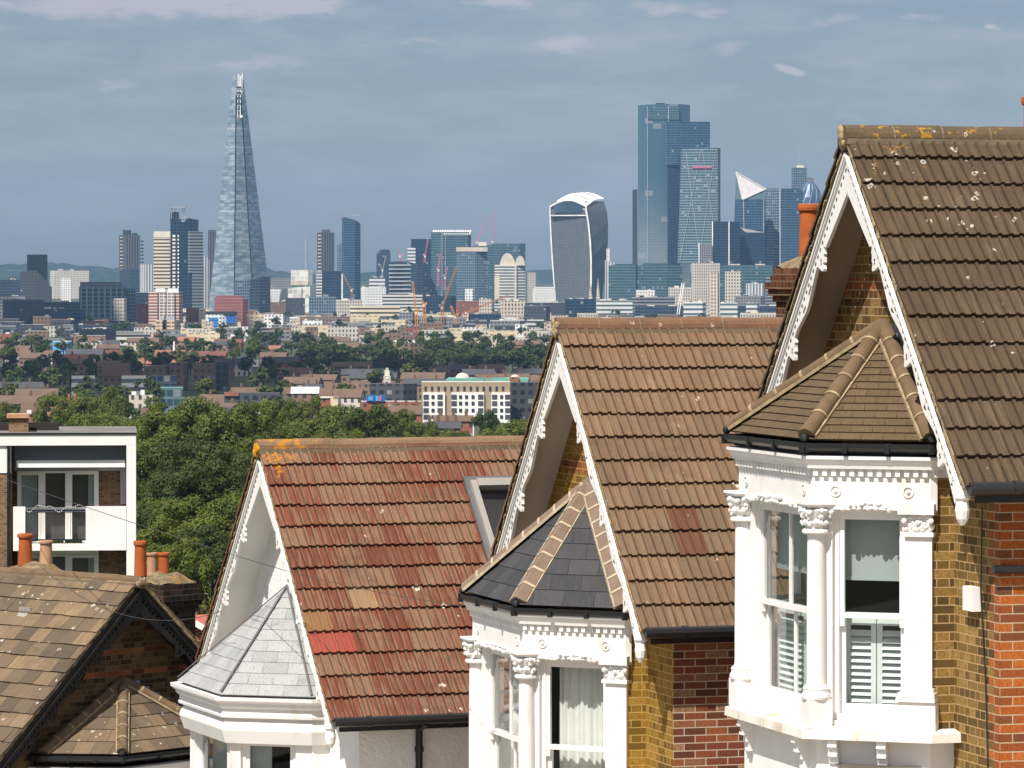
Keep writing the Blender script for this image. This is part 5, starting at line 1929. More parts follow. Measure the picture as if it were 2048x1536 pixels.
# ---- named neighbours, left to right
prism('dark_tower', 'near black rectangular tower rising over low blocks at the left edge', 5200, [(54, 6), (58, 0), (95, 3)], 509, 'black')
prism('office_block', 'stepped dark block with white plant at the foot of the near black tower', 5100, [(40, 0), (72, 0), (104, 2)], [545, 540, 575], 'dark')
bt = prism('residential_tower', 'serrated brown concrete tower standing alone left of the cream banded tower', 7000, [(238, 30), (251, 0), (280, 6)], 470, 'darkrib', depth=26)
sub(bt, 'balcony_stack', 'stone', 7000, [(238.5, 250, 474 + k * 7, 476 + k * 7, -2 + 14, 26) for k in range(10)])
sub(bt, 'balcony_stack', 'dark', 7000, [(280, 284.5, 481 + k * 7, 484 + k * 7, 6, 26) for k in range(9)])
sub(bt, 'roof_room', 'dark', 7000, [(245, 260, 460, 470, 6, 24), (263, 272, 466, 470, 6, 22)])
prism('office_block', 'dark glass block below the serrated brown tower', 6800, [(240, 4), (262, 0), (280, 3)], 538, 'navy')
prism('flats', 'white ribbed flats between the serrated brown tower and the cream banded tower', 6300, [(280, 8), (291, 0), (309, 3)], 529, 'whiterib')
o = prism('hospital_tower', 'cream and brown banded tower beside the slanted dark tower', 5420, [(307, 5), (309, 0), (341, 0)], 463, 'cream_band', depth=24)
sub(o, 'roof_plant', 'offwhite', 5420, [(307.5, 340, 462.8, 475, -.5, 20)])
o = prism('hospital_tower', 'dark tower with slanted top and a raised roof platform left of the glass spire', 5400, [(340, 10), (341.5, 0), (368, 2), (376, -6), (397, -2)], [436, 436, 444, 436, 440], 'deepblue', depth=22)
sub(o, 'window_strip', 'offwhite', 5400, [(345, 351, 470 + k * 7.3, 474 + k * 7.3, -1, .5) for k in range(19)])
sub(o, 'window_strip', 'offwhite', 5400, [(355, 358, 470 + k * 7.3, 474 + k * 7.3, -.2, 1) for k in range(19)])
prism('', '', 5400, [(376, -10), (380, -12), (406, -6)], 463, 'grey_band', parent=o, depth=16).name = 'stair_wing'
prism('', '', 5400, [(376, -10.4), (380, -12.4), (398, -6.4)], [545, 545, 545], 'deepblue', parent=o, depth=3).name = 'lower_wall'
sub(o, 'roof_platform', 'steel', 5400, [(340, 371, 413.5, 416, 2, 18), (342, 343.5, 416, 437, 4, 6), (349, 350, 416, 437, 6, 8), (364, 365.2, 416, 440, 6, 8), (368, 369, 416, 441, 6, 8)])
sub(o, 'roof_drum', 'dark', 5400, [(340, 356, 424, 438, 6, 16)])
prism('residential_tower', 'striped brown tower peeping out behind the glass spire', 7100, [(416, 3), (419, 0), (432, 2)], 460, 'darkrib')
prism('flats', 'narrow white slab between the slanted dark tower and the glass spire', 5600, [(408, 0), (412, 0), (419, 2)], [512, 512, 520], 'whiterib')
prism('hospital_block', 'wide grey glass block with tall columns below the serrated brown tower', 4700, [(158, 6), (162, 0), (231, 0), (252, 6)], 574, 'col', depth=40)
prism('hospital_block', 'curved grey roof storey behind the columned glass block', 4760, [(160, 10), (175, 0), (230, 0), (244, 12)], 564, 'grey', depth=30)
prism('stone_tower', 'plain stone tower with one column of small windows beside the columned block', 4600, [(227, 3), (229, 0), (249, 0), (254, 4)], 597, 'stone')
prism('office_block', 'blue grey slab behind the plain stone tower', 4750, [(250, 5), (256, 0), (272, 2)], 577, 'bluegrey')
prism('office_block', 'low dark block with white parapet left of the red and white banded tower', 4650, [(272, 0), (297, 2)], 585, 'navy', roof='roof_pale')
o = prism('residential_tower', 'red brick and white banded flats tower below the cream banded tower', 4250, [(297, 4), (300, 0), (315, 0), (316, 6), (332, 6), (333, 2), (358, 2), (366, 9)], 584, 'red_band', depth=20)
sub(o, 'balcony_stack', 'balcony', 4250, [(317, 331, 586, 670, 2, 5.5), (334, 349, 586, 670, -.5, 1.8)])
sub(o, 'roof_parapet', 'white', 4250, [(311, 329, 577, 584.5, 4, 12), (335, 356, 577, 584.5, 4, 12)])
o = prism('residential_tower', 'tan banded flats tower standing in front of the red and white tower', 3650, [(311, 0), (325, 0), (326, 5), (333, 5), (334, 0), (349, 0), (361, 9)], 640, 'tan_band', depth=16)
sub(o, 'lift_shaft', 'dark', 3650, [(326.2, 332.8, 640, 692, 3.5, 4.9)])
sub(o, 'roof_plant', 'zinc', 3650, [(318, 328, 634, 640.2, 3, 10), (331, 348, 632, 640.2, 3, 12)])
prism('office_block', 'red brick office slab with white dotted windows before the glass spire', 4500, [(429, 3), (432, 0), (486, 0), (496, 6)], 598, 'redbrick', depth=20, roof='roof_brown')
prism('', '', 4500, [(432, 5), (485, 5)], 591, 'redbrick', parent=CITY[-1][0], depth=12).name = 'roof_storey'
prism('office_block', 'plain red brown brick block left of the blue fronted building', 4400, [(372, 0), (398, 0)], 616, 'red', roof='roof_brown')
prism('office_block', 'narrow cream block beside the plain red brown brick block', 4380, [(398, 0), (411, 2)], 618, 'cream')
o = prism('clinic', 'white framed building with bright blue glazing before the red brick office slab', 4100, [(411, 3), (413, 0), (441, 0), (475, 8)], 629, 'white', depth=16)
sub(o, 'blue_glazing', 'blue', 4100, [(418, 436, 635, 656, -.6, .5)])
sub(o, 'blue_glazing', 'sky', 4100, [(418, 436, 637 + k * 6, 639 + k * 6, -.9, -.55) for k in range(3)])
sub(o, 'blue_glazing', 'blue', 4100, [(452, 470, 632, 646, 2.0, 6)])
sub(o, 'roof_storey', 'dark', 4100, [(411, 472, 623, 629.2, 1, 14)])
prism('office_block', 'low white colonnaded building below the blue fronted building', 3700, [(377, 0), (433, 2)], 660, 'stone', roof='roof_pale')
prism('office_block', 'dark annex block at the right foot of the glass spire', 5400, [(499, 3), (501, 0), (519, 0), (541, 8)], [562, 560, 556, 552], 'navy')
# right of the spire
prism('office_block', 'grey slab behind the white cube building', 6400, [(541, 2), (585, 0)], 556, 'grey')
o = prism('white_cube_building', 'bright white cube on legs under a thin mast', 5900, [(582, 0), (616, 0), (625, 6)], 540, 'whiteplain', ybase=570, depth=24, roof='roof_pale')
sub(o, 'leg', 'steel', 5900, [(585, 586.5, 570, 593, 2, 4)])
sub(o, 'leg', 'steel', 5900, [(602, 603.5, 570, 593, 2, 4)])
sub(o, 'leg', 'steel', 5900, [(613, 614.5, 570, 593, 2, 4)])
sub(o, 'lower_band', 'stone', 5900, [(583, 616, 561, 570.2, -.6, 12)])
o = prism('white_hall', 'bright white low hall with a slanted right end below the white cube', 5600, [(576, 0), (603, 0), (605, 3), (620, 0)], [576, 575, 575, 573], 'whiteplain', depth=20, roof='roof_pale')
prism('office_block', 'low white block right of the glass spire foot', 5650, [(541, 0), (577, 0)], 578, 'white', roof='roof_pale')
mast = prism('mast', 'thin grey broadcasting mast over the white cube building', 9000, [(610, 0), (612, 0)], 515, 'steel', depth=3, cat='mast')
rod(mast, 'antenna', 'steel', 9000, [((611, 516), (610.6, 478))], 1.6)
bt = prism('residential_tower', 'serrated brown tower with lit left side, near the slim dark blue tower', 6900, [(634, 16), (642, 2), (645, 0), (669, 6)], 465, 'darkrib', depth=22)
sub(bt, 'balcony_stack', 'stone', 6900, [(635.5, 643.5, 470 + k * 7, 472.5 + k * 7, 3, 18) for k in range(11)])
sub(bt, 'roof_room', 'darkrib', 6900, [(643, 660, 459, 465.2, 6, 20)])
o = prism('residential_tower', 'slim dark blue glass tower with a small crane on its stepped roof', 6700, [(684, 6), (688, 0), (710, 0), (721, 8)], [436, 434, 440, 447], 'blue', depth=24)
rod(o, 'roof_crane', 'steel', 6700, [((700, 435), (700, 430)), ((694, 432), (718, 430))], .8)
loft('residential_tower', 'paler rounded tower tucked behind the slim dark blue tower', 7300, [(610, [(674, 8), (679, 0), (692, 0), (692, 24), (674, 24)]), (490, [(674, 8), (679, 0), (692, 0), (692, 24), (674, 24)]), (478, [(681, 8), (684, 2), (692, 2), (692, 24), (681, 24)])], 'bluegrey')
o = prism('office_block', 'dark block with pale banded left end below the serrated and slim towers', 6000, [(632, 4), (648, 0), (684, 0)], 542, 'deepblue', depth=26)
sub(o, 'banded_end', 'pale_band', 6000, [(632, 647, 543, 600, 1, 3)])
sub(o, 'white_pier', 'white', 6000, [(683, 685.5, 548, 600, -1, 1.5)])
o = loft('office_tower', 'short dark tower with curved top left of the banded curved roof block', 6800, [(600, [(753, 6), (758, 0), (781, 0), (781, 24), (753, 24)]), (508, [(753, 6), (758, 0), (781, 0), (781, 24), (753, 24)]), (499, [(760, 6), (764, 0), (779, 0), (779, 24), (760, 24)])], 'navy')
# long curved roof block
lv = []
ch = [(778, 0), (800, -6), (830, -6), (858, 0), (876, 12)]
o = prism('office_block', 'long dark glass block with a curved roof falling to the right', 6000, [(778, 0), (796, -4), (816, -6), (834, -6), (848, -2), (860, 4), (870, 12), (876, 18)], [524, 522, 523, 528, 537, 550, 570, 592], 'navy', depth=40, roof='roof_grey')
sub(o, 'floor_band', 'zinc', 6000, [(778, 822, 529 + k * 8, 531.5 + k * 8, -7, -5) for k in range(8)])
prism('office_tower', 'dark blue tower behind the curved roof block', 6700, [(822, 6), (824, 0), (863, 2)], 478, 'deepblue')
prism('office_tower', 'narrow pale banded stair tower left of the dark blue tower', 6650, [(815, 0), (831, 0)], 496, 'white_band')
o = prism('office_tower', 'teal glass tower with scalloped white roof edge', 6600, [(862, 8), (866, 2), (885, 0), (936, 6), (942, 12)], 464, 'teal', depth=40, roof='roof_pale')
mb = MB()
for k in range(17):
    a = 864 + k * 4.6
    q = 6 - abs(a - 885) * .05 if a < 885 else (a - 885) * .12
    p = P(a + 1.5, 464, 6600 + q) - o.location
    mb.tube(p + Vector((0, -.6, -3.5)), p + Vector((1.6, 16, 2.2)), 1.5, 1.2, 8)
mb.build('scalloped_roof', SM['white'], o)
sub(o, 'glass_rib', 'zinc', 6600, [(883.5, 884.6, 466, 600, -1.2, 1), (891, 891.8, 466, 600, -.6, 1)])
o = prism('office_tower', 'blue grey slab tower with a brown top storey before the scalloped teal tower', 6350, [(913, 5), (915, 0), (952, 0), (975, 8)], 495, 'bluegrey', depth=24)
sub(o, 'top_storey', 'stone', 6350, [(912.5, 975, 494.5, 503, -.8, 14)])
prism('office_tower', 'broad teal glass block behind the arched banded tower', 6800, [(945, 6), (983, 4), (985, 0), (1040, 0), (1051, 6)], [492, 490, 487, 487, 487], 'teal', depth=30)
sub(CITY[-1][0], 'roof_room', 'offwhite', 6800, [(957, 973, 484, 492, 4, 18)])
# arched banded tower
def arch(px0, px1, yb, yt, q, k=8):
    out = []
    for i in range(k + 1):
        a = math.pi * i / k
        out.append(((px0 + px1) / 2 - (px1 - px0) / 2 * math.cos(a), yb - (yb - yt) * math.sin(a)))
    return out


o = prism('office_tower', 'pale banded stone tower with rounded vaulted roof', 6100, [(989, 8), (1000, 0), (1029, 0), (1030, -3), (1051, 4)], 530, 'pale_band', depth=26, roof='roof_pale')
mb = MB()
for (a0, a1, yt, q0, q1) in ((1000, 1030, 506, 2, 24), (1030, 1050, 511, -2, 20)):
    A = arch(a0, a1, 531, yt, 0)
    for (xa, ya), (xb, yb_) in zip(A, A[1:]):
        p = [P(xa, ya, 6100 + q0), P(xb, yb_, 6100 + q0), P(xb, yb_, 6100 + q1), P(xa, ya, 6100 + q1)]
        mb.poly([v_ - o.location for v_ in p])
    mb.poly([P(xa, ya, 6100 + q0) - o.location for xa, ya in A])
mb.build('vaulted_roof', SM['stone'], o)
sub(o, 'corner_turret', 'stone', 6100, [(989, 999, 552, 600, 1, 4), (1029, 1033, 531, 600, -4.5, -2)])
prism('flats', 'small pinkish banded block right of the rounded vaulted tower', 7200, [(1055, 0), (1072, 2)], 545, 'stone')
prism('white_hall', 'low white stepped hall left of the bulging tower', 5900, [(1066, 0), (1070, -2), (1110, 0)], [580, 574, 574], 'white', roof='roof_pale')

# ---- the bulging tower with curved roof
D = 6200
lv = [(600, [(1111, 4), (1180, 0), (1204, 34), (1136, 40)]), (560, [(1108, 4), (1182, 0), (1208.5, 34), (1134, 40)]), (520, [(1105, 4), (1182, 0), (1213, 34), (1133, 40)]),
      (480, [(1102.5, 4), (1180, 0), (1216, 34), (1131, 40)]), (445, [(1101, 4), (1176.5, 0), (1216, 34), (1130, 40)]), (420, [(1100, 4), (1172, 0), (1213.5, 34), (1130, 40)]), (402, [(1101, 8), (1172, 6), (1208, 34), (1131, 40)])]
m2, n = new_mat('finned_grey_glass')
uv = uv_co(n)
u, v, _ = n.sep(uv)
wn = n.n('ShaderNodeTexWhiteNoise', noise_dimensions='2D')
n.put(wn.inputs['Vector'], n.comb(n.m('FLOOR', n.m('DIVIDE', u, 3.0)), n.m('FLOOR', n.m('DIVIDE', v, 4.0))))
col = n.mix(wn.outputs[0], (0.105, 0.115, 0.12), (0.135, 0.14, 0.142))
col = n.mix(n.m('MULTIPLY', n.m('LESS_THAN', n.m('FRACT', n.m('DIVIDE', v, 4.0)), .25), .4), col, (0.06, 0.07, 0.075))
finish(n, col, 0.4, 0.4, None, metal=0.1)
FM['walkie'] = m2
wt = loft('bulging_skyscraper', 'grey tower bulging wider towards its curved white roof', D, lv, 'walkie')
mb = MB()
K = 10
fr_, bk_ = [], []
for i in range(K + 1):
    t = i / K
    fr_.append(P(1100 + 72 * t, 413 - 13 * math.sin(math.pi * t), D + 2 - 2 * t) - wt.location)
    bk_.append(P(1131 + 78 * t, 400 - 14 * math.sin(math.pi * t) - 3 * t, D + 40 - 6 * t) - wt.location)
mid_ = [a.lerp(b, .5) + Vector((0, 0, 4.5)) for a, b in zip(fr_, bk_)]
for A, B_ in ((fr_, mid_), (mid_, bk_)):
    for i in range(K):
        mb.poly([A[i], A[i + 1], B_[i + 1], B_[i]])
for i in range(K):
    mb.bar(fr_[i], fr_[i + 1], 1.6, 2.4)
e0, e1 = P(1100, 424, D + 3) - wt.location, P(1172, 424, D - 1) - wt.location
mb.build('curved_roof', SM['white'], wt)
mb = MB()
for i in range(1, K):
    if 1 <= i < K - 1:
        mb.poly([fr_[i] + Vector((0, -.4, -2.2)), fr_[i + 1] + Vector((0, -.4, -2.2)), P(1100 + 72 * (i + 1) / K, 425, D - .6) - wt.location, P(1100 + 72 * i / K, 425, D - .6) - wt.location])
mb.build('sky_garden_window', FM['deepblue'], wt)
mb = MB()
for i in range(5, 9):
    mb.poly([fr_[i].lerp(mid_[i], .6) + Vector((0, 0, .8)), fr_[i + 1].lerp(mid_[i + 1], .6) + Vector((0, 0, .8)), mid_[i + 1].lerp(bk_[i + 1], .5) + Vector((0, 0, .8)), mid_[i].lerp(bk_[i], .5) + Vector((0, 0, .8))])
mb.build('roof_light', SM['zinc'], wt)
rod(wt, 'side_fin', 'white', D, [((lv[i][1][0][0] - .3, lv[i][0], 3), (lv[i + 1][1][0][0] - .3, lv[i + 1][0], 3)) for i in range(5)] + [((1100, 420, 3), (1100, 412, 3))], 1.9)
rod(wt, 'side_fin', 'white', D, [((lv[i][1][1][0], lv[i][0], -1), (lv[i + 1][1][1][0], lv[i + 1][0], -1)) for i in range(5)] + [((1172, 420, -1), (1172, 412, -1))], 2.2)
sub(wt, 'garden_rail', 'white', D, [(1102, 1171, 430, 432, -1.5, 2)])
rod(wt, 'roof_crane', 'steel', D, [((1128, 399, 20), (1158, 383, 20)), ((1150, 392, 20), (1192, 385, 20))], .7)

# ---- the cluster of tall glass towers
m3, n = new_mat('silver_blue_panes')
uv = uv_co(n)
u, v, _ = n.sep(uv)
fl = n.m('DIVIDE', v, 4.0)
wn = n.n('ShaderNodeTexWhiteNoise', noise_dimensions='2D')
n.put(wn.inputs['Vector'], n.comb(n.m('FLOOR', n.m('DIVIDE', u, 13.0)), n.m('FLOOR', n.m('DIVIDE', v, 8.0))))
hi = n.step(n.m('MULTIPLY_ADD', n.noise(n.comb(n.m('MULTIPLY', u, .03), n.m('MULTIPLY', v, .02)), 1.0, 3), 90.0, v), 260, 80)  # silver reflection gradient towards the foot, painted into the pane colour
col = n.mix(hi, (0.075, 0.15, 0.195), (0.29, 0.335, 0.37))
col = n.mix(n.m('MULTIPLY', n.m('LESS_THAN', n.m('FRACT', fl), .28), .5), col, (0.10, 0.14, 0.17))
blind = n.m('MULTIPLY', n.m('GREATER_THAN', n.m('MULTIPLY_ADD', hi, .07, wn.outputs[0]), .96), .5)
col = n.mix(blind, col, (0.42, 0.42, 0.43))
finish(n, col, 0.2, 0.5, None, metal=0.35)
FM['bishop'] = m3
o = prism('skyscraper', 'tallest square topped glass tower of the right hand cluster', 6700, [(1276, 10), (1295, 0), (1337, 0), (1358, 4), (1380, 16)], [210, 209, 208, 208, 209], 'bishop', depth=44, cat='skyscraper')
sub(o, 'top_band', 'teal', 6700, [(1295.5, 1358, 213, 240, -.8, 2)])
sub(o, 'roof_plant', 'dark', 6700, [(1312, 1330, 205.5, 208.5, 10, 22)])
rod(o, 'edge_mullion', 'zinc', 6700, [((1295, 213, -.5), (1295, 524, -.5)), ((1337, 213, -.5), (1337, 470, -.5))], .8)
o = prism('skyscraper', 'dark glass shoulder tower between the tallest tower and the braced wedge tower', 6600, [(1330, 16), (1334, 2), (1355, 0), (1420, 6)], [244, 243, 243, 243], 'blue', ybase=330, depth=30, cat='skyscraper')
prism('', '', 6600, [(1335, 8), (1338, 4), (1360, 4)], 320, 'deepblue', parent=o, depth=20).name = 'core_wall'
o = loft('skyscraper', 'braced glass wedge tower in front of the tallest tower', 6450, [(528, [(1355, 2), (1440, 0), (1441, 30), (1356, 34)]), (295, [(1363, 20), (1437, 18), (1441, 32), (1364, 36)])], 'cheese')
rod(o, 'brace', 'zinc', 6450, [((1360, 520, 0), (1402, 300, 18)), ((1400, 520, 0), (1372, 305, 19)), ((1398, 520, -1), (1432, 300, 17)), ((1438, 520, -1), (1405, 300, 17))], .5)
sub(o, 'side_wall', 'dark', 6450, [(1437, 1441, 296, 528, 4, 30)])
sub(o, 'pink_floor', 'pink', 6450, [(1386, 1424, 332, 336, 13.6, 16)])
prism('skyscraper', 'thin dark sliver tower at the left edge of the tallest glass tower', 6900, [(1265, 0), (1275, 2)], [380, 378], 'dark', cat='skyscraper')
o = loft('skyscraper', 'faceted blue tower topped by a pale inclined triangle', 6400, [(530, [(1466, 12), (1489, 0), (1530, 2), (1532, 30), (1468, 34)]), (398, [(1470, 12), (1487, 0), (1530, 2), (1531, 30), (1471, 34)]), (397, [(1470, 12), (1487, 0.2), (1529.8, 2), (1531, 30), (1471, 34)])], 'blue')
mb = MB()
T = [P(1472, 344, 6412) - o.location, P(1485, 399, 6399.5) - o.location, P(1532, 378, 6403) - o.location]
mb.poly(T)
Tb = [p + Vector((0, 6, 0)) for p in T]
mb.poly(Tb)
for a, b in ((0, 1), (1, 2), (2, 0)):
    mb.poly([T[a], T[b], Tb[b], Tb[a]])
mb.build('triangular_top', plain('silver_mesh', (0.50, 0.46, 0.46), .6, .12, .3), o)
mb = MB()
for a, b in ((0, 1), (1, 2), (2, 0)):
    mb.bar(T[a] + Vector((0, -.6, 0)), T[b] + Vector((0, -.6, 0)), 1.3, 1.3)
mb.build('triangle_rim', SM['offwhite'], o)
mb = MB()
A_ = [P(1470, 398, 6412) - o.location, P(1487, 398, 6400) - o.location]
mb.poly([A_[0], A_[1], T[1], T[0]])
mb.poly([A_[1], P(1530, 398, 6402) - o.location, T[2], T[1]])
mb.build('upper_glazing', FM['teal'], o)
rod(o, 'edge_mullion', 'zinc', 6400, [((1489, 528, -.6), (1487, 398, -.6)), ((1527, 528, 1), (1527, 398, 1))], 1.0)
prism('office_tower', 'banded glass tower between the triangle topped tower and the plain blue block', 6450, [(1530, 4), (1534, 0), (1560, 0)], [378, 377, 377], 'palegl')
o = prism('office_tower', 'plain blue glass block in front of the domed round tower', 6400, [(1560, 0), (1606, 3)], 377, 'blue')
rod(o, 'edge_mullion', 'white', 6400, [((1560, 600, -.5), (1560, 377, -.5))], .8)
o = prism('office_tower', 'flat topped far tower with a thin aerial behind the plain blue block', 7000, [(1583, 5), (1587, 0), (1614, 4)], 335, 'bluegrey')
rod(o, 'aerial', 'steel', 7000, [((1598, 335, 8), (1597.5, 290, 8))], .7)
sub(o, 'roof_plant', 'offwhite', 7000, [(1594, 1608, 331, 335.2, 4, 14)])
prism('office_tower', 'lower grey wing beside the far aerial tower', 7050, [(1607, 0), (1628, 2)], 355, 'grey')
# the round domed tower
lv = []
for row, hw in ((530, 25), (500, 30), (470, 33), (440, 33), (415, 30), (395, 25), (380, 19), (368, 11), (362, 4)):
    lv.append((row, [(1620 + hw * math.cos(a * math.pi / 8), 24 * hw / 33 * math.sin(a * math.pi / 8)) for a in range(16)]))
m4, n = new_mat('spiral_panes')
uv = uv_co(n)
u, v, _ = n.sep(uv)
f1 = n.m('FRACT', n.m('ADD', n.m('DIVIDE', u, 26), n.m('DIVIDE', v, 90)))
f2 = n.m('FRACT', n.m('SUBTRACT', n.m('DIVIDE', u, 9), n.m('DIVIDE', v, 30)))
col = n.mix(n.m('LESS_THAN', f2, .2), (0.06, 0.10, 0.17), (0.34, 0.39, 0.45))
col = n.mix(n.m('MULTIPLY', n.m('LESS_THAN', f1, .5), .5), col, (0.03, 0.05, 0.10))
finish(n, col, .25, .5, None, metal=.3)
FM['gherkin'] = m4
loft('skyscraper', 'round domed tower with spiral panes half hidden behind the clay chimney pot', 6500, lv, 'gherkin')
o = prism('office_tower', 'dark block with white vertical fins below the triangle topped tower', 6250, [(1424, 3), (1426, 0), (1457, 0), (1480, 8)], 443, 'deepblue', depth=30)
sub(o, 'vertical_fin', 'white', 6250, [(1424, 1425.8, 443, 580, -2.5, 0)])
sub(o, 'vertical_fin', 'white', 6250, [(1457, 1459, 443, 580, -1.5, 1)])
o = prism('office_block', 'small grey slab with a white fin left of the dark finned block', 6240, [(1398, 0), (1424, 2)], 488, 'grey')
sub(o, 'vertical_fin', 'white', 6240, [(1397, 1399, 486, 580, -1.5, 0)])
prism('office_block', 'dark blue wing right of the dark finned block', 6300, [(1480, 0), (1492, 0), (1530, 3)], [455, 465, 465], 'deepblue')
# below the cluster
o = prism('office_block', 'long teal glass block under the tallest tower', 5900, [(1217, 5), (1232, 0), (1272, 0), (1275, 4), (1284, 4), (1286, 0), (1334, 0), (1365, 6)], [532, 528, 528, 530, 530, 526, 526, 532], 'teal', depth=30)
prism('office_block', 'white ribbed old building right of the bulging tower', 5950, [(1210, 0), (1232, 0)], [520, 526], 'whiterib', roof='roof_pale')
prism('tower', 'small white turret right of the bulging tower', 6100, [(1213, 0), (1219, 0)], 497, 'white', depth=6, cat='church tower')
for (px, yt, w_, lab) in ((1196, 557, 5, 'slender pale stone church spire at the right foot of the bulging tower'), (1181, 568, 5, 'pinkish church spire against the bulging tower')):
    o = prism('church_tower', lab, 5800, [(px - w_, 0), (px + w_, 0)], 598, 'stone', depth=8, cat='church')
    loft('', '', 5800, [(598, [(px - w_ * .8, 0), (px + w_ * .8, 0), (px + w_ * .8, 6), (px - w_ * .8, 6)]), (yt, [(px - .3, 3), (px + .3, 3), (px + .3, 3.5), (px - .3, 3.5)])], 'stone', parent=o).name = 'spire'
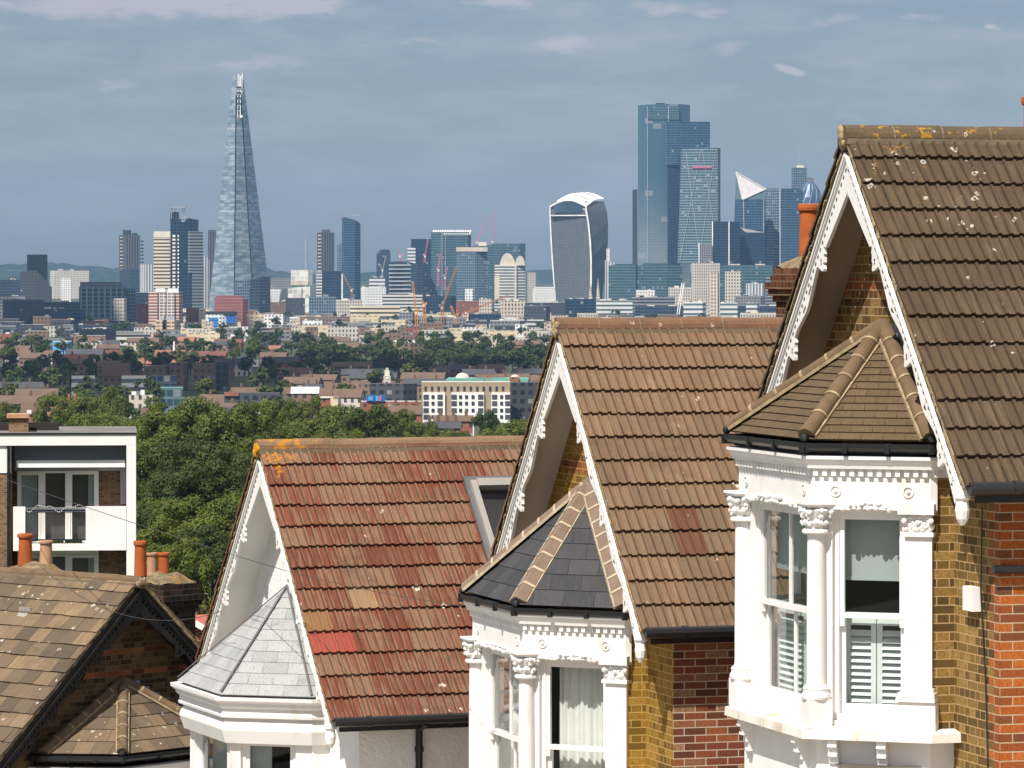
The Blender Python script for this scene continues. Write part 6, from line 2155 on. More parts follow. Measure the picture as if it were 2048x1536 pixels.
ROWS = [
    # name, label, d, px0, px1, ytop, mat, roof
    ('office_block', 'long dark low block before the bulging tower', 5300, 1050, 1130, 605, 'dark', 'roof_pale'),
    ('office_block', 'dark teal glass block right of the long dark low block', 5250, 1130, 1192, 598, 'deepblue', 'roof_slate'),
    ('office_block', 'white banded low block right of the dark teal glass block', 5200, 1193, 1265, 601, 'white_band', 'roof_pale'),
    ('office_block', 'dark framed block right of the white banded low block', 5250, 1264, 1350, 594, 'grey_band', 'roof_slate'),
    ('office_block', 'white barrel topped building over the dark framed block', 5500, 1272, 1310, 580, 'white', 'roof_pale'),
    ('office_block', 'pinkish stepped building beside the leaning white mast', 5400, 1337, 1385, 575, 'stone', 'roof_pale'),
    ('office_block', 'stone gabled block above the pinkish stepped building', 5800, 1383, 1440, 526, 'stone', 'roof_brown'),
    ('office_block', 'tall stone slab tower with small windows under the braced wedge tower', 5000, 1421, 1438, 545, 'hatch', 'roof_pale'),
    ('office_block', 'pale stone block with dark openings right of the slab tower', 5500, 1450, 1482, 543, 'hatch', 'roof_brown'),
    ('office_block', 'dark green glass block right of the pale stone block', 5800, 1440, 1545, 530, 'teal', 'roof_grey'),
    ('office_block', 'white ribbed hall under the plain blue block', 5600, 1492, 1532, 567, 'whiterib', 'roof_pale'),
    ('office_block', 'grey banded block with white stair turret by the sooty chimney', 5500, 1532, 1590, 552, 'grey_band', 'roof_pale'),
    ('office_block', 'low building with wide tan roof under the white ribbed hall', 5300, 1470, 1530, 592, 'grey', 'roof_grey'),
    ('flats', 'white balcony flats right of the slab tower', 4700, 1440, 1475, 606, 'white_band', 'roof_pale'),
    ('flats', 'white balcony flats beside dark glass, further right', 4750, 1492, 1518, 606, 'white_band', 'roof_pale'),
    ('office_block', 'dark glass flats between the two white balcony flats', 4800, 1472, 1570, 612, 'navy', 'roof_slate'),
    ('flats', 'stacked white terraces left of the slab tower', 4700, 1367, 1412, 604, 'white_band', 'roof_pale'),
    ('office_block', 'dark blue block behind the leaning white mast', 4900, 1270, 1370, 612, 'navy', 'roof_slate'),
    ('flats', 'pale row along the tan roof ridge at the far right', 4500, 1480, 1565, 626, 'stone', 'roof_pale'),
    # middle
    ('office_block', 'grey ribbed block right of the white hall', 5300, 618, 672, 593, 'bluegrey', 'roof_slate'),
    ('office_block', 'dark block with pale right edge below the white hall', 5200, 571, 610, 596, 'dark', 'roof_grey'),
    ('office_block', 'brown block left of the dark pale edged block', 5250, 541, 578, 604, 'brick', 'roof_slate'),
    ('office_block', 'pale stone classical block left of the cream terraces', 4900, 672, 725, 600, 'stone', 'roof_pale'),
    ('office_block', 'long white columned block behind the cream terraces', 5300, 765, 845, 589, 'pale_band', 'roof_grey'),
    ('office_block', 'dark blue block right of the white columned block', 5250, 848, 912, 592, 'deepblue', 'roof_slate'),
    ('office_block', 'long cream sunlit terraced block', 4600, 700, 800, 612, 'cream_band', 'roof_grey'),
    ('office_block', 'lower cream wing under the long cream terraced block', 4500, 693, 760, 630, 'cream', 'roof_brown'),
    ('office_block', 'brown low block right of the long cream terraced block', 4500, 798, 830, 625, 'grey', 'roof_brown'),
    ('office_block', 'grey brown long low block before the cream terraces', 4300, 600, 700, 634, 'brick', 'roof_grey'),
    ('office_block', 'pale office block with rows of small windows', 4300, 528, 566, 629, 'white', 'roof_pale'),
    ('office_block', 'tan block with dark shed left of the pale office block', 4400, 494, 528, 627, 'cream', 'roof_brown'),
    ('office_block', 'pinkish white block with dark windows in mid city', 4200, 605, 645, 641, 'white', 'roof_grey'),
    ('office_block', 'wide tan brick block, right half, with a dark slot', 4000, 735, 785, 656, 'cream', 'roof_grey'),
    ('office_block', 'wide tan brick block, left half, under a grey oval roof', 4020, 668, 733, 658, 'cream', 'roof_grey'),
    ('office_block', 'grey oval roofed hall behind the wide tan brick block', 4150, 655, 790, 645, 'grey', 'roof_grey'),
    ('flats', 'white balcony flats left of the orange cranes', 3800, 788, 826, 674, 'white_band', 'roof_pale'),
    ('office_block', 'salmon brick hall right of the orange cranes', 3900, 850, 880, 668, 'red', 'roof_brown'),
    ('office_block', 'brown brick block beside the salmon hall', 3880, 880, 905, 672, 'brick', 'roof_brown'),
    ('office_block', 'smooth white angular hall', 3700, 913, 948, 666, 'whiteplain', 'roof_pale'),
    ('office_block', 'narrow slanted white block at the end of the angular hall', 3690, 949, 963, 673, 'whiteplain', 'roof_pale'),
    ('office_block', 'white stepped flats left of the tan roof gable', 3800, 1030, 1058, 650, 'white', 'roof_pale'),
    ('flats', 'tall cream slab with a row of windows by the tan roof gable', 3600, 1062, 1110, 664, 'cream', 'roof_pale'),
    ('office_block', 'ochre low block with dark panels', 3750, 978, 1032, 674, 'cream', 'roof_brown'),
    ('office_block', 'dark slab shaded block right of mid city cranes', 4400, 936, 1002, 628, 'deepblue', 'roof_slate'),
    ('office_block', 'pale end wall of the dark shaded slab', 4390, 928, 938, 630, 'cream', 'roof_pale'),
    ('office_block', 'tan block with diamond pattern windows', 4700, 1000, 1050, 601, 'hatch', 'roof_pale'),
    ('office_block', 'small stone block with arched windows', 4800, 958, 984, 598, 'stone', 'roof_pale'),
    ('office_block', 'maroon banded block before the blue grey slab tower', 5000, 912, 962, 602, 'red', 'roof_grey'),
    ('office_block', 'long grey low hall under the dark shaded slab', 4200, 838, 932, 634, 'grey', 'roof_pale'),
    ('office_block', 'dark low block under the diamond patterned block', 4600, 1048, 1100, 612, 'dark', 'roof_grey'),
    ('office_block', 'long white roofed shed left of the white stepped flats', 4000, 980, 1050, 641, 'grey', 'roof_pale'),
    ('white_hall', 'white domed building under the blue grey slab tower', 5200, 930, 946, 578, 'white', 'roof_pale'),
    ('office_block', 'pale low blocks right of the slim tower foot', 5700, 722, 772, 575, 'white', 'roof_pale'),
    ('office_block', 'terraced white offices left of the curved roof block', 6100, 738, 770, 555, 'white_band', 'roof_pale'),
    # left
    ('office_block', 'wide blue grey low block at the left edge', 4600, -8, 60, 592, 'grey', 'roof_slate'),
    ('office_block', 'long dark shed roof before the near black tower', 4500, 5, 88, 600, 'dark', 'roof_grey'),
    ('office_block', 'dark terraced housing block under the columned glass block', 4400, 88, 160, 604, 'dark', 'roof_slate'),
    ('office_block', 'long deep grey block with a white balustrade', 4300, 70, 170, 618, 'navy', 'roof_slate'),
    ('office_block', 'tan end walled block under the long deep grey block', 3900, 66, 102, 633, 'brick', 'roof_slate'),
    ('office_block', 'dark brown wide block right of the tan end walled block', 3950, 100, 150, 640, 'dark', 'roof_slate'),
    ('office_block', 'dark green glass low block beneath the columned block', 4000, 150, 232, 650, 'deepblue', 'roof_slate'),
    ('warehouse', 'long near black shed left of the tan banded tower', 3500, 159, 268, 658, 'black', 'roof_slate'),
    ('office_block', 'small grey framed building right of the near black shed', 3520, 268, 312, 656, 'stone', 'roof_grey'),
    ('office_block', 'maroon brick wall building cut by the left edge', 3000, -20, 24, 668, 'red', 'roof_brown'),
    ('office_block', 'deep maroon hall between the stone tower and the red and white tower', 4300, 272, 300, 608, 'red', 'roof_slate'),
    ('office_block', 'grey glass block at the far left under the hills', 5600, -5, 40, 560, 'navy', 'roof_slate'),
    ('office_block', 'pale long low hospital under the wooded hill', 9000, 100, 178, 541, 'stone', 'roof_pale'),
    ('office_block', 'low white block below the wooded hill', 7000, 122, 142, 557, 'white', 'roof_pale'),
    ('office_block', 'blue sided container building among red roofs', 2950, 105, 143, 683, 'sky', 'roof_pale'),
    ('flats', 'cream flats behind red roofs left of the tan banded tower', 3000, 160, 206, 686, 'stone', 'roof_grey'),
    ('office_block', 'pale green roofed long building by the tan banded tower', 3300, 375, 440, 666, 'cream', 'roof_pale'),
]
for (nm, lab, d_, a, b, yt, mt, rf) in ROWS:
    r_ = random.Random(lab)
    s_ = r_.choice([0, 1, 2])
    pts = [(a, 0), (b, 0)] if s_ == 0 else ([(a, 5), (a + (b - a) * .12, 0), (b, 3)] if s_ == 1 else [(a, 2), (b - (b - a) * .15, 0), (b, 6)])
    o = prism(nm, lab, d_, pts, yt, mt, depth=r_.uniform(14, 30), roof=rf)
    # plant rooms and parapets break up the roof line
    k = r_.randint(1, 3)
    bx = []
    for q in range(k):
        x0 = a + (b - a) * r_.uniform(.05, .75)
        x1 = x0 + (b - a) * r_.uniform(.08, .22)
        bx = [(x0, min(x1, b - .5), yt - r_.uniform(1.5, 4), yt + .3, 3, 9)]
        sub(o, 'roof_plant', r_.choice(['zinc', 'stone', 'roof_grey', 'offwhite']), d_, bx)

# ---- leaning white mast
o = empty('leaning_mast', P(1356, 640, 4800), 0, 'pair of thin white leaning poles above the middle tan roof', 'mast')
rod(o, 'pole', 'white', 4800, [((1352, 640), (1364, 566))], 1.0)
rod(o, 'pole', 'white', 4800, [((1356, 640), (1368, 566))], 1.0)


# ---- tower cranes
def crane(label, d_, col, base, top, tip, tail=None, w_=2.2):
    o = empty('tower_crane', P(base[0], base[1], d_), 0, label, 'crane', 'tower cranes over the city')

    def lattice(name, a, b, wd):
        pa, pb = P(a[0], a[1], d_) - o.location, P(b[0], b[1], d_) - o.location
        ax = (pb - pa)
        L = ax.length
        ax.normalize()
        s1 = ax.cross(Vector((0, 1, 0))).normalized() * wd / 2
        s2 = Vector((0, wd / 2, 0))
        mb = MB()
        t = wd * .3
        cs = [s1 + s2, s1 - s2, -s1 - s2, -s1 + s2]
        for c_ in cs:
            mb.bar(pa + c_, pb + c_, t, t)
        n_ = max(2, int(L / (wd * 1.6)))
        for k in range(n_):
            p0, p1 = pa + ax * (L * k / n_), pa + ax * (L * (k + 1) / n_)
            for i in range(4):
                mb.bar(p0 + cs[i], p1 + cs[(i + 1) % 4], t * .75, t * .75)
        return mb.build(name, SM[col], o)
    lattice('mast', base, top, w_)
    lattice('jib', top, tip, w_ * .7)
    if tail:
        lattice('counter_jib', top, tail, w_ * .8)
        sub(o, 'counterweight', 'steel', d_, [(tail[0] - 1.2, tail[0] + 1.2, tail[1] - 1, tail[1] + 3, -1, 1)])
    sub(o, 'cab', 'offwhite', d_, [(top[0] - 1.6, top[0] + 1.6, top[1] - 1, top[1] + 3, -1.6, 1.2)])
    return o


crane('orange crane with near vertical mast and raised jib, leftmost of the orange cranes', 3900, 'orange', (835, 690), (832, 625), (825, 563), (838, 618))
crane('orange crane beside the leftmost one, mostly mast', 3950, 'orange', (851, 672), (848, 610), (842, 598), (853, 606))
crane('orange crane with a long jib rising to the blue grey slab tower', 4200, 'rust', (886, 650), (884, 615), (913, 533), (879, 610))
crane('orange crane leaning left, right of the long jib crane', 4100, 'orange', (913, 660), (910, 634), (902, 611), (916, 628))
crane('orange crane with a low jib reaching towards the small stone block', 4300, 'rust', (931, 640), (932, 625), (1017, 591), (926, 628))
crane('pink crane with tall upright jib behind the teal tower', 6900, 'pink', (986, 498), (985, 483), (987, 420), (982, 480))
crane('pink crane with slanted jib left of the upright pink jib', 6850, 'pink', (950, 494), (954, 484), (973, 436), (950, 481))
crane('small pink crane above the curved roof block', 6200, 'pink', (802, 524), (800, 512), (796, 497), (804, 509))
crane('pink crane before the dark blue tower', 6150, 'pink', (849, 526), (850, 512), (856, 478), (847, 508))
crane('pink crane against the left of the scalloped teal tower', 6000, 'pink', (876, 572), (877, 540), (880, 508), (874, 536))
crane('pink crane against the middle of the scalloped teal tower', 6000, 'pink', (889, 580), (890, 555), (895, 533), (887, 550))
crane('brown crane jib leaning against the slim dark blue tower', 5600, 'rust', (704, 600), (703, 580), (684, 545), (706, 577))
crane('pale thin crane before the short curved top tower', 6500, 'steel', (764, 560), (765, 540), (772, 512), (758, 528), 1.6)

# ---- nearer landmarks
DA = 1700
fl_ = prism('flats', 'white and ochre flats with rows of square windows', DA, [(843, 0), (1020, 0)], 764, 'hatch', depth=14, roof='roof_pale')
fl_.data.materials[0] = plain('ochre_render', (0.32, 0.245, 0.165), .9, .06, .4)
for (a, b) in ((846, 890), (903, 968), (983, 1020)):
    sub(fl_, 'white_bay', 'white', DA, [(a, b, 785, 845, -1.2, .5)])
mbw = []
for (a, b, rows_) in ((849, 1016, (776,)),):
    for k in range(13):
        sub(fl_, 'window', 'dark', DA, [(849 + k * 12.9, 853.5 + k * 12.9, 773, 782, -.25, .2)])
for r_ in (790, 803, 817, 830):
    for (a, w_) in ((863, 6), (918, 6), (930, 6), (943, 6), (1000, 6)):
        sub(fl_, 'window', 'dark', DA, [(a, a + w_, r_, r_ + 6.5, -1.5, -1.0)])
    for a in (847, 875, 903, 956, 984, 1010):
        sub(fl_, 'balcony', 'roof_slate', DA, [(a, a + 10.5, r_ - 1, r_ + 8, -1.45, -1.1)])
pm = prism('superstore', 'green roofed domed building behind the white and ochre flats', 1900, [(893, 0), (1058, 0)], 761, 'red', depth=30, roof='roof_green')
sub(pm, 'green_roof', 'roof_green', 1900, [(895, 968, 757, 765, -1, 20), (985, 1056, 757, 765, -1, 20)])
for (cx, cw, ct) in ((925, 15, 747), (1030, 11, 746)):
    p = P(cx, 759, 1912) - pm.location
    mb = MB()
    r0 = cw * 1912 / F
    mb.lathe([(r0, -1), (r0, 0), (r0 * .92, r0 * .35), (r0 * .7, r0 * .65), (r0 * .4, r0 * .82), (.1, r0 * .9)], p, 18)
    mb.build('dome', SM['stone'], pm, True)
sub(pm, 'brick_turret', 'red', 1900, [(1019, 1038, 754, 775, -4, 4)])
sub(pm, 'orange_canopy', 'salmon', 1900, [(950, 1008, 751, 753.5, 6, 14)])
prism('flats', 'dark brick flats right of the white and ochre flats', 1720, [(1021, 0), (1075, 4)], 766, 'dark', depth=14, roof='roof_slate')
prism('office_block', 'mid grey flats cluster rising from the dark wood', 2700, [(790, 4), (806, 0), (822, 0), (846, 5)], [700, 690, 684, 690], 'brick', depth=16, roof='roof_slate')
prism('flats', 'long low white storey block in front of the dark wood', 2450, [(718, 0), (800, 3)], 735, 'pale_band', depth=12, roof='roof_grey')
sub(CITY[-1][0], 'roof_storey', 'dark', 2450, [(722, 822, 726, 735.3, 1, 9)])
bb = prism('billboard_hall', 'near black blank sided hall below the pale clock tower', 1850, [(739, 0), (808, 0), (834, 6)], 768, 'dark', depth=14, roof='roof_slate')
ct = prism('clock_tower', 'small pale stone clock tower standing over the near black hall', 1950, [(767, 0), (781, 0)], 752, 'stone', depth=3.2, cat='clock tower', roof='roof_pale')
sub(ct, 'belfry', 'offwhite', 1950, [(769, 779, 741, 752.2, .5, 2.7)])
sub(ct, 'cap', 'stone', 1950, [(771, 777, 736, 741.2, .9, 2.2)])
sub(ct, 'clock_face', 'white', 1950, [(772, 776.5, 753, 758, -.2, .1)])
mu = prism('mural_wall', 'long low building with a blue painted wall below the near black hall', 1700, [(722, 0), (842, 0)], 803, 'red', depth=10, roof='roof_pale')
sub(mu, 'painted_wall', 'blue', 1700, [(733, 770, 791, 803, -.6, .6)])
sub(mu, 'painted_stripe', 'sky', 1700, [(737, 746, 793, 801, -.9, -.55), (752, 757, 792, 802, -.9, -.55)])
sub(mu, 'painted_stripe', 'pink', 1700, [(758, 763, 792, 802, -.9, -.55)])


def pitched(name, label, d_, px0, px1, ye, yr, mat, roof, depth=9, group=None, chims=0, end_gable=False, skew=0.0, cat='house'):
    """house or terrace with a ridge across the view; ye eaves row, yr ridge row"""
    zb = ground(d_) - .5
    xa, xb = (px0 - 1024) * d_ / F, (px1 - 1024) * d_ / F
    xm = (xa + xb) / 2
    o = empty(name, (xm, d_ + depth / 2, zb), skew, label, cat, group)
    hw = (xb - xa) / 2
    ze_ = EYE + (HOR - ye) * d_ / F - zb
    zr = EYE + (HOR - yr) * d_ / F - zb
    h = depth / 2
    mb = MB()
    mb.wallquad((-hw, -h), (hw, -h), 0, ze_)
    mb.wallquad((hw, -h), (hw, h), 0, ze_, 0, 2 * hw)
    mb.wallquad((hw, h), (-hw, h), 0, ze_)
    mb.wallquad((-hw, h), (-hw, -h), 0, ze_)
    for sg in (-1, 1):
        mb.poly([(sg * hw, -h, ze_), (sg * hw, h, ze_), (sg * hw, 0, zr)], [(0, ze_), (depth, ze_), (h, zr)])
    mb.build('wall', FM[mat], o)
    rb = MB()
    e = .35
    for sg in (-1, 1):
        rb.poly([(-hw - e, 0, zr + .12), (hw + e, 0, zr + .12), (hw + e, sg * (h + e), ze_ - .1), (-hw - e, sg * (h + e), ze_ - .1)])
        rb.poly([(-hw - e, 0, zr), (hw + e, 0, zr), (hw + e, sg * (h + e), ze_ - .25), (-hw - e, sg * (h + e), ze_ - .25)])
    rb.build('roof', SM[roof], o)
    for k in range(chims):
        x_ = -hw + (k + .5) * 2 * hw / chims
        cb = MB()
        cb.box(x_ - .5, x_ + .5, -.4, .4, zr - .8, zr + 1.5)
        cb.box(x_ - .35, x_ + .35, -.2, .2, zr + 1.5, zr + 2.0)
        cb.build('chimney', SM['roof_brown'], o)
    CITY.append((o, label))
    return o


o = pitched('church', 'church with large salmon tiled roof and white spirelet', 2700, 310, 368, 726, 701, 'red', 'salmon', 14, cat='church')
rod(o, 'spirelet', 'white', 2700, [((348, 702), (348, 683))], 1.0)
pitched('church', 'lower salmon roofed wing left of the church', 2690, 276, 318, 727, 713, 'red', 'salmon', 12, cat='church')
o = prism('church', 'grey stone church with a thin spire and pale roof', 2500, [(450, 0), (480, 0)], 722, 'brick', depth=9, cat='church')
loft('', '', 2500, [(722, [(479, 0), (485, 0), (485, 2), (479, 2)]), (694, [(481.7, 1), (482.3, 1), (482.3, 1.2), (481.7, 1.2)])], 'zinc', parent=o).name = 'spire'
pitched('hall', 'pale grey roofed hall right of the thin spired church', 2480, 487, 516, 733, 720, 'grey', 'roof_pale', 9, cat='hall')
o = pitched('school_hall', 'brown gabled hall with a white edged gable among the left roofs', 2200, 205, 258, 752, 727, 'brick', 'roof_brown', 12, cat='hall')
pitched('school_hall', 'long brown hall with a row of white roof lights', 2250, 195, 262, 734, 722, 'brick', 'roof_brown', 10, cat='hall')
for (a, b, yt, lab) in ((288, 340, 731, 'tan flat roofed school block left of the other'), (338, 375, 725, 'taller tan flat roofed school block'), (385, 432, 728, 'tan and dark school block with white framed windows')):
    prism('school', lab, 2150, [(a, 2), (b - 8, 0), (b, 5)], [yt + 2, yt, yt], 'brick', depth=14, roof='roof_brown')
prism('school', 'dark slate blue block right of the tan and dark school', 2160, [(430, 0), (458, 3)], 724, 'dark', depth=14, roof='roof_slate')
prism('flats', 'brown balcony flats with pale bands in the left middle', 2000, [(243, 0), (292, 2)], 752, 'grey_band', depth=9, roof='roof_brown')
prism('flats', 'brown balcony flats with pale bands left of the dark conifer', 2000, [(143, 0), (190, 2)], 752, 'grey_band', depth=9, roof='roof_slate')
prism('shed', 'long flat blue roofed shed among the brown roofs', 2050, [(300, 0), (352, 0)], 752, 'navy', depth=20, roof='roof_slate')
prism('shop', 'shop with white ornate gables above the near trees', 1750, [(258, 0), (306, 0)], 790, 'stone', depth=8, roof='roof_slate')
sub(CITY[-1][0], 'gable', 'white', 1750, [(263, 272, 783, 790.2, .2, 1)])
sub(CITY[-1][0], 'gable', 'white', 1750, [(281, 289, 780, 790.2, .2, 1)])
prism('pavilion', 'green roofed pavilion with white dome above the near trees', 1800, [(318, 0), (366, 0)], 775, 'teal', depth=10, roof='roof_green')
prism('shop', 'long dark shop front under a red fascia', 1650, [(448, 0), (560, 0)], 786, 'dark', depth=9, roof='roof_slate')
sub(CITY[-1][0], 'fascia', 'salmon', 1650, [(449, 478, 784, 792, -.6, .3)])
g1 = pitched('shop', 'brick shop with a white edged ornate gable', 1650, 640, 662, 795, 777, 'red', 'roof_brown', 8, cat='shop')
sub(g1, 'white_gable', 'white', 1650, [(641, 661, 793, 796, -.5, .2)])
pitched('hall', 'white roofed hall left of the ornate gable shop', 1700, 583, 636, 786, 775, 'brick', 'white', 9, cat='hall')
prism('shop', 'yellow fronted shop right of the ornate gable', 1640, [(661, 0), (676, 0)], 793, 'cream', depth=8)
pitched('brick_house', 'large red brick house with white framed gable window, left of two tall chimneys', 1150, 42, 78, 828, 806, 'red', 'roof_brown', 9)
sub(CITY[-1][0], 'white_window', 'white', 1150, [(54, 63, 820, 828, -.4, .3)])
pitched('brick_house', 'orange tiled house between the two gabled brick houses', 1140, 88, 128, 832, 812, 'red', 'salmon', 9)
o = pitched('brick_house', 'gabled brick house with cross window and two tall chimneys', 1130, 142, 164, 826, 800, 'red', 'roof_brown', 7)
sub(o, 'white_window', 'white', 1130, [(150, 160, 817, 826, -.4, .3), (153.5, 156.5, 826, 836, -.4, .3)])
sub(o, 'chimney', 'rust', 1130, [(134, 138, 789, 832, 2, 3)])
sub(o, 'chimney', 'rust', 1130, [(146, 150, 787, 810, 2, 3)])
pitched('house', 'cream walled house peeping out of the near trees', 1000, 283, 300, 830, 818, 'white', 'roof_brown', 7)
pitched('house', 'tan low house before the white and ochre flats', 1300, 868, 945, 842, 832, 'red', 'roof_brown', 8, None, 3)
pitched('house', 'pale rendered house at the foot of the white and ochre flats', 1400, 925, 948, 838, 830, 'white', 'roof_pale', 7)
pitched('house', 'slate roofed terrace right of the near trees', 1250, 850, 920, 856, 845, 'brick', 'roof_slate', 8, None, 4)
pitched('house', 'red brick terrace below the white and ochre flats', 1450, 780, 843, 828, 812, 'red', 'roof_brown', 9, None, 3)
prism('shed', 'long grey flat roofed shed by the lime tree', 1150, [(498, 0), (566, 0)], 829, 'grey', depth=16, roof='roof_grey')

# ---- fill: streets of houses and street trees across the plain
rng = random.Random(77)
FILL = []


def zone(d_):
    return 'near the wood' if d_ < 2100 else 'in the middle distance' if d_ < 2900 else 'below the city blocks' if d_ < 4200 else 'at the tower feet'


rowset = []
d_ = 1560.0
while d_ < 5400:
    rowset.append(d_)
    d_ *= 1.052 if d_ < 3250 else 1.040
for ri, d_ in enumerate(rowset):
    px = -30 + rng.uniform(0, 40)
    lim = 1110 if d_ < 4300 else 1580
    while px < lim:
        k = F / d_
        t = rng.random()
        dd = d_ * rng.uniform(.985, 1.015)
        y0 = HOR + EYE * F / dd
        if (690 < px + w_ / 2 < 1075 and dd < 1960) or (560 < px < 700 and dd < 1690) or (185 < px < 470 and 1900 < dd < 2240) or (240 < px < 380 and 1700 < dd < 1800):
            # open ground, streets and yards in front of the larger buildings
            px += max(w_, 20) * rng.uniform(.8, 1.2)
            continue
        wood = 2350 < dd < 3000 and 560 < px < 1100
        wm = rng.uniform(7, 24) if dd < 3300 else rng.uniform(8, 27)
        w_ = wm * k
        green = 0.66 if dd < 3400 else .22
        if 1500 < dd < 2300 and 560 < px < 1100:
            green = .35
        if wood or t < green:
            w_ = rng.uniform(9, 15) * k
            h = rng.uniform(9, 15)
            FILL.append(('tree', px + w_ / 2, y0 - h * k, dd, w_, wood))
            px += w_ * (rng.uniform(.45, .7) if wood else rng.uniform(.7, 1.5))
            continue
        if dd < 3300:
            h = rng.uniform(5.5, 8)
            rf = rng.uniform(2.2, 3.4)
            roof = rng.choice(['roof_brown', 'roof_brown', 'roof_brown', 'roof_slate', 'roof_slate', 'roof_red' if dd > 2500 and px < 520 else 'roof_brown'])
            if px < 560 and dd > 2450:
                roof = rng.choice(['roof_red', 'salmon', 'roof_brown', 'roof_brown', 'roof_brown', 'roof_slate'])
            FILL.append(('terrace', px, dd, w_, y0 - h * k, y0 - (h + rf) * k, rng.choice(['brick', 'red', 'brick', 'brick', 'red', 'stone']), roof))
        else:
            h = rng.uniform(6, 12.5)
            FILL.append(('block', px, dd, w_, y0 - h * k, rng.choice(['brick', 'red', 'grey', 'stone', 'white', 'stone', 'cream', 'pale_band', 'brick', 'grey_band', 'cream', 'dark'] if px > 330 else ['brick', 'red', 'grey', 'stone', 'dark', 'navy', 'grey_band', 'dark', 'pale_band']), rng.choice(['roof_grey', 'roof_slate', 'roof_pale', 'roof_brown'])))
        px += w_ * (rng.uniform(1.0, 1.9) if dd < 3300 else rng.uniform(1.05, 1.75))
cnt = {}
ROOFW = {'roof_red': 'red', 'roof_brown': 'brown', 'roof_slate': 'slate', 'salmon': 'salmon', 'roof_grey': 'grey', 'roof_pale': 'pale'}
WALLW = {'brick': 'brown brick', 'red': 'red brick', 'stone': 'stone', 'white': 'white', 'grey': 'grey', 'dark': 'dark', 'cream': 'cream', 'pale_band': 'pale banded', 'navy': 'dark glass', 'grey_band': 'grey banded'}
keyed = {}
for f in FILL:
    if f[0] == 'tree':
        key = ('tree', 'wood' if f[5] else zone(f[3]))
        keyed.setdefault(key, []).append((f[1], f))
    elif f[0] == 'terrace':
        keyed.setdefault(('terrace', WALLW[f[6]], ROOFW[f[7]], zone(f[2])), []).append((f[1], f))
    else:
        keyed.setdefault(('block', WALLW[f[5]], ROOFW[f[6]], zone(f[2])), []).append((f[1], f))
for key, lst in keyed.items():
    lst.sort(key=lambda q: q[0])
    for k, (_, f) in enumerate(lst):
        od = ordinal(k)
        if f[0] == 'tree':
            kind = 'far%d' % (k % 3) if (f[5] or k % 3) else 'mid%d' % (k % 2)
            plant(kind, f[1], f[2], f[3], f[4], None, 'trees of the dark wood' if f[5] else 'trees among the distant houses')
        elif f[0] == 'terrace':
            pitched('distant_house', '%s house, %s roof, %s from left of its kind %s' % (key[1], key[2], od, key[3]), f[2], f[1], f[1] + f[3], f[4], f[5], f[6], f[7], 8.5,
                    'houses across the plain', 2 if f[2] < 2300 else 1 if f[2] < 2900 else 0, skew=random.Random(int(f[1])).uniform(-.35, .35))
        else:
            prism('distant_block', '%s block, %s roof, %s from left of its kind %s' % (key[1], key[2], od, key[3]), f[2], [(f[1], 0), (f[1] + f[3], 2)], f[4], f[5], depth=14, group='blocks across the plain', roof=f[6])
# past 300 trees in view the smallest ones become one mass of far foliage
def scr(t):
    return max(t[0].scale) / t[3]


TREES.sort(key=scr, reverse=True)
rest = [t for t in TREES[288:]]
TREES = TREES[:288]
keep_kinds = {t[4] for t in TREES}
mb_v, mb_f = [], []
bpy.context.view_layer.update()
for t in rest:
    cr = [c_ for c_ in t[0].children if c_.name.startswith('crown')][0]
    me = cr.data
    mw = Matrix.Translation(t[0].location) @ t[0].rotation_euler.to_matrix().to_4x4() @ Matrix.Diagonal((*t[0].scale, 1))
    b_ = len(mb_v)
    mb_v += [tuple(mw @ v.co) for v in me.vertices]
    mb_f += [tuple(i + b_ for i in p.vertices) for p in me.polygons]
me = bpy.data.meshes.new('distant_foliage')
me.from_pydata(mb_v, [], mb_f)
me.materials.append(LEAFD)
fo_ = bpy.data.objects.new('distant_foliage', me)
COL.objects.link(fo_)
tag(fo_, 'far dark green tree cover scattered among distant rooftops', 'foliage', None, 'stuff')
for t in rest:
    for ch in list(t[0].children):
        bpy.data.objects.remove(ch)
    bpy.data.objects.remove(t[0])
# labels for trees: by depth band, left to right
bands = {}
for t in TREES:
    if t[0].get('label'):
        continue
    o, px, py, dd, kind = t
    z_ = 'behind the red roof' if dd < 420 else 'in the near wood' if dd < 700 else 'beyond the near wood' if dd < 1100 else ('of the dark wood' if o.get('group') == 'trees of the dark wood' else zone(dd))
    w_ = 'dark green' if kind[:4] in ('dark', 'far0', 'far1', 'far2') else 'leafy green'
    bands.setdefault((w_, z_), []).append((px, o))
for (w_, z_), lst in bands.items():
    lst.sort(key=lambda q: q[0])
    for k, (px, o) in enumerate(lst):
        o['label'] = '%s tree, %s from left of its kind %s' % (w_, ordinal(k), z_)
for k, proto in PROTO.items():
    if k not in USED:
        for ch in list(proto.children):
            bpy.data.objects.remove(ch)
        bpy.data.objects.remove(proto)
print('city things', len(CITY), 'trees', len(TREES))

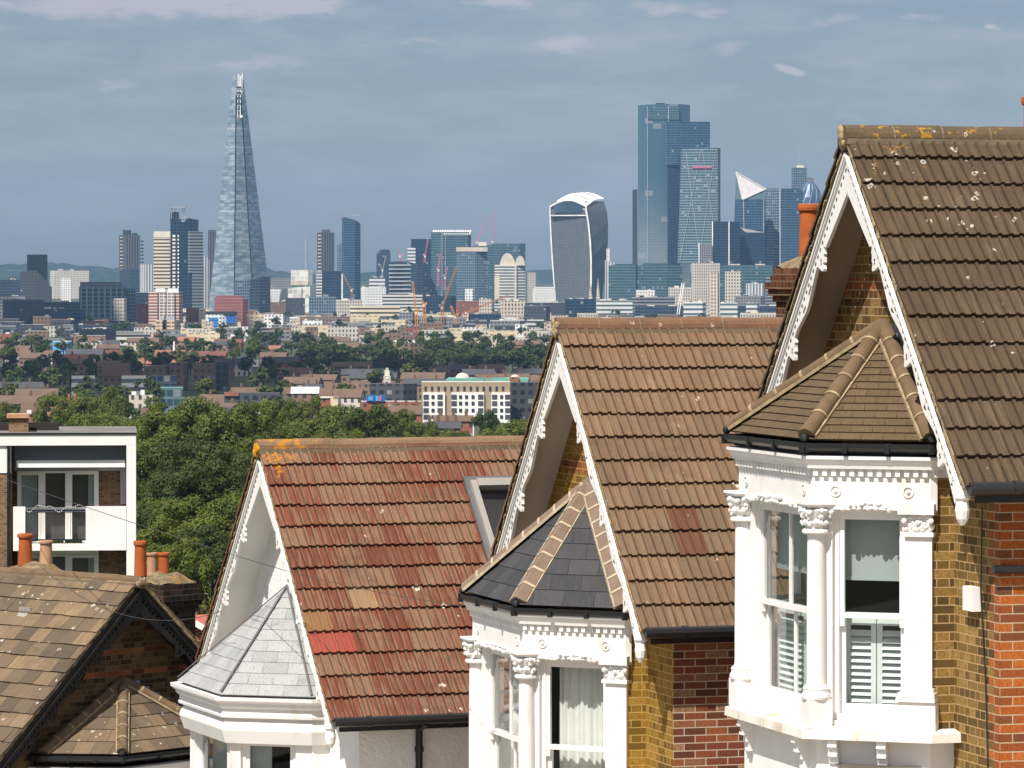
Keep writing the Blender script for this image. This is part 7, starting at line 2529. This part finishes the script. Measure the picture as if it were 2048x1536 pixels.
# ---------------------------------------------------------------- overhead service wires
def wire(label, pts, sag, r=.007):
    mb = MB()
    for (a, b) in zip(pts, pts[1:]):
        pa, pb = P(*a), P(*b)
        prev = pa
        for k in range(1, 17):
            t = k / 16
            q = pa.lerp(pb, t)
            q.z -= sag * 4 * t * (1 - t)
            mb.tube(prev, q, r, n=5, caps=False)
            prev = q
    o = mb.build('overhead_wire', M['black'])
    tag(o, label, 'wire', 'overhead service wires')
    return o


wire('thin black wire slanting down across the balcony of the white framed flats', [(-420, 790, 82), (462, 1108, 49.7)], .1, .0045)
wire('thin black wire slanting across the red tile roof', [(462, 1108, 49.7), (925, 1212, 43.6)], .06, .0035)
wire('thin wire dipping across the shaded black trimmed gable', [(80, 1132, 57.5), (445, 1222, 50)], .35, .004)

# ---------------------------------------------------------------- summer haze
m_ = bpy.data.materials.new('thin_haze')
m_.use_nodes = True
n = NT(m_.node_tree)
pv = n.n('ShaderNodeVolumePrincipled')
pv.inputs['Color'].default_value = (0.32, 0.58, 1.0, 1)
pv.inputs['Density'].default_value = 2.9e-5
pv.inputs['Anisotropy'].default_value = 0.1
ow = n.n('ShaderNodeOutputMaterial')
n.t.links.new(pv.outputs[0], ow.inputs['Volume'])
mb = MB()
mb.box(-4600, 4600, -210, 17100, -4, 420)
hz = mb.build('haze', m_)
tag(hz, kind='stuff')

# ---------------------------------------------------------------- fair weather clouds overhead, above the top of the picture: they shade parts of the plain
cm_ = bpy.data.materials.new('cumulus')
cm_.use_nodes = True
n = NT(cm_.node_tree)
finish(n, (0.85, 0.85, 0.86), 1.0, 0.0)
rng = random.Random(5)
for (cx, cy, rx_, ry_) in ((-215, 2320, 230, 240), (250, 2600, 180, 280), (-520, 4650, 330, 520)):
    mb = MB()
    for k in range(60):
        a, q = rng.uniform(0, 6.283), rng.random() ** .5
        mb.blob((cx + rx_ * q * math.cos(a), cy + ry_ * q * math.sin(a), rng.uniform(-30, 45) * (1 - q) + 8), rng.uniform(35, 85) * (1.2 - .6 * q), 10, 6, 0, (1, 1, .6))
    H_ = 1300.0
    t = H_ / SUN.z
    o = mb.build('cloud', cm_, None, True, (SUN.x * t, SUN.y * t, H_))
    tag(o, kind='structure')
